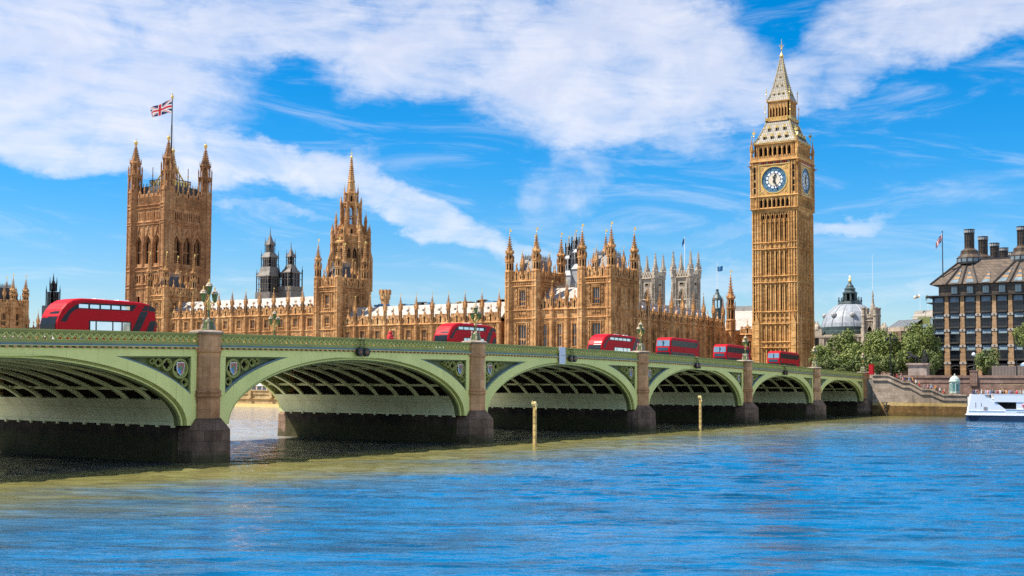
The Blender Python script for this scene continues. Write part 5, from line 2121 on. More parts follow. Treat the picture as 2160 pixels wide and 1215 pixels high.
def open_stage(mb, h, z0, z1, n, post=0.22, rails=3):
    """a square stage of iron posts and louvred rails round a dark core"""
    mb.box(-h * 0.74, h * 0.74, -h * 0.74, h * 0.74, z0, z1, 1)
    for i in range(4):
        mb.T = Matrix.Rotation(i * PI / 2, 4, 'Z')
        for k in range(n + 1):
            x = -h + 2 * h * k / n
            mb.box(x - post / 2, x + post / 2, -h - post / 2, -h + post / 2, z0, z1 + (1.2 if k in (0, n) else 0), 0)
        for k in range(rails):
            z = z0 + (z1 - z0) * (k + 0.5) / rails
            mb.box(-h, h, -h - 0.05, -h + 0.1, z, z + 0.16, 0)
        mb.box(-h - 0.2, h + 0.2, -h - 0.2, -h + 0.2, z1 - 0.3, z1 + 0.1, 0)
        mb.lathe(-h, -h, [(0.2, z1), (0.14, z1 + 1.6), (0.04, z1 + 3.0)], 4, mat=0)
    mb.T = Matrix.Identity(4)


v1 = thing('ventilation_tower', 'taller grey iron louvred tower with pointed top behind the white palace roof', 'tower', (-335.4, 344.4, 0))
mb = MB()
mb.box(-3.7, 3.7, -3.7, 3.7, 25, 39.0, 2)
mb.box(-3.9, 3.9, -3.9, 3.9, 39.0, 42.2, 0)
open_stage(mb, 3.55, 42.2, 48.6, 6, 0.26, 3)
mb.taper(-3.8, 3.8, -3.8, 3.8, 48.7, 50.6, 0.9, 0.9, 2)
mb.taper(-2.9, 2.9, -2.9, 2.9, 50.6, 52.4, 0.5, 0.5, 2)
open_stage(mb, 2.35, 52.4, 56.2, 5, 0.24, 2)
mb.taper(-2.5, 2.5, -2.5, 2.5, 56.3, 58.2, 1.1, 1.1, 2)
open_stage(mb, 1.35, 58.2, 61.3, 4, 0.2, 1)
mb.taper(-1.5, 1.5, -1.5, 1.5, 61.4, 63.2, 0.75, 0.75, 0)
mb.taper(-0.75, 0.75, -0.75, 0.75, 63.2, 65.6, 0.62, 0.62, 0)
mb.lathe(0, 0, [(0.2, 65.5), (0.1, 67.5), (0.03, 68.8)], 6, mat=0)
part('frame', mb, VG, v1)
v2 = thing('ventilation_tower', 'shorter grey iron tower with open corner posts beside the taller one', 'tower', (-328.4, 349.0, 0))
mb = MB()
mb.box(-3.2, 3.2, -3.2, 3.2, 25, 43.0, 2)
mb.box(-3.4, 3.4, -3.4, 3.4, 43.0, 44.6, 0)
open_stage(mb, 3.2, 44.6, 50.2, 4, 0.34, 1)
mb.taper(-2.7, 2.7, -2.7, 2.7, 50.3, 51.8, 0.9, 0.9, 2)
mb.taper(-1.8, 1.8, -1.8, 1.8, 51.8, 53.4, 0.5, 0.5, 2)
open_stage(mb, 1.25, 53.4, 56.6, 3, 0.22, 1)
mb.taper(-1.4, 1.4, -1.4, 1.4, 56.7, 58.2, 0.7, 0.7, 0)
mb.taper(-0.7, 0.7, -0.7, 0.7, 58.2, 60.2, 0.6, 0.6, 0)
mb.lathe(0, 0, [(0.2, 60.1), (0.1, 61.7), (0.03, 62.8)], 6, mat=0)
part('frame', mb, VG, v2)
v3 = thing('roof_turret', 'small dark pointed turret rising just behind the front of the nearest bus', 'turret', (-450.4, 329.0, 0))
mb = MB()
mb.box(-3.2, 3.2, -3.2, 3.2, 24, 39.6, 0)
open_stage(mb, 2.0, 39.6, 45.6, 4, 0.35, 1)
open_stage(mb, 1.0, 46.0, 49.4, 3, 0.3, 1)
mb.lathe(0, 0, [(1.0, 49.4), (0.3, 51.2), (0.05, 54)], 6, mat=0)
part('frame', mb, [IRONDARK, DARKGAP, LEAD], v3)
v4 = thing('chimney_turret', 'round battlemented stone chimney above the pale palace roof right of the spire', 'chimney', (-270.8, 337.2, 0))
mb = MB()
mb.lathe(0, 0, [(1.6, 26), (1.6, 36.6), (2.0, 37.0), (2.0, 38.9), (1.7, 39.0)], 8, mat=0)
for k in range(8):
    a = 2 * PI * k / 8
    mb.box(1.75 * math.cos(a) - 0.35, 1.75 * math.cos(a) + 0.35, 1.75 * math.sin(a) - 0.35, 1.75 * math.sin(a) + 0.35, 38.6, 40.4, 0)
part('shaft', mb, ST, v4)
GREYSTONE = plain_mat('pale_grey_turret', (0.33, 0.32, 0.31), 0.7, 0.3)
for i, (x, y, s, dz, lab) in enumerate(((-224.6, 390.5, 0.85, -2.4, 'pale grey slender turret, the lower one showing between the pavilion towers'), (-222.4, 392.0, 1.05, 0.0, 'pale grey slender turret, the higher one showing between the pavilion towers'))):
    t4 = thing('roof_turret', lab, 'turret', (x, y, 0), 0, 'grey turrets behind the pavilion')
    mb = MB()
    mb.box(-2.4 * s, 2.4 * s, -2.4 * s, 2.4 * s, 25, 50 + dz, 0)
    mb.taper(-2.7 * s, 2.7 * s, -2.7 * s, 2.7 * s, 50 + dz, 52 + dz, 0.9, 0.9, 2)
    open_stage(mb, 1.6 * s, 52 + dz, 56.5 + dz, 3, 0.35, 1)
    mb.taper(-1.7 * s, 1.7 * s, -1.7 * s, 1.7 * s, 56.5 + dz, 57.8 + dz, 0.7, 0.7, 2)
    open_stage(mb, 0.95 * s, 57.8 + dz, 61.3 + dz, 2, 0.3, 1)
    mb.lathe(0, 0, [(0.9 * s, 61.3 + dz), (0.25, 63.2 + dz), (0.04, 65.2 + dz)], 6, mat=0)
    mb.box(0, 0.7, -0.04, 0.04, 64.4 + dz, 65.2 + dz, 3)
    part('shaft', mb, [GREYSTONE, IRONGREY, LEAD, GOLD], t4)

# ---- pale abbey towers
ABS = [STONE_PALE, DARKGAP]


def abbey(label, x, y, dz, h=4.75):
    ab = thing('church_tower', label, 'tower', (x, y, 0), 0, 'twin pale church towers')
    mb = MB()

    def face(mb, L):
        wall_grid(mb, 0, L, 20, 57.5 + dz, [(L / 2 - 1.5, L / 2 + 1.5, 38 + dz, 50.5 + dz)], 0.8)
        mb.plate([(L / 2 - 1.5, 38 + dz), (L / 2 + 1.5, 38 + dz), (L / 2 + 1.5, 50.5 + dz), (L / 2 - 1.5, 50.5 + dz)],
                 [lancet(L / 2, 2.7, 38.1 + dz, 50.0 + dz, 5)], 0.1, 0.5, 'y', 0)
        mb.box(L / 2 - 1.5, L / 2 + 1.5, 0.7, 0.8, 38 + dz, 50.5 + dz, 1)
        for f in (-0.75, 0, 0.75):
            mb.box(L / 2 + f - 0.12, L / 2 + f + 0.12, 0.3, 0.6, 38 + dz, 49 + dz, 0)
        mb.box(L / 2 - 1.4, L / 2 + 1.4, 0.3, 0.6, 43.6 + dz, 44.2 + dz, 0)
        mb.tube([(L / 2 - 2.0, -0.1, 47 + dz), (L / 2 - 1.3, -0.15, 49.6 + dz), (L / 2, -0.2, 51.6 + dz), (L / 2 + 1.3, -0.15, 49.6 + dz), (L / 2 + 2.0, -0.1, 47 + dz)], 0.25, 4, 0)
        for x0 in (0, L - 2.2):
            mb.box(x0, x0 + 2.2, -0.55, 0.1, 20, 57 + dz, 0)
            for q in (0.35, 1.1, 1.85):
                mb.box(x0 + q - 0.13, x0 + q + 0.13, -0.75, -0.5, 20, 57 + dz, 0)
            mb.box(x0 + 0.55, x0 + 0.9, -0.57, -0.54, 47 + dz, 54 + dz, 1)
            mb.box(x0 + 1.3, x0 + 1.65, -0.57, -0.54, 47 + dz, 54 + dz, 1)
        mb.box(L / 2 - 1.3, L / 2 + 1.3, -0.2, 0.1, 53 + dz, 54.6 + dz, 0)
        mb.box(L / 2 - 1.0, L / 2 + 1.0, -0.22, -0.19, 53.3 + dz, 54.3 + dz, 1)
        for z in (36.5, 46.0, 56.6):
            string(mb, -0.4, L + 0.4, z + dz, 0.6, 0.75)
        mb.box(0, L, -0.2, 0.2, 57 + dz, 58.6 + dz, 0)
        for k in range(7):
            x = L * (k + 0.5) / 7
            mb.box(x - 0.42, x + 0.42, -0.2, 0.2, 58.6 + dz, 60.2 + dz, 0)
            mb.box(x - 0.2, x + 0.2, -0.22, -0.19, 57.4 + dz, 58.4 + dz, 1)
    four_sides(mb, h, face)
    part('wall', mb, ABS, ab)
    mb = MB()
    mb.lathe(0, 0, [(1.35, 57 + dz), (1.35, 60.4 + dz), (1.6, 60.6 + dz), (1.2, 61.2 + dz), (0.95, 62.6 + dz), (0.12, 69.6 + dz)], 8, mat=0)
    crockets(mb, 0, 0, ((0.95, 62.4 + dz), (0.15, 69.2 + dz)), 4, PI / 4, 0.16, 7)
    for k in range(4):
        a = k * PI / 2
        mb.lathe(1.4 * math.cos(a), 1.4 * math.sin(a), [(0.3, 59 + dz), (0.3, 61.5 + dz), (0.03, 63.4 + dz)], 4, mat=0)
    pm = mb.data('pinnacle', ABS)
    for sx in (-1, 1):
        for sy in (-1, 1):
            place('pinnacle', pm, ab, (sx * (h - 0.3), sy * (h - 0.3), 0))
    return ab


abbey('right one of the twin pale church towers, with a thin flagpole on top', -232.7, 516.0, 0.0)
abbey('left one of the twin pale church towers, partly hidden by the pavilion', -259.6, 534.0, 1.9)
# flag on the right church tower, flag on a dark cupola
f1 = thing('flagpole', 'thin white flagpole on the right pale church tower', 'flagpole', (-233.1, 515.7, 57.0))
mb = MB()
mb.lathe(0, 0, [(0.22, 0), (0.12, 19.5)], 6)
part('mast', mb, WHITE, f1)
FTEAL = plain_mat('blue_flag_cloth', (0.02, 0.12, 0.28), 0.8, 0.2)


def limp(w, h, ang, fold=0.35):
    def f(u, v):
        s = u * w * fold
        return (-s * math.cos(ang), 0.25 * math.sin(u * 9) - s * math.sin(ang), -v * h - u * w * 0.62)
    return f


tag(place('flag', flag_mesh(3, 2, limp(3.4, 2.6, 0.2), 14, 8, lambda u, v: 0, (FTEAL,)), None, (-233.2, 515.6, 76.2)), 'small blue flag hanging limp above the right pale church tower', 'flag')
cu = thing('cupola', 'little dark cupola with flagpole behind the shaded palace range', 'cupola', (-188.7, 449.2, 0))
mb = MB()
mb.lathe(0, 0, [(2.0, 28), (2.0, 37.0), (2.3, 37.3), (2.1, 37.6)], 8, mat=0)
for k in range(8):
    a = PI / 8 + 2 * PI * k / 8
    mb.box(1.8 * math.cos(a) - 0.2, 1.8 * math.cos(a) + 0.2, 1.8 * math.sin(a) - 0.2, 1.8 * math.sin(a) + 0.2, 37.4, 41.0, 0)
mb.lathe(0, 0, [(2.2, 40.8), (2.0, 41.6), (1.0, 43.0), (0.5, 44.4), (0.7, 45.0), (0.1, 45.4)], 8, mat=0)
mb.lathe(0, 0, [(0.12, 45), (0.08, 56.4)], 5, mat=1)
part('lantern', mb, [PATINA, WHITE], cu)
tag(place('flag', flag_mesh(3, 2, lambda u, v: (u * 2.2, 0.2 * math.sin(u * 8), -v * 2.0 - 0.6 * u * (1 - u) * 2 + (0.5 if u > 0.5 else 0) * (u - 0.5)), 12, 8, lambda u, v: 0, (FTEAL,)), None, (-188.6, 449.2, 54.6)), 'small blue flag flying above the little dark cupola', 'flag')


# ------------------------------------------------------------------ far bank right of the bridge
# river stairs: granite wall with a parapet stepping down to the landing
sw = thing('river_stairs', 'pale granite river stairs with stepped parapet at the end of the bridge', 'stairs', (-71.0, 266.0, 0))
prof = [(-75.0, 9.15), (-71.6, 9.15), (-68.2, 7.6), (-66.9, 7.6), (-64.2, 6.06), (-62.4, 6.06), (-59.7, 4.87), (-54.8, 4.87)]


def along(off, x, xb, y0, y1, mb, mat, h):
    """a band following the stepped profile, from off to off + h, between y0 and y1"""
    pts, fs = [], []
    for px, pz in prof:
        pts += [(px, y0, pz + off), (px, y0, pz + off + h), (px, y1, pz + off + h), (px, y1, pz + off)]
    for k in range(len(prof) - 1):
        i, j = 4 * k, 4 * k + 4
        for a in range(4):
            b = (a + 1) % 4
            fs.append((i + a, j + a, j + b, i + b))
    n = 4 * (len(prof) - 1)
    fs += [(0, 1, 2, 3), (n + 3, n + 2, n + 1, n)]
    mb.add(pts, fs, mat)


def wall_face(y, y2, mb, mat, zb, ztop_off):
    pts, fs = [], []
    for px, pz in prof:
        pts += [(px, y, zb), (px, y, pz + ztop_off), (px, y2, zb), (px, y2, pz + ztop_off)]
    for k in range(len(prof) - 1):
        i, j = 4 * k, 4 * k + 4
        fs += [(i, j, j + 1, i + 1), (i + 2, i + 3, j + 3, j + 2), (i + 1, j + 1, j + 3, i + 3)]
    mb.add(pts, fs, mat)


mb = MB()
wall_face(266.0, 266.5, mb, 0, 2.9, -0.3)
mb.box(-75.0, -54.8, 265.86, 266.6, 2.25, 2.95, 1)
mb.box(-75.0, -54.8, 265.72, 266.6, -3, 2.25, 2)
wpart('wall', mb, [WALLSTONE, stone_mat('yellow_stained_granite', (0.30, 0.20, 0.07), (0.46, 0.33, 0.13), (0.55, 0.43, 0.22), course=0.7, streak=0.3), WALLDARK], sw)
mb = MB()
along(-0.28, 0, 0, 265.78, 266.62, mb, 0, 0.28)
along(-1.32, 0, 0, 265.72, 266.1, mb, 0, 0.22)
wpart('coping', mb, WALLSTONE, sw)
mb = MB()
zz = 8.12
steps = [(-71.7, -68.2, 8.5, 6.95), (-66.9, -64.2, 6.95, 5.4), (-62.4, -59.7, 5.4, 4.2)]
mb.box(-68.2, -66.9, 266.65, 271.9, 3.5, 6.95)
mb.box(-64.2, -62.4, 266.65, 271.9, 3.5, 5.4)
for xa, xb, za, zb in steps:
    n = 9
    for k in range(n):
        x0, x1 = xa + (xb - xa) * k / n, xa + (xb - xa) * (k + 1) / n
        z = za + (zb - za) * (k + 1) / n
        mb.box(x0, x1, 266.65, 271.9, 3.5, z)
wpart('steps', mb, WALLSTONE, sw)

sw.location.x -= 0.55
sw.location.y += 2.2
# dark granite upper wall behind the landing, and the quay face right of the stairs
uw = thing('embankment_wall', 'dark brown granite embankment wall behind the boat landing', 'wall', (-40, 272.4, 0))
mb = MB()
mb.box(-71.7, 60, 272.2, 273.6, 3.0, 8.5, 0)
mb.box(-71.75, 60, 272.0, 273.4, 8.5, 9.05, 0)
mb.box(-71.8, 60, 272.08, 272.2, 7.4, 7.65, 0)
wpart('wall', mb, REDSTONE, uw)
uw.location.y += 2.2
for x in (-55.1, -36.0, -17.0):
    mb = MB()
    mb.box(-0.75, 0.75, -0.4, 0.9, 6.7, 9.9)
    mb.box(-0.85, 0.85, -0.5, 1.0, 9.9, 10.15)
    mb.box(-0.35, 0.35, -0.44, -0.38, 7.3, 9.4)
    place('wall_pier', mb.data('wall_pier', REDSTONE), uw, (x + 40, -0.2, 0))
qw = thing('quay_wall', 'low tidal river wall behind the white boat', 'wall', (-20, 266.3, 0))
mb = MB()
mb.box(-54.8, 60, 265.9, 266.6, -3, 3.9)
wpart('wall', mb, WALLDARK, qw)
qw.location.y += 2.2
# terrace river wall in front of the palace, seen through the arch
tw = thing('terrace_wall', 'yellow stone terrace wall of the palace seen through the second arch', 'wall', (-250, 241, 0))
mb = MB()
mb.box(-400, -108, 240.0, 241.2, -3, 3.3, 0)
mb.box(-400, -108, 239.8, 241.4, 3.3, 4.3, 0)
mb.box(-400, -108, 239.6, 241.4, 4.25, 4.5, 0)
mb.box(-400, -108, 239.7, 240, 2.0, 2.3, 0)
for k in range(37):
    x = -398 + k * 7.9
    mb.box(x - 0.5, x + 0.5, 239.3, 240, 2.3, 4.4, 0)
wpart('wall', mb, TERRSTONE, tw)
mb = MB()
mb.add([(-420, 230.5, -0.3), (-112, 230.5, -0.3), (-112, 240, 0.7), (-420, 240, 0.7)], [(0, 1, 2, 3)])
tag(place('foreshore', mb.data('foreshore', plain_mat('sandy_foreshore', (0.42, 0.30, 0.11), 0.9, 0.25))), kind='structure')
mq = thing('marquee', 'long white terrace marquee seen through the second arch', 'marquee', (-262, 246, 3.4))
mb = MB()
L = 84
for k in range(14):
    x = -L / 2 + 6 * k
    mb.add([(x, 0, 2.6), (x + 6, 0, 2.6), (x + 6, 3, 4.4), (x, 3, 4.4), (x + 6, 6, 2.6), (x, 6, 2.6)], [(0, 1, 2, 3), (3, 2, 4, 5), (0, 3, 5), (1, 4, 2)], 0)
    mb.box(x, x + 6, -0.02, 0.03, 2.2, 2.6, 0)
    for f in (0.3, 2.2, 4.1):
        mb.box(x + f, x + f + 1.2, 0.3, 0.36, 0.6, 2.2, 1)
    for f in (0, 2.0, 3.9):
        mb.box(x + f - 0.08, x + f + 0.08, 0.1, 0.2, 0, 2.4, 0)
    mb.box(x, x + 6, 0.3, 0.36, 0, 0.6, 2)
part('canopy', mb, [WHITE, BLUEGLASS, GREEN_DK], mq)

# outfall chain post on the stair wall
oc = thing('mooring_bracket', 'rusty dark mooring bracket hanging on the tidal stair wall', 'bracket', (-72.6, 267.7, 0))
mb = MB()
mb.tube([(-0.75, 0, 3.0), (0.55, 0, 3.0)], 0.14, 6)
mb.tube([(0.35, 0, 3.0), (0.15, -0.05, 2.2), (-0.15, -0.05, 1.7), (0.05, -0.05, 1.0), (0.45, -0.05, 0.3), (0.4, 0, -0.4)], 0.14, 6)
mb.tube([(-0.7, 0, 3.0), (-0.2, 0, 2.3), (0.1, 0, 2.2)], 0.11, 6)
part('bracket', mb, IRONDARK, oc)

# green kiosk turret at the foot of the stairs
KGREEN = plain_mat('pale_blue_green_paint', (0.46, 0.55, 0.47), 0.45, 0.12)
KDARK = plain_mat('teal_glass', (0.08, 0.20, 0.20), 0.2, 0.3)
kx = thing('kiosk', 'small pale green octagonal kiosk with domed top beside the boat', 'kiosk', (-58.1, 269.6, 3.86))
mb = MB()
mb.lathe(0, 0, [(1.5, 0), (1.5, 1.0), (1.25, 1.1), (1.25, 1.3)], 8, mat=2)
mb.lathe(0, 0, [(1.02, 1.2), (1.02, 3.6), (1.25, 3.75), (1.25, 3.95), (1.05, 4.0)], 8, mat=0)
mb.lathe(0, 0, [(1.08, 3.95), (1.0, 4.35), (0.72, 4.75), (0.35, 5.0), (0.14, 5.08), (0.16, 5.3), (0.02, 5.55)], 12, mat=0)
for k in range(8):
    mb.T = Matrix.Rotation(2 * PI * k / 8, 4, 'Z')
    mb.box(0.93, 0.965, -0.26, 0.26, 1.7, 3.3, 1)
    mb.box(0.95, 1.02, 0.33, 0.42, 1.3, 3.6, 0)
mb.T = Matrix.Identity(4)
part('body', mb, [KGREEN, KDARK, WALLSTONE], kx)


# ------------------------------------------------------------------ big office building with bronze roof and chimneys
BRONZE = plain_mat('dark_bronze', (0.035, 0.032, 0.030), 0.4, 0.3)
TAN = stone_mat('tan_sandstone', (0.24, 0.14, 0.07), (0.36, 0.22, 0.115), (0.43, 0.29, 0.17), course=0.5, streak=0.2)
CAPST = plain_mat('pale_capital_stone', (0.40, 0.35, 0.30), 0.8, 0.1)


def bronze_roof():
    m, t, b = material('brown_bronze_roof_plates')
    pos = t.n('ShaderNodeTexCoord').outputs['Object']
    x, y, z = t.sep(pos)
    l1 = t.m('LESS_THAN', t.m('FRACT', t.m('DIVIDE', z, 0.72)), 0.13)
    l2 = t.m('LESS_THAN', t.m('FRACT', t.m('DIVIDE', t.m('ADD', x, y), 0.95)), 0.09)
    cell = t.xyz(t.m('FLOOR', t.m('DIVIDE', t.m('ADD', x, y), 0.95)), t.m('FLOOR', t.m('DIVIDE', z, 0.72)), 0)
    wnz = t.n('ShaderNodeTexWhiteNoise', noise_dimensions='2D')
    t.put(wnz.inputs['Vector'], cell)
    base = t.ramp(t.m('ADD', t.m('MULTIPLY', wnz.outputs[0], 0.6), t.m('MULTIPLY', t.noise(pos, 0.4, 4, 0.6), 0.4)),
                  [(0.2, (0.062, 0.040, 0.024)), (0.8, (0.125, 0.085, 0.052))])
    col = t.mix(t.m('MULTIPLY', t.m('MAXIMUM', l1, l2), 0.85), base, (0.03, 0.022, 0.018))
    t.link(col, b.inputs['Base Color'])
    b.inputs['Roughness'].default_value = 0.5
    b.inputs['Metallic'].default_value = 0.2
    return m


BROOF = bronze_roof()
SHELF = plain_mat('pale_light_shelf_glass', (0.17, 0.22, 0.24), 0.25, 0.3, spec=0.5)
OFFGLASS = plain_mat('dark_office_glass', (0.014, 0.020, 0.027), 0.12, 0.4, spec=0.45)
PH = thing('office_building', 'dark bronze office block with tan stone columns and round roof chimneys', 'building', (-56.0, 300.0, 8.1))
W0, W1, D1 = -12.4, 22.0, 75.0
EZ = 20.4
mb = MB()
mb.box(W0, W1, 1.2, D1, 0, EZ, 0)
mb.box(W0 - 1.6, W0, 3.0, D1, 0, EZ, 0)
for z in (4.4, 8.5, 12.3, 16.0, EZ - 0.3):
    mb.box(W0, W1, 0.5, 1.2, z - 0.35, z + 0.25, 0)
# eaves gutters
mb.box(W0 - 2.4, W1 + 1, -0.9, 1.2, EZ - 0.05, EZ + 0.2, 0)
mb.box(W0 - 3.2, W0, 1.2, D1, EZ - 0.05, EZ + 0.2, 0)
mb.box(W0 - 2.9, W0 + 1, 0.8, D1, EZ - 1.5, EZ - 1.35, 0)
part('frame', mb, BRONZE, PH)
# columns
for i in range(-1, 9):
    x = -10.24 + 3.63 * i
    if x < W0:
        continue
    mb = MB()
    zs = [0, 4.4, 8.5, 12.3, 16.0, EZ]
    ws = [0.66, 0.64, 0.58, 0.53, 0.48, 0.44]
    for k in range(5):
        mb.taper(-ws[k], ws[k], -0.35, 1.2, zs[k], zs[k + 1] - (0.55 if k < 4 else 0), ws[k] - ws[k + 1], 0.02, 0)
        if k < 4:
            z = zs[k + 1]
            mb.box(-ws[k + 1] - 0.12, ws[k + 1] + 0.12, -0.45, 1.0, z - 0.55, z + 0.0, 1)
            mb.lathe(0, 0, [(0.01, 0)], 3) if False else None
            mb.T = Matrix.Translation((0, -0.46, z - 0.27)) @ Matrix.Rotation(PI / 2, 4, 'X')
            mb.lathe(0, 0, [(0.17, -0.02), (0.17, 0.03)], 8, mat=2)
            mb.T = Matrix.Identity(4)
    place('column', mb.data('column', [TAN, CAPST, BLACK]), PH, (x, 0, 0))


def bay_mesh(h):
    mb = MB()
    w = 1.02
    # bronze side fins, light shelf, glazing with thin bars, louvre rail below
    mb.box(-w - 0.14, -w, -0.55, 1.2, 0, h, 0)
    mb.box(w, w + 0.14, -0.55, 1.2, 0, h, 0)
    mb.box(-w, w, -0.70, 0.9, 0, 0.42, 0)
    mb.box(-w - 0.2, w + 0.2, -0.85, 0.9, h * 0.64, h * 0.67, 0)
    mb.add([(-w, -0.45, 0.42), (w, -0.45, 0.42), (w, -0.45, h * 0.64), (-w, -0.45, h * 0.64)], [(0, 1, 2, 3)], 1)
    mb.add([(-w, -0.55, h * 0.67), (w, -0.55, h * 0.67), (w, -0.25, h * 0.97), (-w, -0.25, h * 0.97)], [(0, 1, 2, 3)], 2)
    for x in (-w * 0.33, w * 0.33):
        mb.box(x - 0.035, x + 0.035, -0.52, -0.43, 0.42, h * 0.64, 0)
    mb.box(-w, w, -0.52, -0.43, 0.95, 1.0, 0)
    mb.box(-w, w, -0.80, -0.75, 0.15, 0.2, 3)
    mb.box(-w, w, -0.80, -0.75, 0.35, 0.4, 3)
    return mb.data('window', [BRONZE, OFFGLASS, SHELF, IRONGREY])


bays = {h: bay_mesh(h) for h in (3.8, 3.7, 4.1)}
for i in range(-1, 8):
    x = -10.24 + 3.63 * (i + 0.5)
    if x < W0 - 0.5:
        continue
    for z, h in ((4.65, 3.8), (8.7, 3.7), (12.45, 3.7), (16.15, 4.1)):
        place('window', bays[h], PH, (x, 0.3, z))
    mb = MB()
    mb.plate([(-1.5, 0.0), (1.5, 0.0), (1.5, 4.6), (-1.5, 4.6)], [[(1.25 * math.cos(PI * k / 10), 2.7 + 0.75 * math.sin(PI * k / 10)) for k in range(11)] + [(-1.25, 0.02), (1.25, 0.02)]], 0.5, 0.9, 'y', 0)
    mb.plate([(1.42 * math.cos(PI * k / 12), 2.7 + 0.95 * math.sin(PI * k / 12)) for k in range(13)] + [(-1.3, 2.7)], [[(1.2 * math.cos(PI * k / 10), 2.75 + 0.72 * math.sin(PI * k / 10)) for k in range(11)]], 0.36, 0.5, 'y', 1)
    mb.box(-1.3, 1.3, 0.95, 1.15, 0, 3.6, 2)
    place('arcade', mb.data('arcade', [BRONZE, CAPST, DARKGAP]), PH, (x, 0, 0))
# corner oriel bays at the left end
for z, h in ((4.65, 3.8), (8.7, 3.7), (12.45, 3.7), (16.15, 4.1)):
    place('window', bays[h], PH, (W0 - 0.35, 1.3, z), -PI / 4.5)
# attic and sloping roof
mb = MB()
mb.box(W0 + 0.2, W1, 0.4, D1 - 1, EZ + 0.2, EZ + 2.9, 0)
for i in range(-1, 9):
    x = -10.24 + 3.63 * i + 1.8
    if x < W0 + 1:
        continue
    mb.box(x - 0.8, x + 0.8, 0.0, 0.5, EZ + 0.4, EZ + 2.5, 1)
    mb.box(x - 0.65, x + 0.65, -0.05, 0.0, EZ + 0.55, EZ + 2.3, 2)
    for f in (-0.3, 0.05, 0.4):
        mb.box(x + f, x + f + 0.05, -0.09, -0.04, EZ + 0.55, EZ + 2.3, 1)
xa, xb, ya, yb = W0 - 1.6, W1 + 1, -0.4, D1
za, zb = EZ + 2.9, EZ + 9.2
ins = 6.2
mb.add([(xa, ya, za), (xb, ya, za), (xb, yb, za), (xa, yb, za), (xa + ins, ya + ins, zb), (xb - ins, ya + ins, zb), (xb - ins, yb - ins, zb), (xa + ins, yb - ins, zb)],
       [(4, 5, 6, 7), (0, 1, 5, 4), (1, 2, 6, 5), (2, 3, 7, 6), (3, 0, 4, 7), (0, 3, 2, 1)], 0)
sl = (zb - za) / ins


def on_slope(x, f):
    return (x, ya + ins * f - 0.10, za + (zb - za) * f + 0.06)


# fan of ribs towards the chimney feet and triangular glazed gussets between them
for i in range(-1, 9):
    x = -10.24 + 3.63 * i
    if x < W0 - 0.5:
        continue
    tgt = -6.2 if i <= 2 else 6.4 if i <= 6 else 18.0
    xt = tgt + (x - tgt) * 0.18
    p0, p1 = on_slope(x, 0.0), on_slope(xt, 1.0)
    mb.tube([p0, p1], 0.20, 4, 1)
    x2 = x + 3.63
    tgt2 = -6.2 if i + 1 <= 2 else 6.4 if i + 1 <= 6 else 18.0
    xt2 = tgt2 + (x2 - tgt2) * 0.18
    apex = 0.62
    ap = (x + xt) / 2 * 0.5 + (x2 + xt2) / 2 * 0.5 if tgt != tgt2 else (x + (xt - x) * apex + x2 + (xt2 - x2) * apex) / 2
    A, B, Cc = on_slope(x + 0.85, 0.03), on_slope(x2 - 0.85, 0.03), on_slope(ap, apex if tgt == tgt2 else 0.5)
    for q, mt in ((0.0, 3), (0.28, 4), (0.45, 5), (0.60, 4), (0.76, 5)):
        q2 = {0.0: 0.26, 0.28: 0.45, 0.45: 0.60, 0.60: 0.76, 0.76: 0.98}[q]
        l0 = [A[k] + (Cc[k] - A[k]) * q for k in range(3)]
        r0 = [B[k] + (Cc[k] - B[k]) * q for k in range(3)]
        l1 = [A[k] + (Cc[k] - A[k]) * q2 for k in range(3)]
        r1 = [B[k] + (Cc[k] - B[k]) * q2 for k in range(3)]
        mb.add([l0, r0, r1, l1], [(0, 1, 2, 3)], mt)
mb.tube([(xa, ya, za + 0.1), (xa + ins, ya + ins, zb + 0.1)], 0.25, 5, 1)
mb.tube([(xa + ins, ya + ins, zb + 0.05), (xb - ins, ya + ins, zb + 0.05)], 0.2, 5, 1)
part('roof', mb, [BROOF, BRONZE, BLUEGLASS, SHELF, plain_mat('orange_bronze_strip', (0.30, 0.17, 0.07), 0.5), plain_mat('blue_slate_strip', (0.07, 0.11, 0.14), 0.4)], PH)
mb = MB()
z0 = EZ + 8.8
mb.lathe(0, 0, [(3.1, z0 - 0.6), (3.1, z0 + 0.9)], 14, mat=1)
for k in range(14):
    mb.T = Matrix.Rotation(2 * PI * k / 14, 4, 'Z')
    mb.box(2.98, 3.06, -0.5, 0.5, z0 - 0.1, z0 + 0.7, 2)
    mb.box(1.08, 1.18, -0.04, 0.04, z0 + 3.3, z0 + 7.5, 1)
    mb.box(1.1, 1.24, -0.2, 0.2, z0 + 7.25, z0 + 7.85, 3)
mb.T = Matrix.Identity(4)
mb.lathe(0, 0, [(3.15, z0 + 0.9), (2.15, z0 + 1.9), (2.15, z0 + 2.2), (2.05, z0 + 2.25), (2.05, z0 + 2.75), (1.2, z0 + 3.35), (1.06, z0 + 3.4), (1.06, z0 + 7.1)], 14, mat=0)
mb.lathe(0, 0, [(1.3, z0 + 7.1), (1.3, z0 + 7.25), (1.18, z0 + 7.27), (1.18, z0 + 7.9), (1.32, z0 + 7.95), (1.32, z0 + 8.1)], 14, mat=1)
for z in (4.2, 5.2, 6.2):
    mb.lathe(0, 0, [(1.1, z0 + z), (1.1, z0 + z + 0.08)], 14, mat=1)
chim = mb.data('chimney', [BROOF, BRONZE, SHELF, LEAD])
for x, y in ((-6.2, 7.0), (-6.2, 23.6), (-6.4, 40), (-6.4, 53), (-6.4, 66), (5.9, 7.6), (18.0, 7.6)):
    place('chimney', chim, PH, (x, y, 0))
f2 = thing('flagpole', 'dark flagpole on the left corner of the bronze roofed office block', 'flagpole', (-67.4, 301.5, 30.6))
mb = MB()
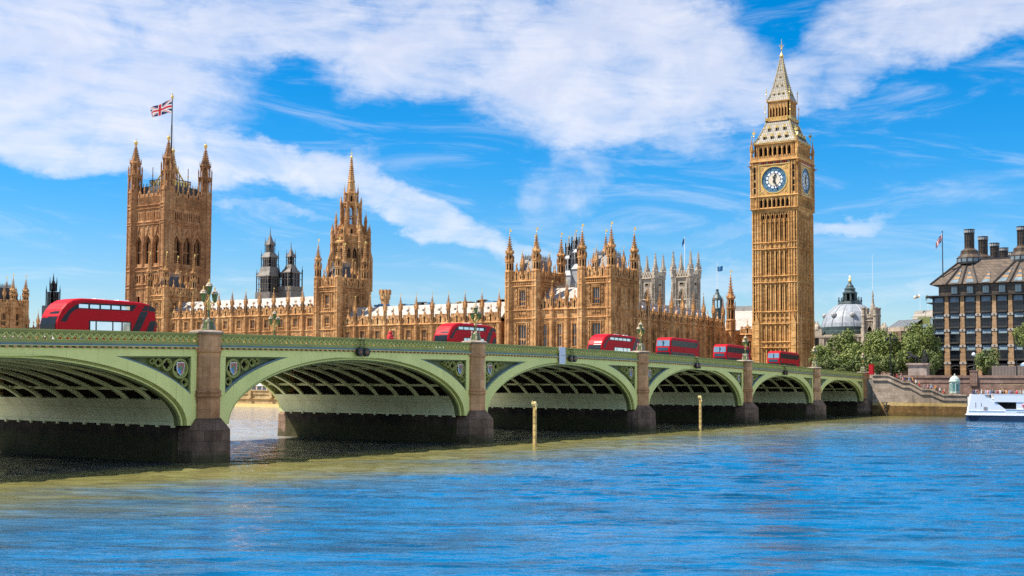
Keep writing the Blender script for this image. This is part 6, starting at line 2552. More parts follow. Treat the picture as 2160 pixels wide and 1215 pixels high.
mb.lathe(0, 0, [(0.16, -1.5), (0.10, 14.0)], 6)
mb.ball((0, 0, 14.1), 0.16, 6, 4)
part('mast', mb, IRONDARK, f2)
tag(place('flag', flag_mesh(3.2, 1.9, limp(3.6, 1.7, 0.4, 0.42), 20, 12), None, (-67.45, 301.4, 44.2)), 'red white and blue flag hanging half limp over the bronze roofed office block', 'flag')

# ------------------------------------------------------------------ domed hall, small gothic tower, other blocks
DOMELEAD = plain_mat('pale_lead_dome', (0.27, 0.29, 0.31), 0.5, 0.2)
dh = thing('domed_hall', 'pale stone hall with ribbed lead dome and dark lantern behind the trees', 'building', (-125.4, 418.4, 0))
dh.scale = (1.2, 1.2, 1.0)
mb = MB()
mb.lathe(0, 0, [(8.3, 27.0), (8.1, 28.4), (7.4, 30.6), (6.2, 32.6), (4.6, 34.3), (3.2, 35.2)], 32, mat=0)
for k in range(16):
    a = 2 * PI * k / 16
    P = [(8.35, 27.0), (8.15, 28.4), (7.45, 30.6), (6.25, 32.6), (4.65, 34.3), (3.2, 35.2)]
    mb.tube([(r * math.cos(a), r * math.sin(a), z) for r, z in P], 0.11, 4, 0)
for k in range(8):
    a = 2 * PI * (k + 0.5) / 8
    mb.ball((7.2 * math.cos(a), 7.2 * math.sin(a), 31.2), 0.95, 8, 5, mat=1)
    mb.ball((7.35 * math.cos(a), 7.35 * math.sin(a), 31.2), 0.85, 8, 5, sx=0.9, sy=0.9, sz=0.7, mat=2)
part('dome', mb, [DOMELEAD, LEAD, DARKGAP], dh, smooth=False)
mb = MB()
mb.lathe(0, 0, [(3.4, 35.0), (3.5, 35.4), (3.3, 36.2), (2.9, 36.3)], 8, mat=0)
mb.lathe(0, 0, [(1.15, 36), (1.15, 39.2)], 8, mat=1)
for k in range(8):
    a = PI / 8 + 2 * PI * k / 8
    mb.box(1.75 * math.cos(a) - 0.22, 1.75 * math.cos(a) + 0.22, 1.75 * math.sin(a) - 0.22, 1.75 * math.sin(a) + 0.22, 36.2, 39.2, 0)
    mb.lathe(3.2 * math.cos(a), 3.2 * math.sin(a), [(0.25, 36), (0.3, 36.8), (0.1, 37.1), (0.25, 37.5), (0.05, 37.9)], 6, mat=0)
mb.lathe(0, 0, [(2.1, 39.0), (2.2, 39.4), (1.6, 39.9), (1.5, 40.6), (1.7, 40.8), (1.15, 41.3), (1.05, 41.9), (0.55, 42.6), (0.35, 43.4)], 8, mat=0)
mb.lathe(0, 0, [(0.3, 43.3), (0.5, 43.8), (0.3, 44.3), (0.15, 44.6), (0.35, 44.9), (0.03, 45.5)], 8, mat=2)
part('lantern', mb, [PATINA, DARKGAP, GOLD], dh)
mb = MB()
mb.lathe(0, 0, [(8.7, 24.2), (8.9, 24.4), (8.9, 25.6), (8.5, 25.8), (8.6, 27.0), (8.3, 27.1)], 32, mat=1)
mb.box(-8.6, 8.6, -8.6, 8.6, 6, 24.2, 0)
mb.box(-9.1, 9.1, -9.1, 9.1, 23.2, 24.0, 0)
mb.box(-9.0, 9.0, -9.0, 9.0, 17.6, 18.3, 0)
for i in range(4):
    mb.T = Matrix.Rotation(i * PI / 2, 4, 'Z')
    for k in range(5):
        x = -6.8 + 3.4 * k
        mb.box(x - 0.75, x + 0.75, -8.64, -8.58, 18.6, 22.4, 2)
        mb.box(x - 0.75, x + 0.75, -8.64, -8.58, 12, 16.6, 2)
        mb.box(x + 1.2, x + 1.75, -8.95, -8.6, 6, 23.2, 0)
    for sx in (-7.2, 7.2):
        mb.box(sx - 1.5, sx + 1.5, -9.0, -8.3, 18, 26.2, 0)
        mb.box(sx - 0.6, sx + 0.6, -9.05, -9.0, 20, 23.6, 2)
        mb.lathe(sx, -8.2, [(1.0, 26), (0.9, 27.2), (0.3, 28.3), (0.05, 29.2)], 8, mat=0)
mb.T = Matrix.Identity(4)
part('wall', mb, [STONE_PALE, PATINA, DARKGAP], dh)

gh = thing('gothic_tower', 'small white stone gothic tower with battlements right of the dome', 'tower', (-113.5, 402.3, 0))
mb = MB()


def gh_face(mb, L):
    wall_grid(mb, 0, L, 6, 29.5, [(L / 2 - 0.8, L / 2 + 0.8, 22.4, 27.0)], 0.5)
    mb.plate([(L / 2 - 0.8, 22.4), (L / 2 + 0.8, 22.4), (L / 2 + 0.8, 27), (L / 2 - 0.8, 27)], [lancet(L / 2, 1.4, 22.5, 26.7)], 0.1, 0.4, 'y', 0)
    mb.box(L / 2 - 0.8, L / 2 + 0.8, 0.45, 0.5, 22.4, 27, 1)
    for z in (21.2, 28.2, 29.3):
        string(mb, -0.1, L + 0.1, z, 0.35, 0.3)
    for k in range(5):
        x = L * (k + 0.5) / 5
        mb.box(x - 0.35, x + 0.35, -0.1, 0.25, 29.5, 30.6, 0)
        mb.box(x - 0.12, x + 0.12, -0.12, 0.0, 27.4, 28.2, 0)


four_sides(mb, 1.95, gh_face)
for sx in (-1, 1):
    for sy in (-1, 1):
        mb.lathe(sx * 1.95, sy * 1.95, [(0.7, 6), (0.7, 29.6), (0.86, 29.9), (0.86, 30.3), (0.74, 30.5), (0.74, 32.2), (0.9, 32.4), (0.9, 32.8), (0.4, 32.9)], 8, mat=0)
mb.lathe(0.5, 0.5, [(1.0, 29.5), (0.9, 32.5), (0.45, 34.2), (0.25, 36.5), (0.35, 36.8), (0.05, 38.8)], 8, mat=0)
part('wall', mb, [STONE_PALE, DARKGAP], gh)
mb = MB()
mb.lathe(0.5, 0.5, [(0.07, 38), (0.05, 51)], 5)
part('flagpole', mb, WHITE, gh)

gr = thing('glass_roof_building', 'low stone block with long pale blue glazed roof between the white tower and the trees', 'building', (-102.4, 386.0, 0), R(-32.6))
mb = MB()
mb.box(-6.0, 4.2, 0, 10, 6, 24.0, 0)
mb.box(-6.0, 4.2, 4.0, 12, 24, 25.6, 1)
mb.add([(-6.2, 0.2, 22.2), (4.2, 0.2, 22.2), (4.2, 3.8, 24.0), (-6.2, 3.8, 24.0)], [(0, 1, 2, 3)], 2)
mb.add([(-6.2, 4.0, 25.4), (4.2, 4.0, 25.4), (4.2, 9, 28.0), (-6.2, 9, 28.0)], [(0, 1, 2, 3)], 2)
for k in range(18):
    x = -6.1 + 10.3 * k / 17
    mb.tube([(x, 3.95, 25.45), (x, 9, 28.08)], 0.07, 4, 3)
    mb.tube([(x, 0.15, 22.25), (x, 3.8, 24.07)], 0.05, 4, 3)
part('wall', mb, [REDSTONE, STONE_PALE, plain_mat('pale_blue_roof_glass', (0.36, 0.45, 0.55), 0.25, 0.1), IRONGREY], gr)
mo = thing('modern_building', 'flat roofed grey office building with glazed upper floors left of the bronze block', 'building', (-94.5, 390.5, 0), R(-32.6))
mb = MB()
mb.box(-6.4, 9.0, 0, 14, 6, 26.0, 1)
mb.taper(-5.6, 9.0, 1, 14, 26.0, 30.4, 1.0, 1.0, 0)
mb.box(-4.6, 9.0, 2.2, 13, 30.2, 30.8, 0)
mb.box(-6.6, 9.2, -0.3, 0.1, 25.2, 26.2, 2)
for k in range(11):
    x = -5.6 + 14.4 * k / 10
    mb.box(x - 0.06, x + 0.06, -0.2, -0.05, 21.5, 25.2, 3)
    mb.box(x - 0.55, x + 0.55, -0.04, -0.01, 22, 24.8, 2 if k % 2 else 4)
mb.box(-2.0, 3.5, 0.8, 1.4, 26.2, 28.6, 5)
mb.box(3.8, 9, 0.6, 1.2, 26.2, 28.2, 2)
for z in (27.4, 28.8):
    mb.box(-5.2, 9, 0.9, 1.0, z, z + 0.12, 3)
part('wall', mb, [stone_mat('grey_beige_concrete', (0.28, 0.25, 0.21), (0.38, 0.34, 0.29), (0.46, 0.42, 0.36), streak=0.15), OFFGLASS, SHELF, IRONGREY, BLUEGLASS, GREEN_DK], mo)
for i, (x, y, lab, lab2) in enumerate(((-94.5, 390.7, 'left one of two thin white flagpoles on the grey flat roofed building', 'small pale flag on the left thin pole of the grey building'),
                                       (-92.4, 392.1, 'right one of two thin white flagpoles on the grey flat roofed building', 'small dark flag on the right thin pole of the grey building'))):
    fpx = thing('flagpole', lab, 'flagpole', (x, y, 30.5))
    mb = MB()
    mb.lathe(0, 0, [(0.07, 0), (0.05, 5.6)], 5)
    part('mast', mb, WHITE, fpx)
    if i == 0:
        sh = lambda u, v: (-u * 2.0, 0.2 * math.sin(u * 7), -v * 1.1 - u * 0.5)
        tag(place('flag', flag_mesh(2, 1, sh, 10, 6, lambda u, v: 0 if v < 0.5 else 1, (FWHITE, plain_mat('flag_brown', (0.35, 0.25, 0.15), 0.8))), None, (x - 0.05, y, 36.0)), lab2, 'flag')
    else:
        tag(place('flag', flag_mesh(2, 1, limp(1.6, 1.2, 0.3, 0.4), 10, 6, lambda u, v: 0, (GREEN_DK,)), None, (x - 0.05, y, 36.0)), lab2, 'flag')


# ------------------------------------------------------------------ trees
def leaf_mat(name, lo, mid, hi):
    m, t, b = material(name)
    pos = t.n('ShaderNodeNewGeometry').outputs['Position']
    wnz = t.n('ShaderNodeTexWhiteNoise', noise_dimensions='3D')
    t.put(wnz.inputs['Vector'], t.vm('FLOOR', t.vm('SCALE', pos, 2.2)))
    n = t.noise(pos, 0.55, 3, 0.6)
    f = t.m('ADD', t.m('MULTIPLY', wnz.outputs[0], 0.55), t.m('MULTIPLY', n, 0.5))
    t.link(t.ramp(f, [(0.2, lo), (0.5, mid), (0.85, hi)]), b.inputs['Base Color'])
    b.inputs['Roughness'].default_value = 0.55
    b.inputs['Specular IOR Level'].default_value = 0.3
    return m


LEAF = leaf_mat('plane_tree_leaves', (0.055, 0.085, 0.015), (0.125, 0.165, 0.032), (0.26, 0.275, 0.07))
LEAF2 = leaf_mat('dark_tree_leaves', (0.050, 0.075, 0.017), (0.105, 0.145, 0.036), (0.20, 0.22, 0.065))
BARK = plain_mat('tree_bark', (0.10, 0.085, 0.065), 0.9, 0.3)


def crown_mesh(seed, rx, ry, rz, lobes, leaf=0.42, dens=130):
    r = random.Random(seed)
    mb = MB()
    for i in range(lobes):
        # lobe centres spread through an uneven egg, more of them outside
        while True:
            p = Vector((r.uniform(-1, 1), r.uniform(-1, 1), r.uniform(-0.95, 1)))
            if 0.30 < p.length < 1.0 and not (p.z < -0.5 and p.length > 0.8):
                break
        c = Vector((p.x * rx * 0.82, p.y * ry * 0.82, p.z * rz * 0.82))
        lr = r.uniform(0.20, 0.36) * min(rx, ry)
        for k in range(int(dens * (lr / (0.28 * rx)) ** 2)):
            d = Vector((r.gauss(0, 1), r.gauss(0, 1), r.gauss(0.25, 1))).normalized()
            q = c + d * lr * (0.55 + 0.5 * r.random() ** 0.6)
            s = leaf * r.uniform(0.6, 1.25)
            nrm = (d + Vector((r.uniform(-0.8, 0.8), r.uniform(-0.8, 0.8), r.uniform(-0.3, 0.9)))).normalized()
            a = nrm.orthogonal().normalized()
            a.rotate(Matrix.Rotation(r.uniform(0, 2 * PI), 3, nrm))
            b = nrm.cross(a)
            mb.add([q - a * s * 0.55, q + b * s * 0.32 + nrm * s * 0.05, q + a * s * 0.55, q - b * s * 0.32 - nrm * s * 0.05], [(0, 1, 2, 3)], 0)
    return mb


def trunk_mesh(seed, h, spread):
    r = random.Random(seed)
    mb = MB()
    mb.tube([(0, 0, -0.3), (0.05, 0, h * 0.25), (0.1, 0.05, h * 0.5), (0.05, 0.1, h * 0.8)], [0.42, 0.34, 0.26, 0.10], 7)
    for k in range(7):
        a = 2 * PI * k / 7 + r.uniform(-0.3, 0.3)
        z = h * r.uniform(0.28, 0.5)
        d = spread * r.uniform(0.5, 0.85)
        mb.tube([(0.05, 0.03, z), (d * 0.45 * math.cos(a), d * 0.45 * math.sin(a), z + h * 0.16), (d * math.cos(a), d * math.sin(a), z + h * 0.34)], [0.17, 0.11, 0.04], 5)
    return mb


crowns = [crown_mesh(11, 4.9, 4.4, 4.6, 54).data('crown', LEAF), crown_mesh(12, 4.6, 4.6, 4.8, 52).data('crown', LEAF),
          crown_mesh(13, 4.8, 4.2, 4.4, 54).data('crown', LEAF), crown_mesh(14, 3.2, 3.0, 3.2, 34, 0.34, 110).data('crown', LEAF2)]
trunks = [trunk_mesh(21, 10, 3.4).data('trunk', BARK), trunk_mesh(22, 10, 3.2).data('trunk', BARK)]


def tree(label, px, py, z0, ztop, kind, s=1.0, group='trees beyond the stairs', zr=None):
    t = thing('tree', label, 'tree', (px, py, z0), (px * 13.7) % 6.28, group)
    H = ztop - z0
    rzv = (4.4, 4.6, 4.2, 3.2)[kind]
    place('trunk', trunks[kind % 2], t, (0, 0, 0), 0, (s, s, H / 11.5))
    cz = zr or (H * 0.50) / rzv
    place('crown', crowns[kind], t, (0, 0, H - rzv * cz * 0.98), 0, (s, s, cz))
    return t


tree('leafy plane tree nearest the clock tower, growing right at its corner', -92.0, 284.0, 8.15, 16.5, 0, 0.80)
tree('broad plane tree standing right in front of the domed hall', -87.0, 287.0, 8.15, 20.0, 1, 1.0)
tree('plane tree rising just right of the last bridge lamp', -83.0, 282.0, 8.15, 17.0, 2, 0.95)
tree('tall plane tree below the small white gothic tower', -80.2, 290.0, 8.15, 20.2, 0, 0.95)
tree('plane tree directly behind the tall dark lamp post', -76.0, 286.0, 8.15, 19.0, 1, 0.95)
tree('tallest plane tree, its top in front of the grey flat roofed building', -71.8, 291.0, 8.15, 21.9, 2, 0.85)
tree('plane tree directly behind the bronze chariot statue', -70.6, 285.0, 8.15, 18.6, 0, 0.80)
tree('plane tree touching the left corner of the bronze office block', -68.2, 289.0, 8.15, 20.8, 1, 0.72)
tree('low tree between the dark lamp post and the statue pedestal', -74.2, 282.5, 8.15, 14.6, 3, 0.95)
tree('small tree filling the gap right of the statue pedestal', -66.6, 284.0, 8.15, 15.4, 3, 0.80)
tree('small dark round tree in front of the bronze office block', -54.0, 285.5, 8.15, 15.6, 3, 1.12, 'trees by the office block')
tree('bright tree cut by the right edge, standing high before the office block', -45.6, 284.5, 8.15, 21.2, 2, 0.72, 'trees by the office block', 0.85)

for px_, py_, zt, kk, ss, lab in ((-89.6, 279.5, 14.0, 3, 1.15, 'low bushy tree at the foot of the clock tower, just right of its lamp'),
                              (-85.4, 279.0, 13.6, 3, 1.2, 'low bushy tree between the two last bridge lamps'),
                              (-80.6, 279.0, 14.2, 3, 1.15, 'low bushy tree behind the red upright box'),
                              (-77.2, 280.0, 14.0, 3, 1.1, 'low bushy tree left of the tall dark lamp post'),
                              (-71.0, 287.5, 15.0, 3, 1.1, 'low bushy tree filling in behind the statue pedestal')):
    tree(lab, px_, py_, 8.15, zt, kk, ss)

# ------------------------------------------------------------------ chariot statue on its pedestal
pd = thing('pedestal', 'big granite pedestal carrying the bronze chariot statue', 'pedestal', (-68.1, 279.4, 3.9))
mb = MB()
mb.taper(-2.7, 2.7, -1.9, 1.9, 0, 3.6, 0.1, 0.1)
mb.taper(-2.6, 2.6, -1.8, 1.8, 3.6, 4.5, 0.5, 0.4)
mb.box(-2.05, 2.05, -1.35, 1.35, 4.5, 7.3)
mb.taper(-2.1, 2.1, -1.4, 1.4, 7.3, 7.6, -0.3, -0.25)
mb.box(-2.5, 2.5, -1.7, 1.7, 7.6, 7.95)
mb.box(-1.5, 1.5, -1.38, -1.34, 5.0, 6.9)
part('block', mb, stone_mat('pedestal_granite', (0.26, 0.20, 0.16), (0.38, 0.30, 0.25), (0.46, 0.38, 0.32), course=0.9, streak=0.3), pd)


def skinned(name, verts, edges, radii, mat, sub=1, root=0):
    """one continuous body grown round a skeleton of joints"""
    me = bpy.data.meshes.new(name)
    me.from_pydata(verts, edges, [])
    o = bpy.data.objects.new(name, me)
    COL.objects.link(o)
    md = o.modifiers.new('skin', 'SKIN')
    sv = me.skin_vertices[0].data
    for i, r in enumerate(radii):
        sv[i].radius = (r, r) if not isinstance(r, tuple) else r
        sv[i].use_root = (i == root)
    md.use_smooth_shade = True
    if sub:
        ss = o.modifiers.new('sub', 'SUBSURF')
        ss.levels = sub
        ss.render_levels = sub
    dg = bpy.context.evaluated_depsgraph_get()
    m2 = bpy.data.meshes.new_from_object(o.evaluated_get(dg))
    m2.name = name
    bpy.data.objects.remove(o)
    m2.materials.clear()
    for m in (mat if isinstance(mat, (list, tuple)) else [mat]):
        m2.materials.append(m)
    return m2


BRONZE_ST = plain_mat('dark_statue_bronze', (0.035, 0.032, 0.030), 0.45, 0.4, metal=0.3)
# rearing horse facing -x: pelvis 0, chest 1, neck 2, poll 3, muzzle 4, legs
hv = [(0.75, 0, 1.35), (-0.35, 0, 1.75), (-0.75, 0, 2.25), (-0.95, 0, 2.65), (-1.40, 0, 2.40),
      (0.85, 0.22, 0.95), (0.70, 0.25, 0.70), (1.05, 0.25, 0.42), (0.85, 0.25, 0.0),
      (0.80, -0.22, 0.95), (0.55, -0.25, 0.68), (0.85, -0.25, 0.40), (0.65, -0.25, 0.0),
      (-0.55, 0.2, 1.45), (-1.15, 0.22, 1.50), (-1.20, 0.22, 1.05),
      (-0.50, -0.2, 1.40), (-1.00, -0.22, 1.25), (-0.95, -0.22, 0.85),
      (1.1, 0, 1.45), (1.5, 0, 1.1), (0.2, 0, 1.5)]
he = [(0, 21), (21, 1), (1, 2), (2, 3), (3, 4), (0, 5), (5, 6), (6, 7), (7, 8), (0, 9), (9, 10), (10, 11), (11, 12), (1, 13), (13, 14), (14, 15), (1, 16), (16, 17), (17, 18), (0, 19), (19, 20)]
hr = [0.36, 0.38, 0.24, 0.18, 0.10, 0.20, 0.13, 0.08, 0.07, 0.20, 0.13, 0.08, 0.07, 0.15, 0.09, 0.06, 0.15, 0.09, 0.06, 0.10, 0.05, 0.36]
HORSE = skinned('horse', hv, he, hr, BRONZE_ST, 1)
st = thing('statue', 'dark bronze statue of a cloaked driver with rearing horses and chariot', 'statue', (-68.1, 279.4, 11.85))
place('horse', HORSE, st, (-1.1, -0.75, 0), 0.12)
place('horse', HORSE, st, (-1.25, 0.65, 0), -0.10)
mb = MB()
for sy in (-0.95, 0.95):
    mb.T = Matrix.Translation((1.45, sy, 0.72)) @ Matrix.Rotation(PI / 2, 4, 'X')
    mb.lathe(0, 0, [(0.72, -0.06), (0.72, 0.06)], 16)
    mb.lathe(0, 0, [(0.16, -0.14), (0.16, 0.14)], 8)
mb.T = Matrix.Identity(4)
mb.box(0.95, 2.1, -0.75, 0.75, 0.62, 0.75)
mb.taper(0.85, 1.0, -0.75, 0.75, 0.7, 1.6, 0.02, 0.1)
for sy in (-0.75, 0.70):
    mb.taper(0.9, 1.9, sy, sy + 0.06, 0.7, 1.35, 0.2, 0)
mb.tube([(1.0, 0, 0.7), (0.2, 0, 0.8), (-0.9, 0, 1.2)], 0.07, 5)
mb.box(-2.3, 2.2, -1.2, 1.2, -0.02, 0.08)
part('chariot', mb, BRONZE_ST, st)
dv = [(1.45, 0, 1.75), (1.45, 0, 2.25), (1.42, 0, 2.75), (1.42, 0, 2.98), (1.40, 0, 3.22), (1.4, 0.3, 2.65), (1.1, 0.55, 3.0), (0.85, 0.6, 3.45),
      (1.4, -0.3, 2.65), (1.3, -0.62, 2.35), (0.95, -0.6, 2.2), (1.47, 0.14, 1.4), (1.47, 0.15, 0.75), (1.5, -0.14, 1.4), (1.52, -0.16, 0.75)]
de = [(0, 1), (1, 2), (2, 3), (3, 4), (2, 5), (5, 6), (6, 7), (2, 8), (8, 9), (9, 10), (0, 11), (11, 12), (0, 13), (13, 14)]
dr = [0.27, 0.22, 0.22, 0.08, 0.17, 0.11, 0.08, 0.05, 0.11, 0.08, 0.05, 0.22, 0.20, 0.22, 0.20]
place('driver', skinned('driver', dv, de, dr, BRONZE_ST, 1), st)
for sy in (-0.45, 0.45):
    fv = [(x + 0.25, y * 0.85 + sy, z * 0.72 + 0.2) for x, y, z in dv]
    place('passenger', skinned('passenger', fv, de, [q * 0.8 for q in dr], BRONZE_ST, 1), st)

# ------------------------------------------------------------------ lamp posts on the bank
lp = thing('street_light', 'tall thin dark lamp post with double lantern head in front of the plane trees', 'street light', (-73.75, 277.0, 8.15))
mb = MB()
mb.lathe(0, 0, [(0.28, 0), (0.26, 1.2), (0.14, 1.4), (0.10, 9.6)], 8)
mb.tube([(-0.85, 0, 9.3), (-0.5, 0, 9.75), (0, 0, 9.6), (0.5, 0, 9.75), (0.85, 0, 9.3)], 0.05, 5)
part('post', mb, BLACK, lp)
for sx in (-0.85, 0.85):
    mb = MB()
    mb.lathe(0, 0, [(0.10, -0.75), (0.22, -0.65), (0.30, -0.15), (0.36, 0.0), (0.12, 0.25), (0.02, 0.45)], 8)
    place('lantern', mb.data('lantern', BLACK), lp, (sx, 0, 9.35))
mb = MB()
mb.lathe(0, 0, [(0.12, 9.5), (0.10, 10.1), (0.30, 10.3), (0.34, 10.5), (0.05, 10.95)], 8)
part('finial', mb, BLACK, lp)
gp = thing('globe_lamp', 'dark lamp post with white globe on the granite embankment pier', 'lamp', (-55.1, 274.6, 10.15))
mb = MB()
mb.lathe(0, 0, [(0.35, 0), (0.3, 0.5), (0.13, 0.7), (0.16, 1.2), (0.08, 1.4), (0.08, 2.9), (0.2, 3.05), (0.12, 3.15)], 8)
mb.tube([(0.35, 0, 0.1), (0.2, 0, 0.5), (0.28, 0, 1.0)], 0.07, 4)
part('post', mb, BLACK, gp)
mb = MB()
mb.ball((0, 0, 3.5), 0.42, 12, 8)
part('globe', mb, OPAL, gp, smooth=True)
sp2 = thing('lamp_post', 'thin dark post rising before the office block near the right edge', 'post', (-46.7, 277.0, 8.15))
mb = MB()
mb.lathe(0, 0, [(0.2, 0), (0.16, 1.2), (0.09, 1.4), (0.07, 9.4)], 8)
mb.tube([(0, 0, 9.4), (0.1, 0, 10.2), (0.7, 0, 10.6), (1.2, 0, 10.5)], 0.06, 5)
mb.box(0.9, 1.5, -0.12, 0.12, 10.38, 10.5)
part('post', mb, BLACK, sp2)
hd = thing('hoarding', 'ribbed brown hoarding on the street in front of the office block', 'hoarding', (-41.0, 278.2, 8.15))
mb = MB()
mb.box(-11.0, 14, 0, 0.08, 0.3, 3.0, 0)
for k in range(84):
    x = -11 + 25 * k / 84
    mb.box(x, x + 0.14, -0.07, 0.0, 0.3, 3.0, 0)
for k in range(11):
    x = -11 + 25 * k / 10
    mb.box(x - 0.06, x + 0.06, 0.08, 0.2, 0, 3.0, 0)
part('panel', mb, plain_mat('brown_ribbed_panel', (0.24, 0.19, 0.16), 0.6, 0.15), hd)
cv = thing('coach', 'pale blue and white coach roof showing above the brown hoarding', 'coach', (-41.0, 282.0, 8.15))
mb = MB()
mb.taper(-5.6, 6.4, -1.25, 1.25, 0.35, 3.5, 0.05, 0.05, 0)
mb.taper(-5.4, 6.2, -1.1, 1.1, 3.5, 3.75, 0.3, 0.25, 1)
for k in range(7):
    x = -5.0 + 1.6 * k
    mb.box(x, x + 1.45, -1.27, -1.2, 1.7, 2.8, 2)
part('body', mb, [plain_mat('pale_blue_paint', (0.35, 0.52, 0.70), 0.3, 0.05), WHITE, OFFGLASS], cv)
mb = MB()
mb.T = Matrix.Rotation(PI / 2, 4, 'X')
mb.lathe(0, 0, [(0.5, -0.15), (0.5, 0.15)], 14)
whl = mb.data('wheel', BLACK)
for x in (-3.6, 3.4):
    for y in (-1.15, 1.15):
        place('wheel', whl, cv, (x, y, 0.5))


# ------------------------------------------------------------------ triple lamps on the bridge
LGREEN = plain_mat('lamp_green_paint', (0.10, 0.14, 0.05), 0.45, 0.2)
LGOLD = plain_mat('lamp_gold_paint', (0.62, 0.42, 0.13), 0.4, 0.2, metal=0.3)
LPANE = plain_mat('green_tinted_lamp_glass', (0.17, 0.24, 0.06), 0.2, 0.3, spec=0.4)
LCAP = plain_mat('white_gold_lamp_cap', (0.42, 0.33, 0.22), 0.5, 0.3)
lampm = {}
mb = MB()
mb.lathe(0, 0, [(0.72, 0), (0.70, 0.16), (0.50, 0.22), (0.46, 0.9), (0.30, 1.05), (0.20, 1.15)], 8, mat=0)
for k in range(4):
    a = PI / 4 + k * PI / 2
    mb.lathe(0.52 * math.cos(a), 0.52 * math.sin(a), [(0.11, 0.15), (0.09, 1.0), (0.15, 1.05), (0.15, 1.15), (0.07, 1.25), (0.02, 1.38)], 6, mat=2)
    mb.lathe(0.62 * math.cos(a), 0.62 * math.sin(a), [(0.15, 0.1), (0.12, 0.5), (0.04, 0.62)], 6, mat=2)
lampm['base'] = mb.data('base', [LGREEN, LGOLD, LCAP])
mb = MB()
mb.lathe(0, 0, [(0.16, 1.1), (0.13, 1.3), (0.11, 2.05)], 8, mat=0)
mb.lathe(0, 0, [(0.13, 2.05), (0.22, 2.12), (0.22, 2.2), (0.12, 2.28), (0.10, 3.45), (0.16, 3.55), (0.10, 3.65)], 8, mat=1)
mb.plate([(-0.26, 2.3), (0.0, 2.1), (0.26, 2.3), (0.16, 2.9), (0.0, 3.35), (-0.16, 2.9)], [foil(0, 2.55, 0.16)], 0.03, -0.03, 'x', 1)
lampm['column'] = mb.data('column', [LGREEN, LGOLD])
mb = MB()
mb.tube([(0, 0, 2.15), (0, 0.22, 2.45), (0, 0.36, 2.75), (0, 0.62, 2.92), (0, 0.78, 2.86)], 0.055, 6, 1)
mb.tube([(0, 0, 3.35), (0, 0.12, 3.05), (0, 0.35, 2.8), (0, 0.70, 2.74), (0, 0.78, 2.9)], 0.045, 6, 1)
lampm['arm'] = mb.data('arm', [LGREEN, LGOLD])
mb = MB()
for k in range(8):
    a = PI / 8 + 2 * PI * k / 8
    mb.tube([(0.19 * math.cos(a), 0.19 * math.sin(a), 0), (0.32 * math.cos(a), 0.32 * math.sin(a), 0.72)], 0.022, 4, 0)
mb.lathe(0, 0, [(0.06, -0.14), (0.21, -0.02), (0.21, 0.03)], 8, mat=0)
lf = mb.data('lantern', [LGREEN])
mb = MB()
mb.lathe(0, 0, [(0.18, 0.02), (0.30, 0.71)], 8)
lg = mb.data('lamp_glass', LPANE)
mb = MB()
mb.lathe(0, 0, [(0.40, 0.70), (0.42, 0.76), (0.34, 0.84), (0.30, 0.98), (0.14, 1.10), (0.07, 1.14)], 8, mat=0)
mb.lathe(0, 0, [(0.05, 1.12), (0.11, 1.22), (0.05, 1.30), (0.09, 1.36), (0.01, 1.52)], 6, mat=1)
lc = mb.data('lamp_cap', [LCAP, LGOLD])


def make_lamp(x, y, z, label):
    t = thing('street_lamp', label, 'lamp', (x, y, z), 0, 'triple lamps along the bridge')
    place('base', lampm['base'], t)
    place('column', lampm['column'], t)
    place('arm', lampm['arm'], t)
    place('arm', lampm['arm'], t, (0, 0, 0), PI)
    for dy, dz in ((0, 3.75), (0.78, 2.98), (-0.78, 2.98)):
        l = place('lantern', lf, t, (0, dy, dz))
        place('lamp_glass', lg, l)
        place('lamp_cap', lc, l)
    return t


lamp = make_lamp(XB, PIERS[2], top(PIERS[2]) + 0.25, 'nearest triple lantern lamp, on the pier in front of the great flag tower')
lamp.scale = (0.83, 0.83, 0.86)
for i, lab in ((3, 'triple lantern lamp on the pier in front of the left-centre red bus'), (4, 'triple lantern lamp standing just right of the third red bus from the left'),
               (5, 'triple lantern lamp in front of the fifth red bus, left of the clock tower'), (6, 'triple lantern lamp at the right foot of the clock tower'),
               (7, 'last triple lantern lamp, beside the red upright box')):
    o = again(lamp, (XB, PIERS[i] - (1.0 if i == 7 else 0), top(PIERS[i]) + 0.25), None, lab)
o = again(lamp, (XB - BW, 109.6, top(109.6) + 0.1), None, 'triple lantern lamp on the far parapet, between the two nearest piers')

# ------------------------------------------------------------------ navigation lights and notice on the bridge
nv = thing('navigation_light', 'pair of round black signal lamps on the widest arch left of centre', 'signal lamp', (XB + 0.35, 92.7, top(92.7)), 0, 'signal lamps over the arches')
mb = MB()
for dy in (-0.45, 0.45):
    mb.tube([(-0.1, dy * 0.6, 0.0), (0.05, dy * 0.6, -0.3), (0.1, dy * 0.75, -1.1)], 0.045, 5)
    mb.tube([(0.1, dy * 0.75, -0.55), (0.3, dy * 0.75, -0.8)], 0.04, 5)
    mb.ball((0.05, dy * 0.6, -0.12), 0.16, 8, 5)
mb.tube([(0.1, -0.5, -0.9), (0.1, 0.5, -0.9)], 0.05, 5)
part('bracket', mb, GREEN_DK, nv)
mb = MB()
mb.T = Matrix.Rotation(PI / 2, 4, 'Y')
mb.lathe(0, 0, [(0.34, 0), (0.44, 0.02), (0.44, 0.30), (0.38, 0.32)], 16, mat=0)
mb.lathe(0, 0, [(0.36, 0.325), (0.02, 0.33)], 16, mat=1)
mb.T = Matrix.Translation((0.34, 0, 0)) @ Matrix.Rotation(PI / 2, 4, 'Y')
mb.lathe(0, 0, [(0.10, 0.0), (0.06, 0.03)], 8, mat=2)
disc = mb.data('lamp_disc', [BLACK, plain_mat('smoked_lens', (0.02, 0.02, 0.022), 0.15), plain_mat('amber_lens', (0.75, 0.16, 0.03), 0.3)])
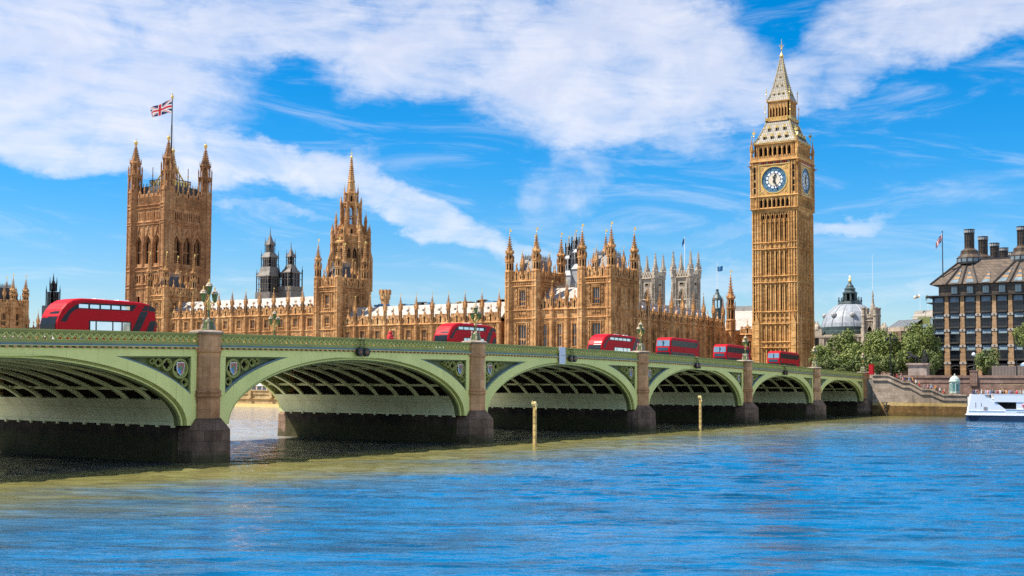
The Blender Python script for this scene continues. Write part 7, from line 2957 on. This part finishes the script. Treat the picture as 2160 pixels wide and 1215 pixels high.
for dy in (-0.52, 0.52):
    place('lamp_disc', disc, nv, (0.05, dy, -1.42))
for y, lab in ((135.4, 'pair of round black signal lamps beside the white notice board'), (175.8, 'pair of round black signal lamps over the arch below the fourth red bus'),
               (216.5, 'pair of round black signal lamps over the small arch below the last red bus')):
    again(nv, (XB + 0.35, y, top(y)), None, lab)
nb = thing('notice_board', 'plain white notice board with two small brown marks hung on the parapet', 'sign', (XB + 0.42, 132.9, top(132.9) - 0.05))
mb = MB()
mb.add([], [])
mb.plate([(-0.78, -2.1), (0.78, -2.1), (0.74, 0.05), (-0.80, 0.1)], [], 0.05, 0.0, 'x', 0)
for dy in (-0.24, 0.24):
    mb.plate([(dy - 0.17, -1.02), (dy + 0.05, -1.10), (dy + 0.2, -0.98), (dy + 0.06, -0.92)], [], 0.06, 0.045, 'x', 1)
part('panel', mb, [plain_mat('pale_blue_white_board', (0.66, 0.70, 0.80), 0.5, 0.05), plain_mat('brown_print', (0.42, 0.26, 0.12), 0.7)], nb)
mb = MB()
for dy in (-0.6, 0.6):
    mb.tube([(0.0, dy, 0.05), (-0.35, dy, 0.1), (-0.65, dy, -0.2)], 0.03, 4)
part('hanger', mb, IRONDARK, nb)

# ------------------------------------------------------------------ buses
BUSRED = plain_mat('bus_red_paint', (0.47, 0.005, 0.012), 0.5, 0.06, spec=0.15)
BUSGLASS = plain_mat('bus_dark_glass', (0.012, 0.016, 0.02), 0.25, 0.3, spec=0.25)
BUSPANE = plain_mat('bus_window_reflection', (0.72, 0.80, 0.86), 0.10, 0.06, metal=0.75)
BUSMID = plain_mat('bus_grey_glass', (0.022, 0.027, 0.03), 0.22, 0.5, spec=0.22)
BUSBLUE = plain_mat('bus_windscreen', (0.16, 0.26, 0.34), 0.08, 0.2, spec=0.9)
LIGHTW = plain_mat('headlamp_glass', (0.85, 0.85, 0.80), 0.1, 0.05)


def bus_body(prof, hw, mat):
    """side profile (y, z) swept across the width with rounded shoulders; front at y = 0 facing -y"""
    cy_, cz_ = 5.6, 2.2
    rows = []
    for x, inset in ((-hw, 0.20), (-hw + 0.08, 0.07), (-hw + 0.24, 0.0), (hw - 0.24, 0.0), (hw - 0.08, 0.07), (hw, 0.20)):
        rows.append([(x, cy_ + (y - cy_) * (1 - inset / 5.6), cz_ + (z - cz_) * (1 - inset / 2.2)) for y, z in prof])
    mb = MB()
    n = len(prof)
    pts = [p for r in rows for p in r]
    fs = []
    for j in range(len(rows) - 1):
        for k in range(n):
            k2 = (k + 1) % n
            fs.append((j * n + k, j * n + k2, (j + 1) * n + k2, (j + 1) * n + k))
    fs.append(tuple(range(n))[::-1])
    fs.append(tuple(5 * n + k for k in range(n)))
    mb.add(pts, fs, 0)
    return mb


def side_poly(mb, poly, hw, d=0.015, mat=0, both=True):
    n = len(poly)
    for s in ((1, -1) if both else (1,)):
        pts = [(s * (hw + d), y, z) for y, z in poly] + [(s * (hw - 0.05), y, z) for y, z in poly]
        fs = [tuple(range(n)) if s > 0 else tuple(range(n))[::-1]]
        for k in range(n):
            k2 = (k + 1) % n
            fs.append((k, k + n, k2 + n, k2))
        mb.add(pts, fs, mat)


def pane(t, name, poly, hw, d, mat):
    for sg in (1, -1):
        mb = MB()
        side_poly(mb, [(y, z) for y, z in poly], hw, d, 0, False)
        if sg < 0:
            mb.v = [(-x, y, z) for x, y, z in mb.v]
            mb.f = [f[::-1] for f in mb.f]
        part(name, mb, mat, t)


def rounded_bus():
    P = [(0.35, 0.35), (0.06, 0.8), (0.0, 1.5), (0.04, 2.15), (0.22, 2.75), (0.55, 3.35), (1.05, 3.88), (1.7, 4.22), (2.5, 4.38), (4.0, 4.40), (7.0, 4.36), (9.3, 4.30), (10.3, 4.14), (10.85, 3.82), (11.1, 3.2), (11.2, 2.3), (11.2, 0.7), (11.0, 0.35)]
    hw = 1.26
    t = thing('bus', 'bus', 'bus')
    part('body', bus_body(P, hw, 0), BUSRED, t)
    mb = MB()
    side_poly(mb, [(0.35, 2.25), (0.95, 2.2), (1.35, 2.9), (1.85, 3.32), (2.3, 3.42), (8.25, 3.42), (8.75, 3.98), (8.6, 4.0), (2.7, 3.98), (1.9, 3.75), (1.2, 3.25), (0.6, 2.6)], hw, 0.012)
    part('window_band', mb, BUSGLASS, t)
    mb = MB()
    side_poly(mb, [(2.35, 1.15), (8.1, 1.15), (8.1, 2.42), (3.35, 2.42), (3.35, 1.25)], hw, 0.012)
    part('lower_window_band', mb, BUSGLASS, t)
    xs = [2.15, 3.35, 4.55, 5.75, 6.85, 8.0]
    for a, b in zip(xs, xs[1:]):
        pane(t, 'window', [(a + 0.10, 3.50), (b - 0.10, 3.50), (b - 0.10, 3.84), (a + 0.10, 3.84)], hw, 0.024, BUSPANE)
    for a, b in ((3.5, 4.05), (4.2, 5.9), (6.05, 6.95), (7.1, 7.95)):
        pane(t, 'window', [(a, 1.25), (b, 1.25), (b, 2.32), (a, 2.32)], hw, 0.024, BUSPANE)
    pane(t, 'rear_window', [(9.25, 3.46), (10.05, 3.46), (10.05, 4.0), (9.75, 4.0)], hw, 0.012, BUSMID)
    pane(t, 'rear_window', [(10.12, 3.46), (11.0, 3.46), (10.75, 3.86), (10.2, 4.0), (10.12, 4.0)], hw, 0.012, BUSMID)
    pane(t, 'stair_window', [(8.05, 1.3), (8.95, 1.3), (10.1, 3.40), (9.20, 3.40)], hw, 0.016, BUSMID)
    pane(t, 'engine_grille', [(9.85, 1.5), (10.7, 1.5), (11.02, 2.3), (11.02, 2.55), (10.35, 2.55)], hw, 0.016, BUSMID)
    # wrap-round windscreen and lower panel on the curved front
    mb = MB()
    for (y, z), (y2, z2), x0, x1 in (((-0.012, 1.2), (0.0, 2.0), -1.02, 1.02), ((0.0, 2.0), (0.18, 2.60), -1.02, 1.02), ((0.18, 2.60), (0.42, 3.10), -0.2, 1.02), ((0.42, 3.10), (0.78, 3.58), 0.2, 1.02)):
        mb.add([(x0, y - 0.02, z), (x1, y - 0.02, z), (x1, y2 - 0.02, z2), (x0, y2 - 0.02, z2)], [(0, 1, 2, 3)], 0)
    part('windscreen', mb, BUSGLASS, t)
    mb = MB()
    mb.box(-0.9, 0.9, -0.03, 0.03, 0.85, 1.12)
    part('front_panel', mb, WHITE, t)
    mb = MB()
    mb.taper(-0.8, 0.8, 4.4, 5.6, 4.36, 4.47, 0.1, 0.1, 0)
    mb.taper(-0.8, 0.8, 7.0, 8.3, 4.32, 4.45, 0.1, 0.1, 0)
    part('roof_hatch', mb, WHITE, t)
    return t


def boxy_bus():
    P = [(0.30, 0.35), (0.05, 0.7), (0.0, 1.3), (0.02, 2.6), (0.14, 3.5), (0.34, 4.05), (0.75, 4.32), (1.4, 4.40), (9.9, 4.40), (10.6, 4.28), (11.0, 3.95), (11.18, 3.3), (11.2, 2.2), (11.2, 0.6), (11.0, 0.35)]
    hw = 1.26
    t = thing('bus', 'bus', 'bus')
    part('body', bus_body(P, hw, 0), BUSRED, t)
    mb = MB()
    side_poly(mb, [(0.35, 3.02), (9.9, 3.02), (10.55, 3.55), (10.55, 3.85), (10.2, 3.92), (0.45, 3.92)], hw, 0.012)
    side_poly(mb, [(0.4, 1.25), (9.6, 1.25), (9.6, 1.75), (8.6, 2.15), (0.4, 2.15)], hw, 0.012)
    side_poly(mb, [(10.7, 0.8), (10.9, 0.8), (10.9, 3.0), (10.7, 3.0)], hw, 0.012)
    part('window_band', mb, BUSGLASS, t)
    for k in range(8):
        y = 0.6 + 1.18 * k
        pane(t, 'window', [(y, 3.1), (y + 1.05, 3.1), (y + 1.05, 3.82), (y, 3.82)], hw, 0.022, BUSMID)
    for k in range(6):
        y = 0.8 + 1.25 * k
        pane(t, 'window', [(y, 1.32), (y + 1.12, 1.32), (y + 1.12, 2.05), (y, 2.05)], hw, 0.022, BUSMID)
    mb = MB()
    mb.add([(-1.08, 0.06, 3.02), (1.08, 0.06, 3.02), (1.02, 0.20, 3.92), (-1.02, 0.20, 3.92)], [(0, 1, 2, 3)], 0)
    mb.add([(-1.08, -0.02, 1.15), (1.08, -0.02, 1.15), (1.08, 0.0, 2.12), (-1.08, 0.0, 2.12)], [(0, 1, 2, 3)], 1)
    mb.box(-0.02, 0.02, 0.0, 0.12, 3.02, 3.9, 2)
    part('windscreen', mb, [BUSBLUE, BUSGLASS, BLACK], t)
    mb = MB()
    mb.box(-0.85, 0.85, -0.03, 0.02, 2.32, 2.78)
    part('destination_sign', mb, plain_mat('blue_black_blind', (0.03, 0.075, 0.11), 0.3, 0.2), t)
    mb = MB()
    mb.tube([(1.25, 0.25, 2.6), (1.45, -0.1, 2.45)], 0.035, 4)
    mb.box(1.38, 1.52, -0.16, -0.06, 2.0, 2.45)
    part('mirror', mb, BLACK, t)
    return t


mb = MB()
mb.T = Matrix.Rotation(PI / 2, 4, 'Y')
mb.lathe(0, 0, [(0.30, -0.14), (0.48, -0.13), (0.50, -0.08), (0.50, 0.10), (0.46, 0.14), (0.30, 0.12)], 18, mat=0)
mb.lathe(0, 0, [(0.28, -0.12), (0.28, 0.13), (0.10, 0.16)], 12, mat=1)
BWHEEL = mb.data('wheel', [BLACK, LEAD])
mb = MB()
mb.box(-0.2, 0.2, -0.03, 0.05, -0.09, 0.09)
BHEAD = mb.data('headlight', LIGHTW)


def finish_bus(t):
    for y in (2.6, 8.4):
        for x in (-1.14, 1.14):
            place('wheel', BWHEEL, t, (x, y, 0.5))
    for x in (-0.85, 0.85):
        place('headlight', BHEAD, t, (x, 0.0, 0.72))
    return t


def set_bus(o, y0, L, w, h, x, label):
    o.location = (x, y0, top(y0 + L / 2) - 1.30)
    sl = (top(y0 + L) - top(y0)) / L
    o.rotation_euler = (math.atan(sl), 0, 0)
    o.scale = (w / 2.52, L / 11.2, h / 4.4)
    o['label'] = label
    o['group'] = 'red double-decker buses on the bridge'


ba = finish_bus(rounded_bus())
set_bus(ba, 61.1, 10.3, 2.4, 4.05, -84.2, 'largest red double-decker bus with rounded front, at the far left')
b2 = copy_tree(ba)
set_bus(b2, 114.7, 10.6, 2.3, 3.9, -83.6, 'red double-decker bus with rounded front beside the second lamp, left of the pavilion')
b3 = copy_tree(ba)
set_bus(b3, 154.0, 12.9, 2.6, 4.25, -84.2, 'red double-decker bus with rounded front directly below the twin-towered pavilion')
bb = finish_bus(boxy_bus())
set_bus(bb, 176.2, 11.9, 2.72, 4.7, -83.6, 'red flat-fronted double-decker bus before the shaded palace range, largest of its kind')
b5 = copy_tree(bb)
set_bus(b5, 199.8, 12.0, 2.72, 4.7, -83.6, 'red flat-fronted double-decker bus behind the lamp left of the clock tower')
b6 = copy_tree(bb)
set_bus(b6, 227.2, 12.0, 2.72, 4.7, -83.6, 'red flat-fronted double-decker bus directly below the clock tower')

# ------------------------------------------------------------------ people
SKIN = plain_mat('skin', (0.45, 0.27, 0.19), 0.6, 0.1)
HAIRS = [plain_mat('dark_hair', (0.03, 0.02, 0.015), 0.7), plain_mat('brown_hair', (0.13, 0.075, 0.035), 0.7), plain_mat('fair_hair', (0.40, 0.28, 0.13), 0.7)]
CLOTH = [plain_mat(n, c, 0.85, 0.1) for n, c in (('white_cloth', (0.72, 0.72, 0.70)), ('red_cloth', (0.50, 0.03, 0.03)), ('navy_cloth', (0.025, 0.04, 0.10)), ('pale_blue_cloth', (0.22, 0.40, 0.60)),
                                                 ('black_cloth', (0.02, 0.02, 0.022)), ('beige_cloth', (0.48, 0.38, 0.26)), ('grey_cloth', (0.22, 0.22, 0.23)), ('pink_cloth', (0.60, 0.28, 0.27)), ('orange_cloth', (0.60, 0.25, 0.07)))]
TROUS = [plain_mat(n, c, 0.85, 0.1) for n, c in (('denim', (0.05, 0.085, 0.16)), ('dark_trousers', (0.02, 0.02, 0.025)), ('khaki_trousers', (0.30, 0.23, 0.14)))]


def person_mesh(pose):
    """standing height 1.75, facing +x; one continuous body; material slots: skin, top, trousers, shoes, hair"""
    s = {'walk': 0.24, 'stand': 0.05, 'lean': 0.04}[pose]
    ln = 0.22 if pose == 'lean' else 0.03
    P = [(0, 0, 0.93), (0.01 + ln * 0.3, 0, 1.15), (0.01 + ln * 0.7, 0, 1.38), (0.02 + ln * 0.9, 0, 1.50), (0.03 + ln, 0, 1.56), (0.05 + ln, 0, 1.66), (0.035 + ln, 0, 1.735)]
    E = [(0, 1), (1, 2), (2, 3), (3, 4), (4, 5), (5, 6)]
    Rr = [0.150, (0.125, 0.150), (0.125, 0.165), 0.062, 0.055, 0.095, 0.070]
    for sg in (1, -1):
        i = len(P)
        f = s * sg
        P += [(0.0, 0.095 * sg, 0.86), (f * 0.55 + 0.02, 0.10 * sg, 0.48), (f * 1.0 - (0.05 if f < 0 else 0), 0.10 * sg, 0.09), (f * 1.0 + 0.14, 0.11 * sg, 0.035)]
        E += [(0, i), (i, i + 1), (i + 1, i + 2), (i + 2, i + 3)]
        Rr += [0.095, 0.066, 0.046, 0.042]
        i = len(P)
        if pose == 'lean':
            el, ha = (0.22 + ln, 0.24 * sg, 1.16), (0.48 + ln, 0.12 * sg, 1.20)
        else:
            el, ha = (-f * 0.35 - 0.02, 0.235 * sg, 1.12), (-f * 0.8 + 0.08, 0.235 * sg, 0.88)
        P += [(0.01 + ln * 0.75, 0.185 * sg, 1.40), el, ha]
        E += [(2, i), (i, i + 1), (i + 1, i + 2)]
        Rr += [0.062, 0.048, 0.036]
        # palm, four fingers and thumb
        h = Vector(ha)
        d = (h - Vector(el)).normalized()
        i2 = len(P)
        pm_ = h + d * 0.075
        P.append(tuple(pm_))
        E.append((i + 2, i2))
        Rr.append(0.030)
    o = skinned('person', P, E, Rr, [SKIN, CLOTH[0], TROUS[0], BLACK, HAIRS[0]], 1)
    for p in o.polygons:
        c = p.center
        arm = abs(c.y) > 0.19
        if c.z < 0.085:
            m = 3
        elif c.z < 0.93 and not arm:
            m = 2
        elif c.z > 1.66 or (c.z > 1.60 and c.x < 0.02 + ln):
            m = 4
        elif c.z > 1.47:
            m = 0
        elif arm and c.z < 0.93:
            m = 0
        elif pose == 'lean' and c.x > 0.46 + ln:
            m = 0
        else:
            m = 1
        p.material_index = m
    return o


def fingers_mesh(poses):
    return poses


PEOPLE = {k: person_mesh(k) for k in ('walk', 'stand', 'lean')}
# a little nose and ears keep the heads from being plain eggs
prn = random.Random(5)
TOPS = ['white', 'red', 'navy', 'pale blue', 'black', 'beige', 'grey', 'pink', 'orange']
BOT = ['jeans', 'dark trousers', 'khaki trousers']
HN = ['dark', 'brown', 'fair']


def person(x, y, z, rz, pose, ti, bi, hi, label, group, s=1.05):
    o = place('person', PEOPLE[pose], None, (x, y, z), rz, s)
    for k, m in ((1, CLOTH[ti]), (2, TROUS[bi]), (4, HAIRS[hi])):
        o.material_slots[k].link = 'OBJECT'
        o.material_slots[k].material = m
    return tag(o, label, 'person', group)


# walkers on the river stairs
WHERE = ['top of', 'upper flight of', 'middle landing of', 'lower flight of', 'foot of']
k = 0
for i in range(22):
    f = (i + 0.5) / 22
    x = -70.4 + f * 12.6 + prn.uniform(-0.2, 0.2)
    z = 4.2
    for xa, xb, za, zb in steps:
        if xa <= x <= xb:
            n = int((x - xa) / (xb - xa) * 9)
            z = za + (zb - za) * (n + 1) / 9
        elif x > xb:
            pass
    if -68.2 < x < -66.9:
        z = 6.95
    elif -64.2 < x < -62.4:
        z = 5.4
    elif x < -71.7:
        z = 8.5
    row = i % 3
    y = 267.4 + row * 1.35 + prn.uniform(-0.25, 0.25)
    ti, bi, hi = (i * 5 + 1) % 9, (i * 2 + (i // 9)) % 3, (i + i // 3) % 3
    person(x - 0.55, y + 2.2, z, PI if i % 4 else 0, 'walk', ti, bi, hi,
           'person in %s top and %s, %s hair, %s the river stairs' % (TOPS[ti], BOT[bi], HN[hi], WHERE[min(4, int(f * 5))]), 'people on the river stairs')

# person in red at the bridge parapet
ph = thing('person', 'person in hooded red coat leaning at the bridge parapet left of centre', 'person', (-78.9, 98.9, top(99) - 1.16), R(5))
pb = place('body', PEOPLE['lean'], ph, (0, 0, 0), 0, 1.12)
for kk, m in ((1, CLOTH[1]), (2, TROUS[1]), (4, CLOTH[1])):
    pb.material_slots[kk].link = 'OBJECT'
    pb.material_slots[kk].material = m
mb = MB()
mb.lathe(0.20, 0, [(0.40, 0.75), (0.38, 1.2), (0.36, 1.5), (0.30, 1.66), (0.24, 1.75)], 10)
mb.ball((0.22, 0, 1.86), 0.235, 10, 7, sz=1.0)
part('hooded_coat', mb, CLOTH[1], ph, smooth=True)

# red upright box by the last lamp
rb = thing('kiosk', 'plain red upright box standing at the bridge end beside the last lamp', 'kiosk', (-75.9, 268.9, 9.15))
mb = MB()
mb.box(-0.47, 0.47, -0.45, 0.45, 0, 2.2, 0)
mb.box(-0.50, 0.50, -0.48, 0.48, 2.2, 2.32, 0)
mb.box(-0.42, 0.42, -0.47, -0.44, 0.15, 2.1, 1)
part('body', mb, [BUSRED, plain_mat('deep_red_panel', (0.42, 0.010, 0.016), 0.4, 0.05)], rb)

# ------------------------------------------------------------------ posts in the river
YPOST = stone_mat('weathered_yellow_post', (0.34, 0.23, 0.085), (0.52, 0.37, 0.14), (0.62, 0.48, 0.23), course=0.4, streak=0.6, dark=(0.20, 0.12, 0.04))


def river_post(x, y, h, label):
    t = thing('tide_post', label, 'post', (x, y, 0), 0, 'yellow posts in the river')
    mb = MB()
    mb.taper(-0.17, 0.17, -0.17, 0.17, -3, h - 0.45, 0.02, 0.02, 0)
    for k in range(4):
        z = 1.0 + k * 0.75
        mb.box(0.02, 0.10, -0.183, -0.14, z, z + 0.05, 1)
    part('post', mb, [YPOST, plain_mat('brown_gauge_mark', (0.20, 0.12, 0.05), 0.8) if 'brown_gauge_mark' not in bpy.data.materials else bpy.data.materials['brown_gauge_mark']], t)
    mb = MB()
    mb.box(-0.21, 0.21, -0.21, 0.21, h - 0.5, h - 0.3, 0)
    mb.lathe(0, 0, [(0.24, h - 0.3), (0.2, h - 0.12), (0.08, h)], 6, mat=0)
    mb.add([(-0.30, -0.27, h - 0.3), (0.1, -0.29, h - 0.3), (-0.2, -0.29, h + 0.1), (-0.30, -0.2, h - 0.3), (0.1, -0.2, h - 0.3), (-0.2, -0.2, h + 0.1)],
           [(0, 1, 2), (5, 4, 3), (0, 2, 5, 3), (1, 4, 5, 2)], 0)
    mb.add([(0.28, -0.30, h - 0.95), (0.42, -0.3, h - 0.75), (0.2, -0.3, h - 0.2), (0.28, -0.22, h - 0.95), (0.42, -0.22, h - 0.75), (0.2, -0.22, h - 0.2)], [(0, 1, 2), (5, 4, 3), (0, 2, 5, 3), (1, 4, 5, 2)], 0)
    part('cap', mb, plain_mat('pale_yellow_paint', (0.70, 0.55, 0.24), 0.6, 0.1) if 'pale_yellow_paint' not in bpy.data.materials else bpy.data.materials['pale_yellow_paint'], t)


river_post(-67.8, 110.6, 4.9, 'taller yellow post in the river in front of the third visible arch')
river_post(-71.5, 163.6, 5.15, 'smaller yellow post in the river in front of the fourth visible arch')

# ------------------------------------------------------------------ white boat
bt = thing('passenger_boat', 'white passenger boat with dark blue hull band at the right edge', 'boat', (-49.7, 240.5, 0), R(15.0))
HULLBLUE = plain_mat('dark_blue_hull_paint', (0.012, 0.03, 0.07), 0.3, 0.15)
BOATW = plain_mat('boat_white_paint', (0.82, 0.83, 0.85), 0.3, 0.03)
LB, BB = 27.0, 5.6
mb = MB()
sec = [(-0.0, 0.62), (0.9, 0.22), (2.4, 0.05), (22, 0.0), (LB, 0.12)]
pts, fs = [], []
for x, ins in sec:
    yi = ins * BB * 0.5
    pts += [(x, yi, -0.6), (x, yi, 1.15), (x, BB - yi, 1.15), (x, BB - yi, -0.6)]
for k in range(len(sec) - 1):
    i, j = 4 * k, 4 * k + 4
    for a in range(4):
        b = (a + 1) % 4
        fs.append((i + a, j + a, j + b, i + b))
fs += [(0, 1, 2, 3), (19, 18, 17, 16)]
mb.add(pts, fs, 0)
part('hull', mb, HULLBLUE, bt)


def prism_xz(mb, poly, y0, y1, mat=0):
    n = len(poly)
    pts = [(x, y0, z) for x, z in poly] + [(x, y1, z) for x, z in poly]
    fs = [tuple(range(n)), tuple(range(2 * n - 1, n - 1, -1))] + [(k, k + n, (k + 1) % n + n, (k + 1) % n) for k in range(n)]
    mb.add(pts, fs, mat)


mb = MB()
prism_xz(mb, [(0.25, 1.16), (0.5, 3.0), (0.9, 5.15), (3.4, 5.15), (6.9, 2.35), (7.0, 1.16)], 0.25, 0.45)
prism_xz(mb, [(0.25, 1.16), (0.5, 3.0), (0.9, 5.15), (3.4, 5.15), (6.9, 2.35), (7.0, 1.16)], BB - 0.45, BB - 0.25)
mb.box(0.5, 0.8, 0.4, BB - 0.4, 1.16, 4.6)
mb.box(6.9, LB, 0.15, 0.35, 1.16, 2.30)
mb.box(6.9, LB, BB - 0.35, BB - 0.15, 1.16, 2.30)
mb.box(0.0, LB, 0.05, BB - 0.05, 1.12, 1.22)
mb.box(0.3, 7.0, 0.18, 0.30, 1.95, 2.03)
mb.box(6.9, LB, 0.08, 0.2, 2.26, 2.36)
mb.box(8.9, LB, 0.2, BB - 0.2, 1.16, 3.7)
mb.box(0.9, LB, 0.3, BB - 0.3, 4.2, 4.35)
part('superstructure', mb, BOATW, bt)
mb = MB()
mb.box(4.9, LB, 0.12, 0.3, 3.7, 5.15)
mb.box(4.9, LB, BB - 0.3, BB - 0.12, 3.7, 5.15)
mb.box(3.2, LB, 0.1, 0.34, 5.1, 5.22)
part('upper_side', mb, BOATW, bt)
for nm, bx, mt in (('opening', (5.2, 8.95, 0.4, 0.5, 2.35, 3.7), DARKGAP), ('cabin_window', (14, LB, 0.17, 0.22, 2.4, 3.5), OFFGLASS),
                   ('hatch', (3.05, 3.7, 0.20, 0.26, 2.0, 2.75), plain_mat('grey_hatch', (0.30, 0.28, 0.27), 0.5)), ('bracket', (1.6, 1.68, 0.22, 0.26, 2.6, 3.6), IRONGREY),
                   ('bracket', (2.6, 2.68, 0.22, 0.26, 2.8, 3.5), IRONGREY), ('rubbing_strip', (8.9, 11.2, 0.13, 0.17, 1.75, 1.82), IRONGREY)):
    mb = MB()
    mb.box(*bx)
    part(nm, mb, mt, bt)
mb = MB()
mb.T = Matrix.Translation((10.35, 0.12, 2.95)) @ Matrix.Rotation(PI / 2, 4, 'X')
N = 18
pts, fs = [], []
for k in range(N):
    a = 2 * PI * k / N
    for j in range(6):
        b = 2 * PI * j / 6
        rr = 0.36 + 0.11 * math.cos(b)
        pts.append((rr * math.cos(a), rr * math.sin(a), 0.09 * math.sin(b)))
for k in range(N):
    for j in range(6):
        fs.append((k * 6 + j, ((k + 1) % N) * 6 + j, ((k + 1) % N) * 6 + (j + 1) % 6, k * 6 + (j + 1) % 6))
mb.add(pts, fs, 0)
mb.mi = [1 if (k // 6) % 5 == 0 else 0 for k in range(len(mb.f))]
part('life_ring', mb, [plain_mat('life_ring_red', (0.62, 0.03, 0.03), 0.5, 0.05), WHITE], bt)
mb = MB()
mb.box(10.9, 13.0, 0.08, 0.12, 3.75, 4.9, 0)
for k in range(3):
    z = 4.55 - 0.32 * k
    for j in range(7):
        x = 11.1 + j * 0.26
        mb.box(x, x + 0.16, 0.06, 0.085, z, z + 0.14, 1)
part('name_board', mb, [plain_mat('dark_red_board', (0.28, 0.04, 0.03), 0.5), GOLD], bt)
mb = MB()
for x in [3.6 + 1.9 * q for q in range(13)]:
    mb.tube([(x, 0.35, 5.2), (x, 0.35, 5.75)], 0.03, 4)
mb.tube([(3.2, 0.35, 5.75), (LB - 0.5, 0.35, 5.75)], 0.025, 4)
part('railing', mb, LEAD, bt)
# canopy frame at the back of the upper deck, a grey strip above the passengers
mb = MB()
mb.box(6.5, LB, BB - 1.4, BB - 0.2, 7.0, 7.12)
for x in (6.8, 12, 18, 24):
    mb.tube([(x, BB - 0.4, 4.3), (x, BB - 0.4, 7.0)], 0.05, 5)
part('canopy', mb, TERRSTONE, bt)
ca, sa = math.cos(R(15.0)), math.sin(R(15.0))
SEAT = ['front rail', 'bow end', 'middle', 'canopy edge', 'cut-off end']
for i in range(40):
    f = (i + 0.5) / 40
    lx = 1.3 + f * 12.6 + prn.uniform(-0.15, 0.15)
    ly = 0.8 + (i % 4) * 0.95 + prn.uniform(-0.15, 0.15)
    ti, bi, hi = (i * 4 + 2 + i // 9) % 9, i % 3, (i // 2) % 3
    person(-49.7 + lx * ca - ly * sa, 240.5 + lx * sa + ly * ca, 4.36, prn.uniform(0, 6.28), 'stand', ti, bi, hi,
           'person in %s top, %s hair, %s of the white boat, %s' % (TOPS[ti], HN[hi], SEAT[min(4, int(f * 5))], ('front row', 'second row', 'third row', 'back row')[i % 4]), 'passengers on the white boat')
for i in range(5):
    lx = 5.6 + i * 0.75
    ti, bi, hi = (i * 3 + 5) % 9, i % 3, (i + 1) % 3
    person(-49.7 + lx * ca - 0.95 * sa, 240.5 + lx * sa + 0.95 * ca, 1.75, prn.uniform(0, 6.28), 'stand', ti, bi, hi,
           'person in %s top with %s hair inside the open side of the white boat' % (TOPS[ti], HN[hi]), 'passengers in the boat opening')

# ------------------------------------------------------------------ gull on a girder under the second arch
gv = [(0, 0, 0.26), (0.16, 0, 0.30), (0.25, 0, 0.40), (0.30, 0, 0.44), (0.37, 0, 0.43), (-0.18, 0, 0.24), (-0.36, 0, 0.22), (0.02, 0.05, 0.12), (0.03, 0.05, 0.0), (0.02, -0.05, 0.12), (0.03, -0.05, 0.0)]
ge = [(0, 1), (1, 2), (2, 3), (3, 4), (0, 5), (5, 6), (0, 7), (7, 8), (0, 9), (9, 10)]
gm = skinned('gull', gv, ge, [0.12, 0.10, 0.055, 0.06, 0.015, 0.08, 0.02, 0.03, 0.012, 0.03, 0.012], WHITE, 1)
yg, zg = ell((PIERS[3] - PIERS[2]) / 2 - 2.9 + 0.35, 9.02 - SPR + 0.3, (PIERS[2] + PIERS[3]) / 2, R(150))
go = thing('gull', 'white gull perched on a girder under the second visible arch', 'gull', (XB - 22, PIERS[3] - (yg - PIERS[2]), zg + 0.2), R(70))
place('body', gm, go, (0, 0, 0), 0, 1.4)
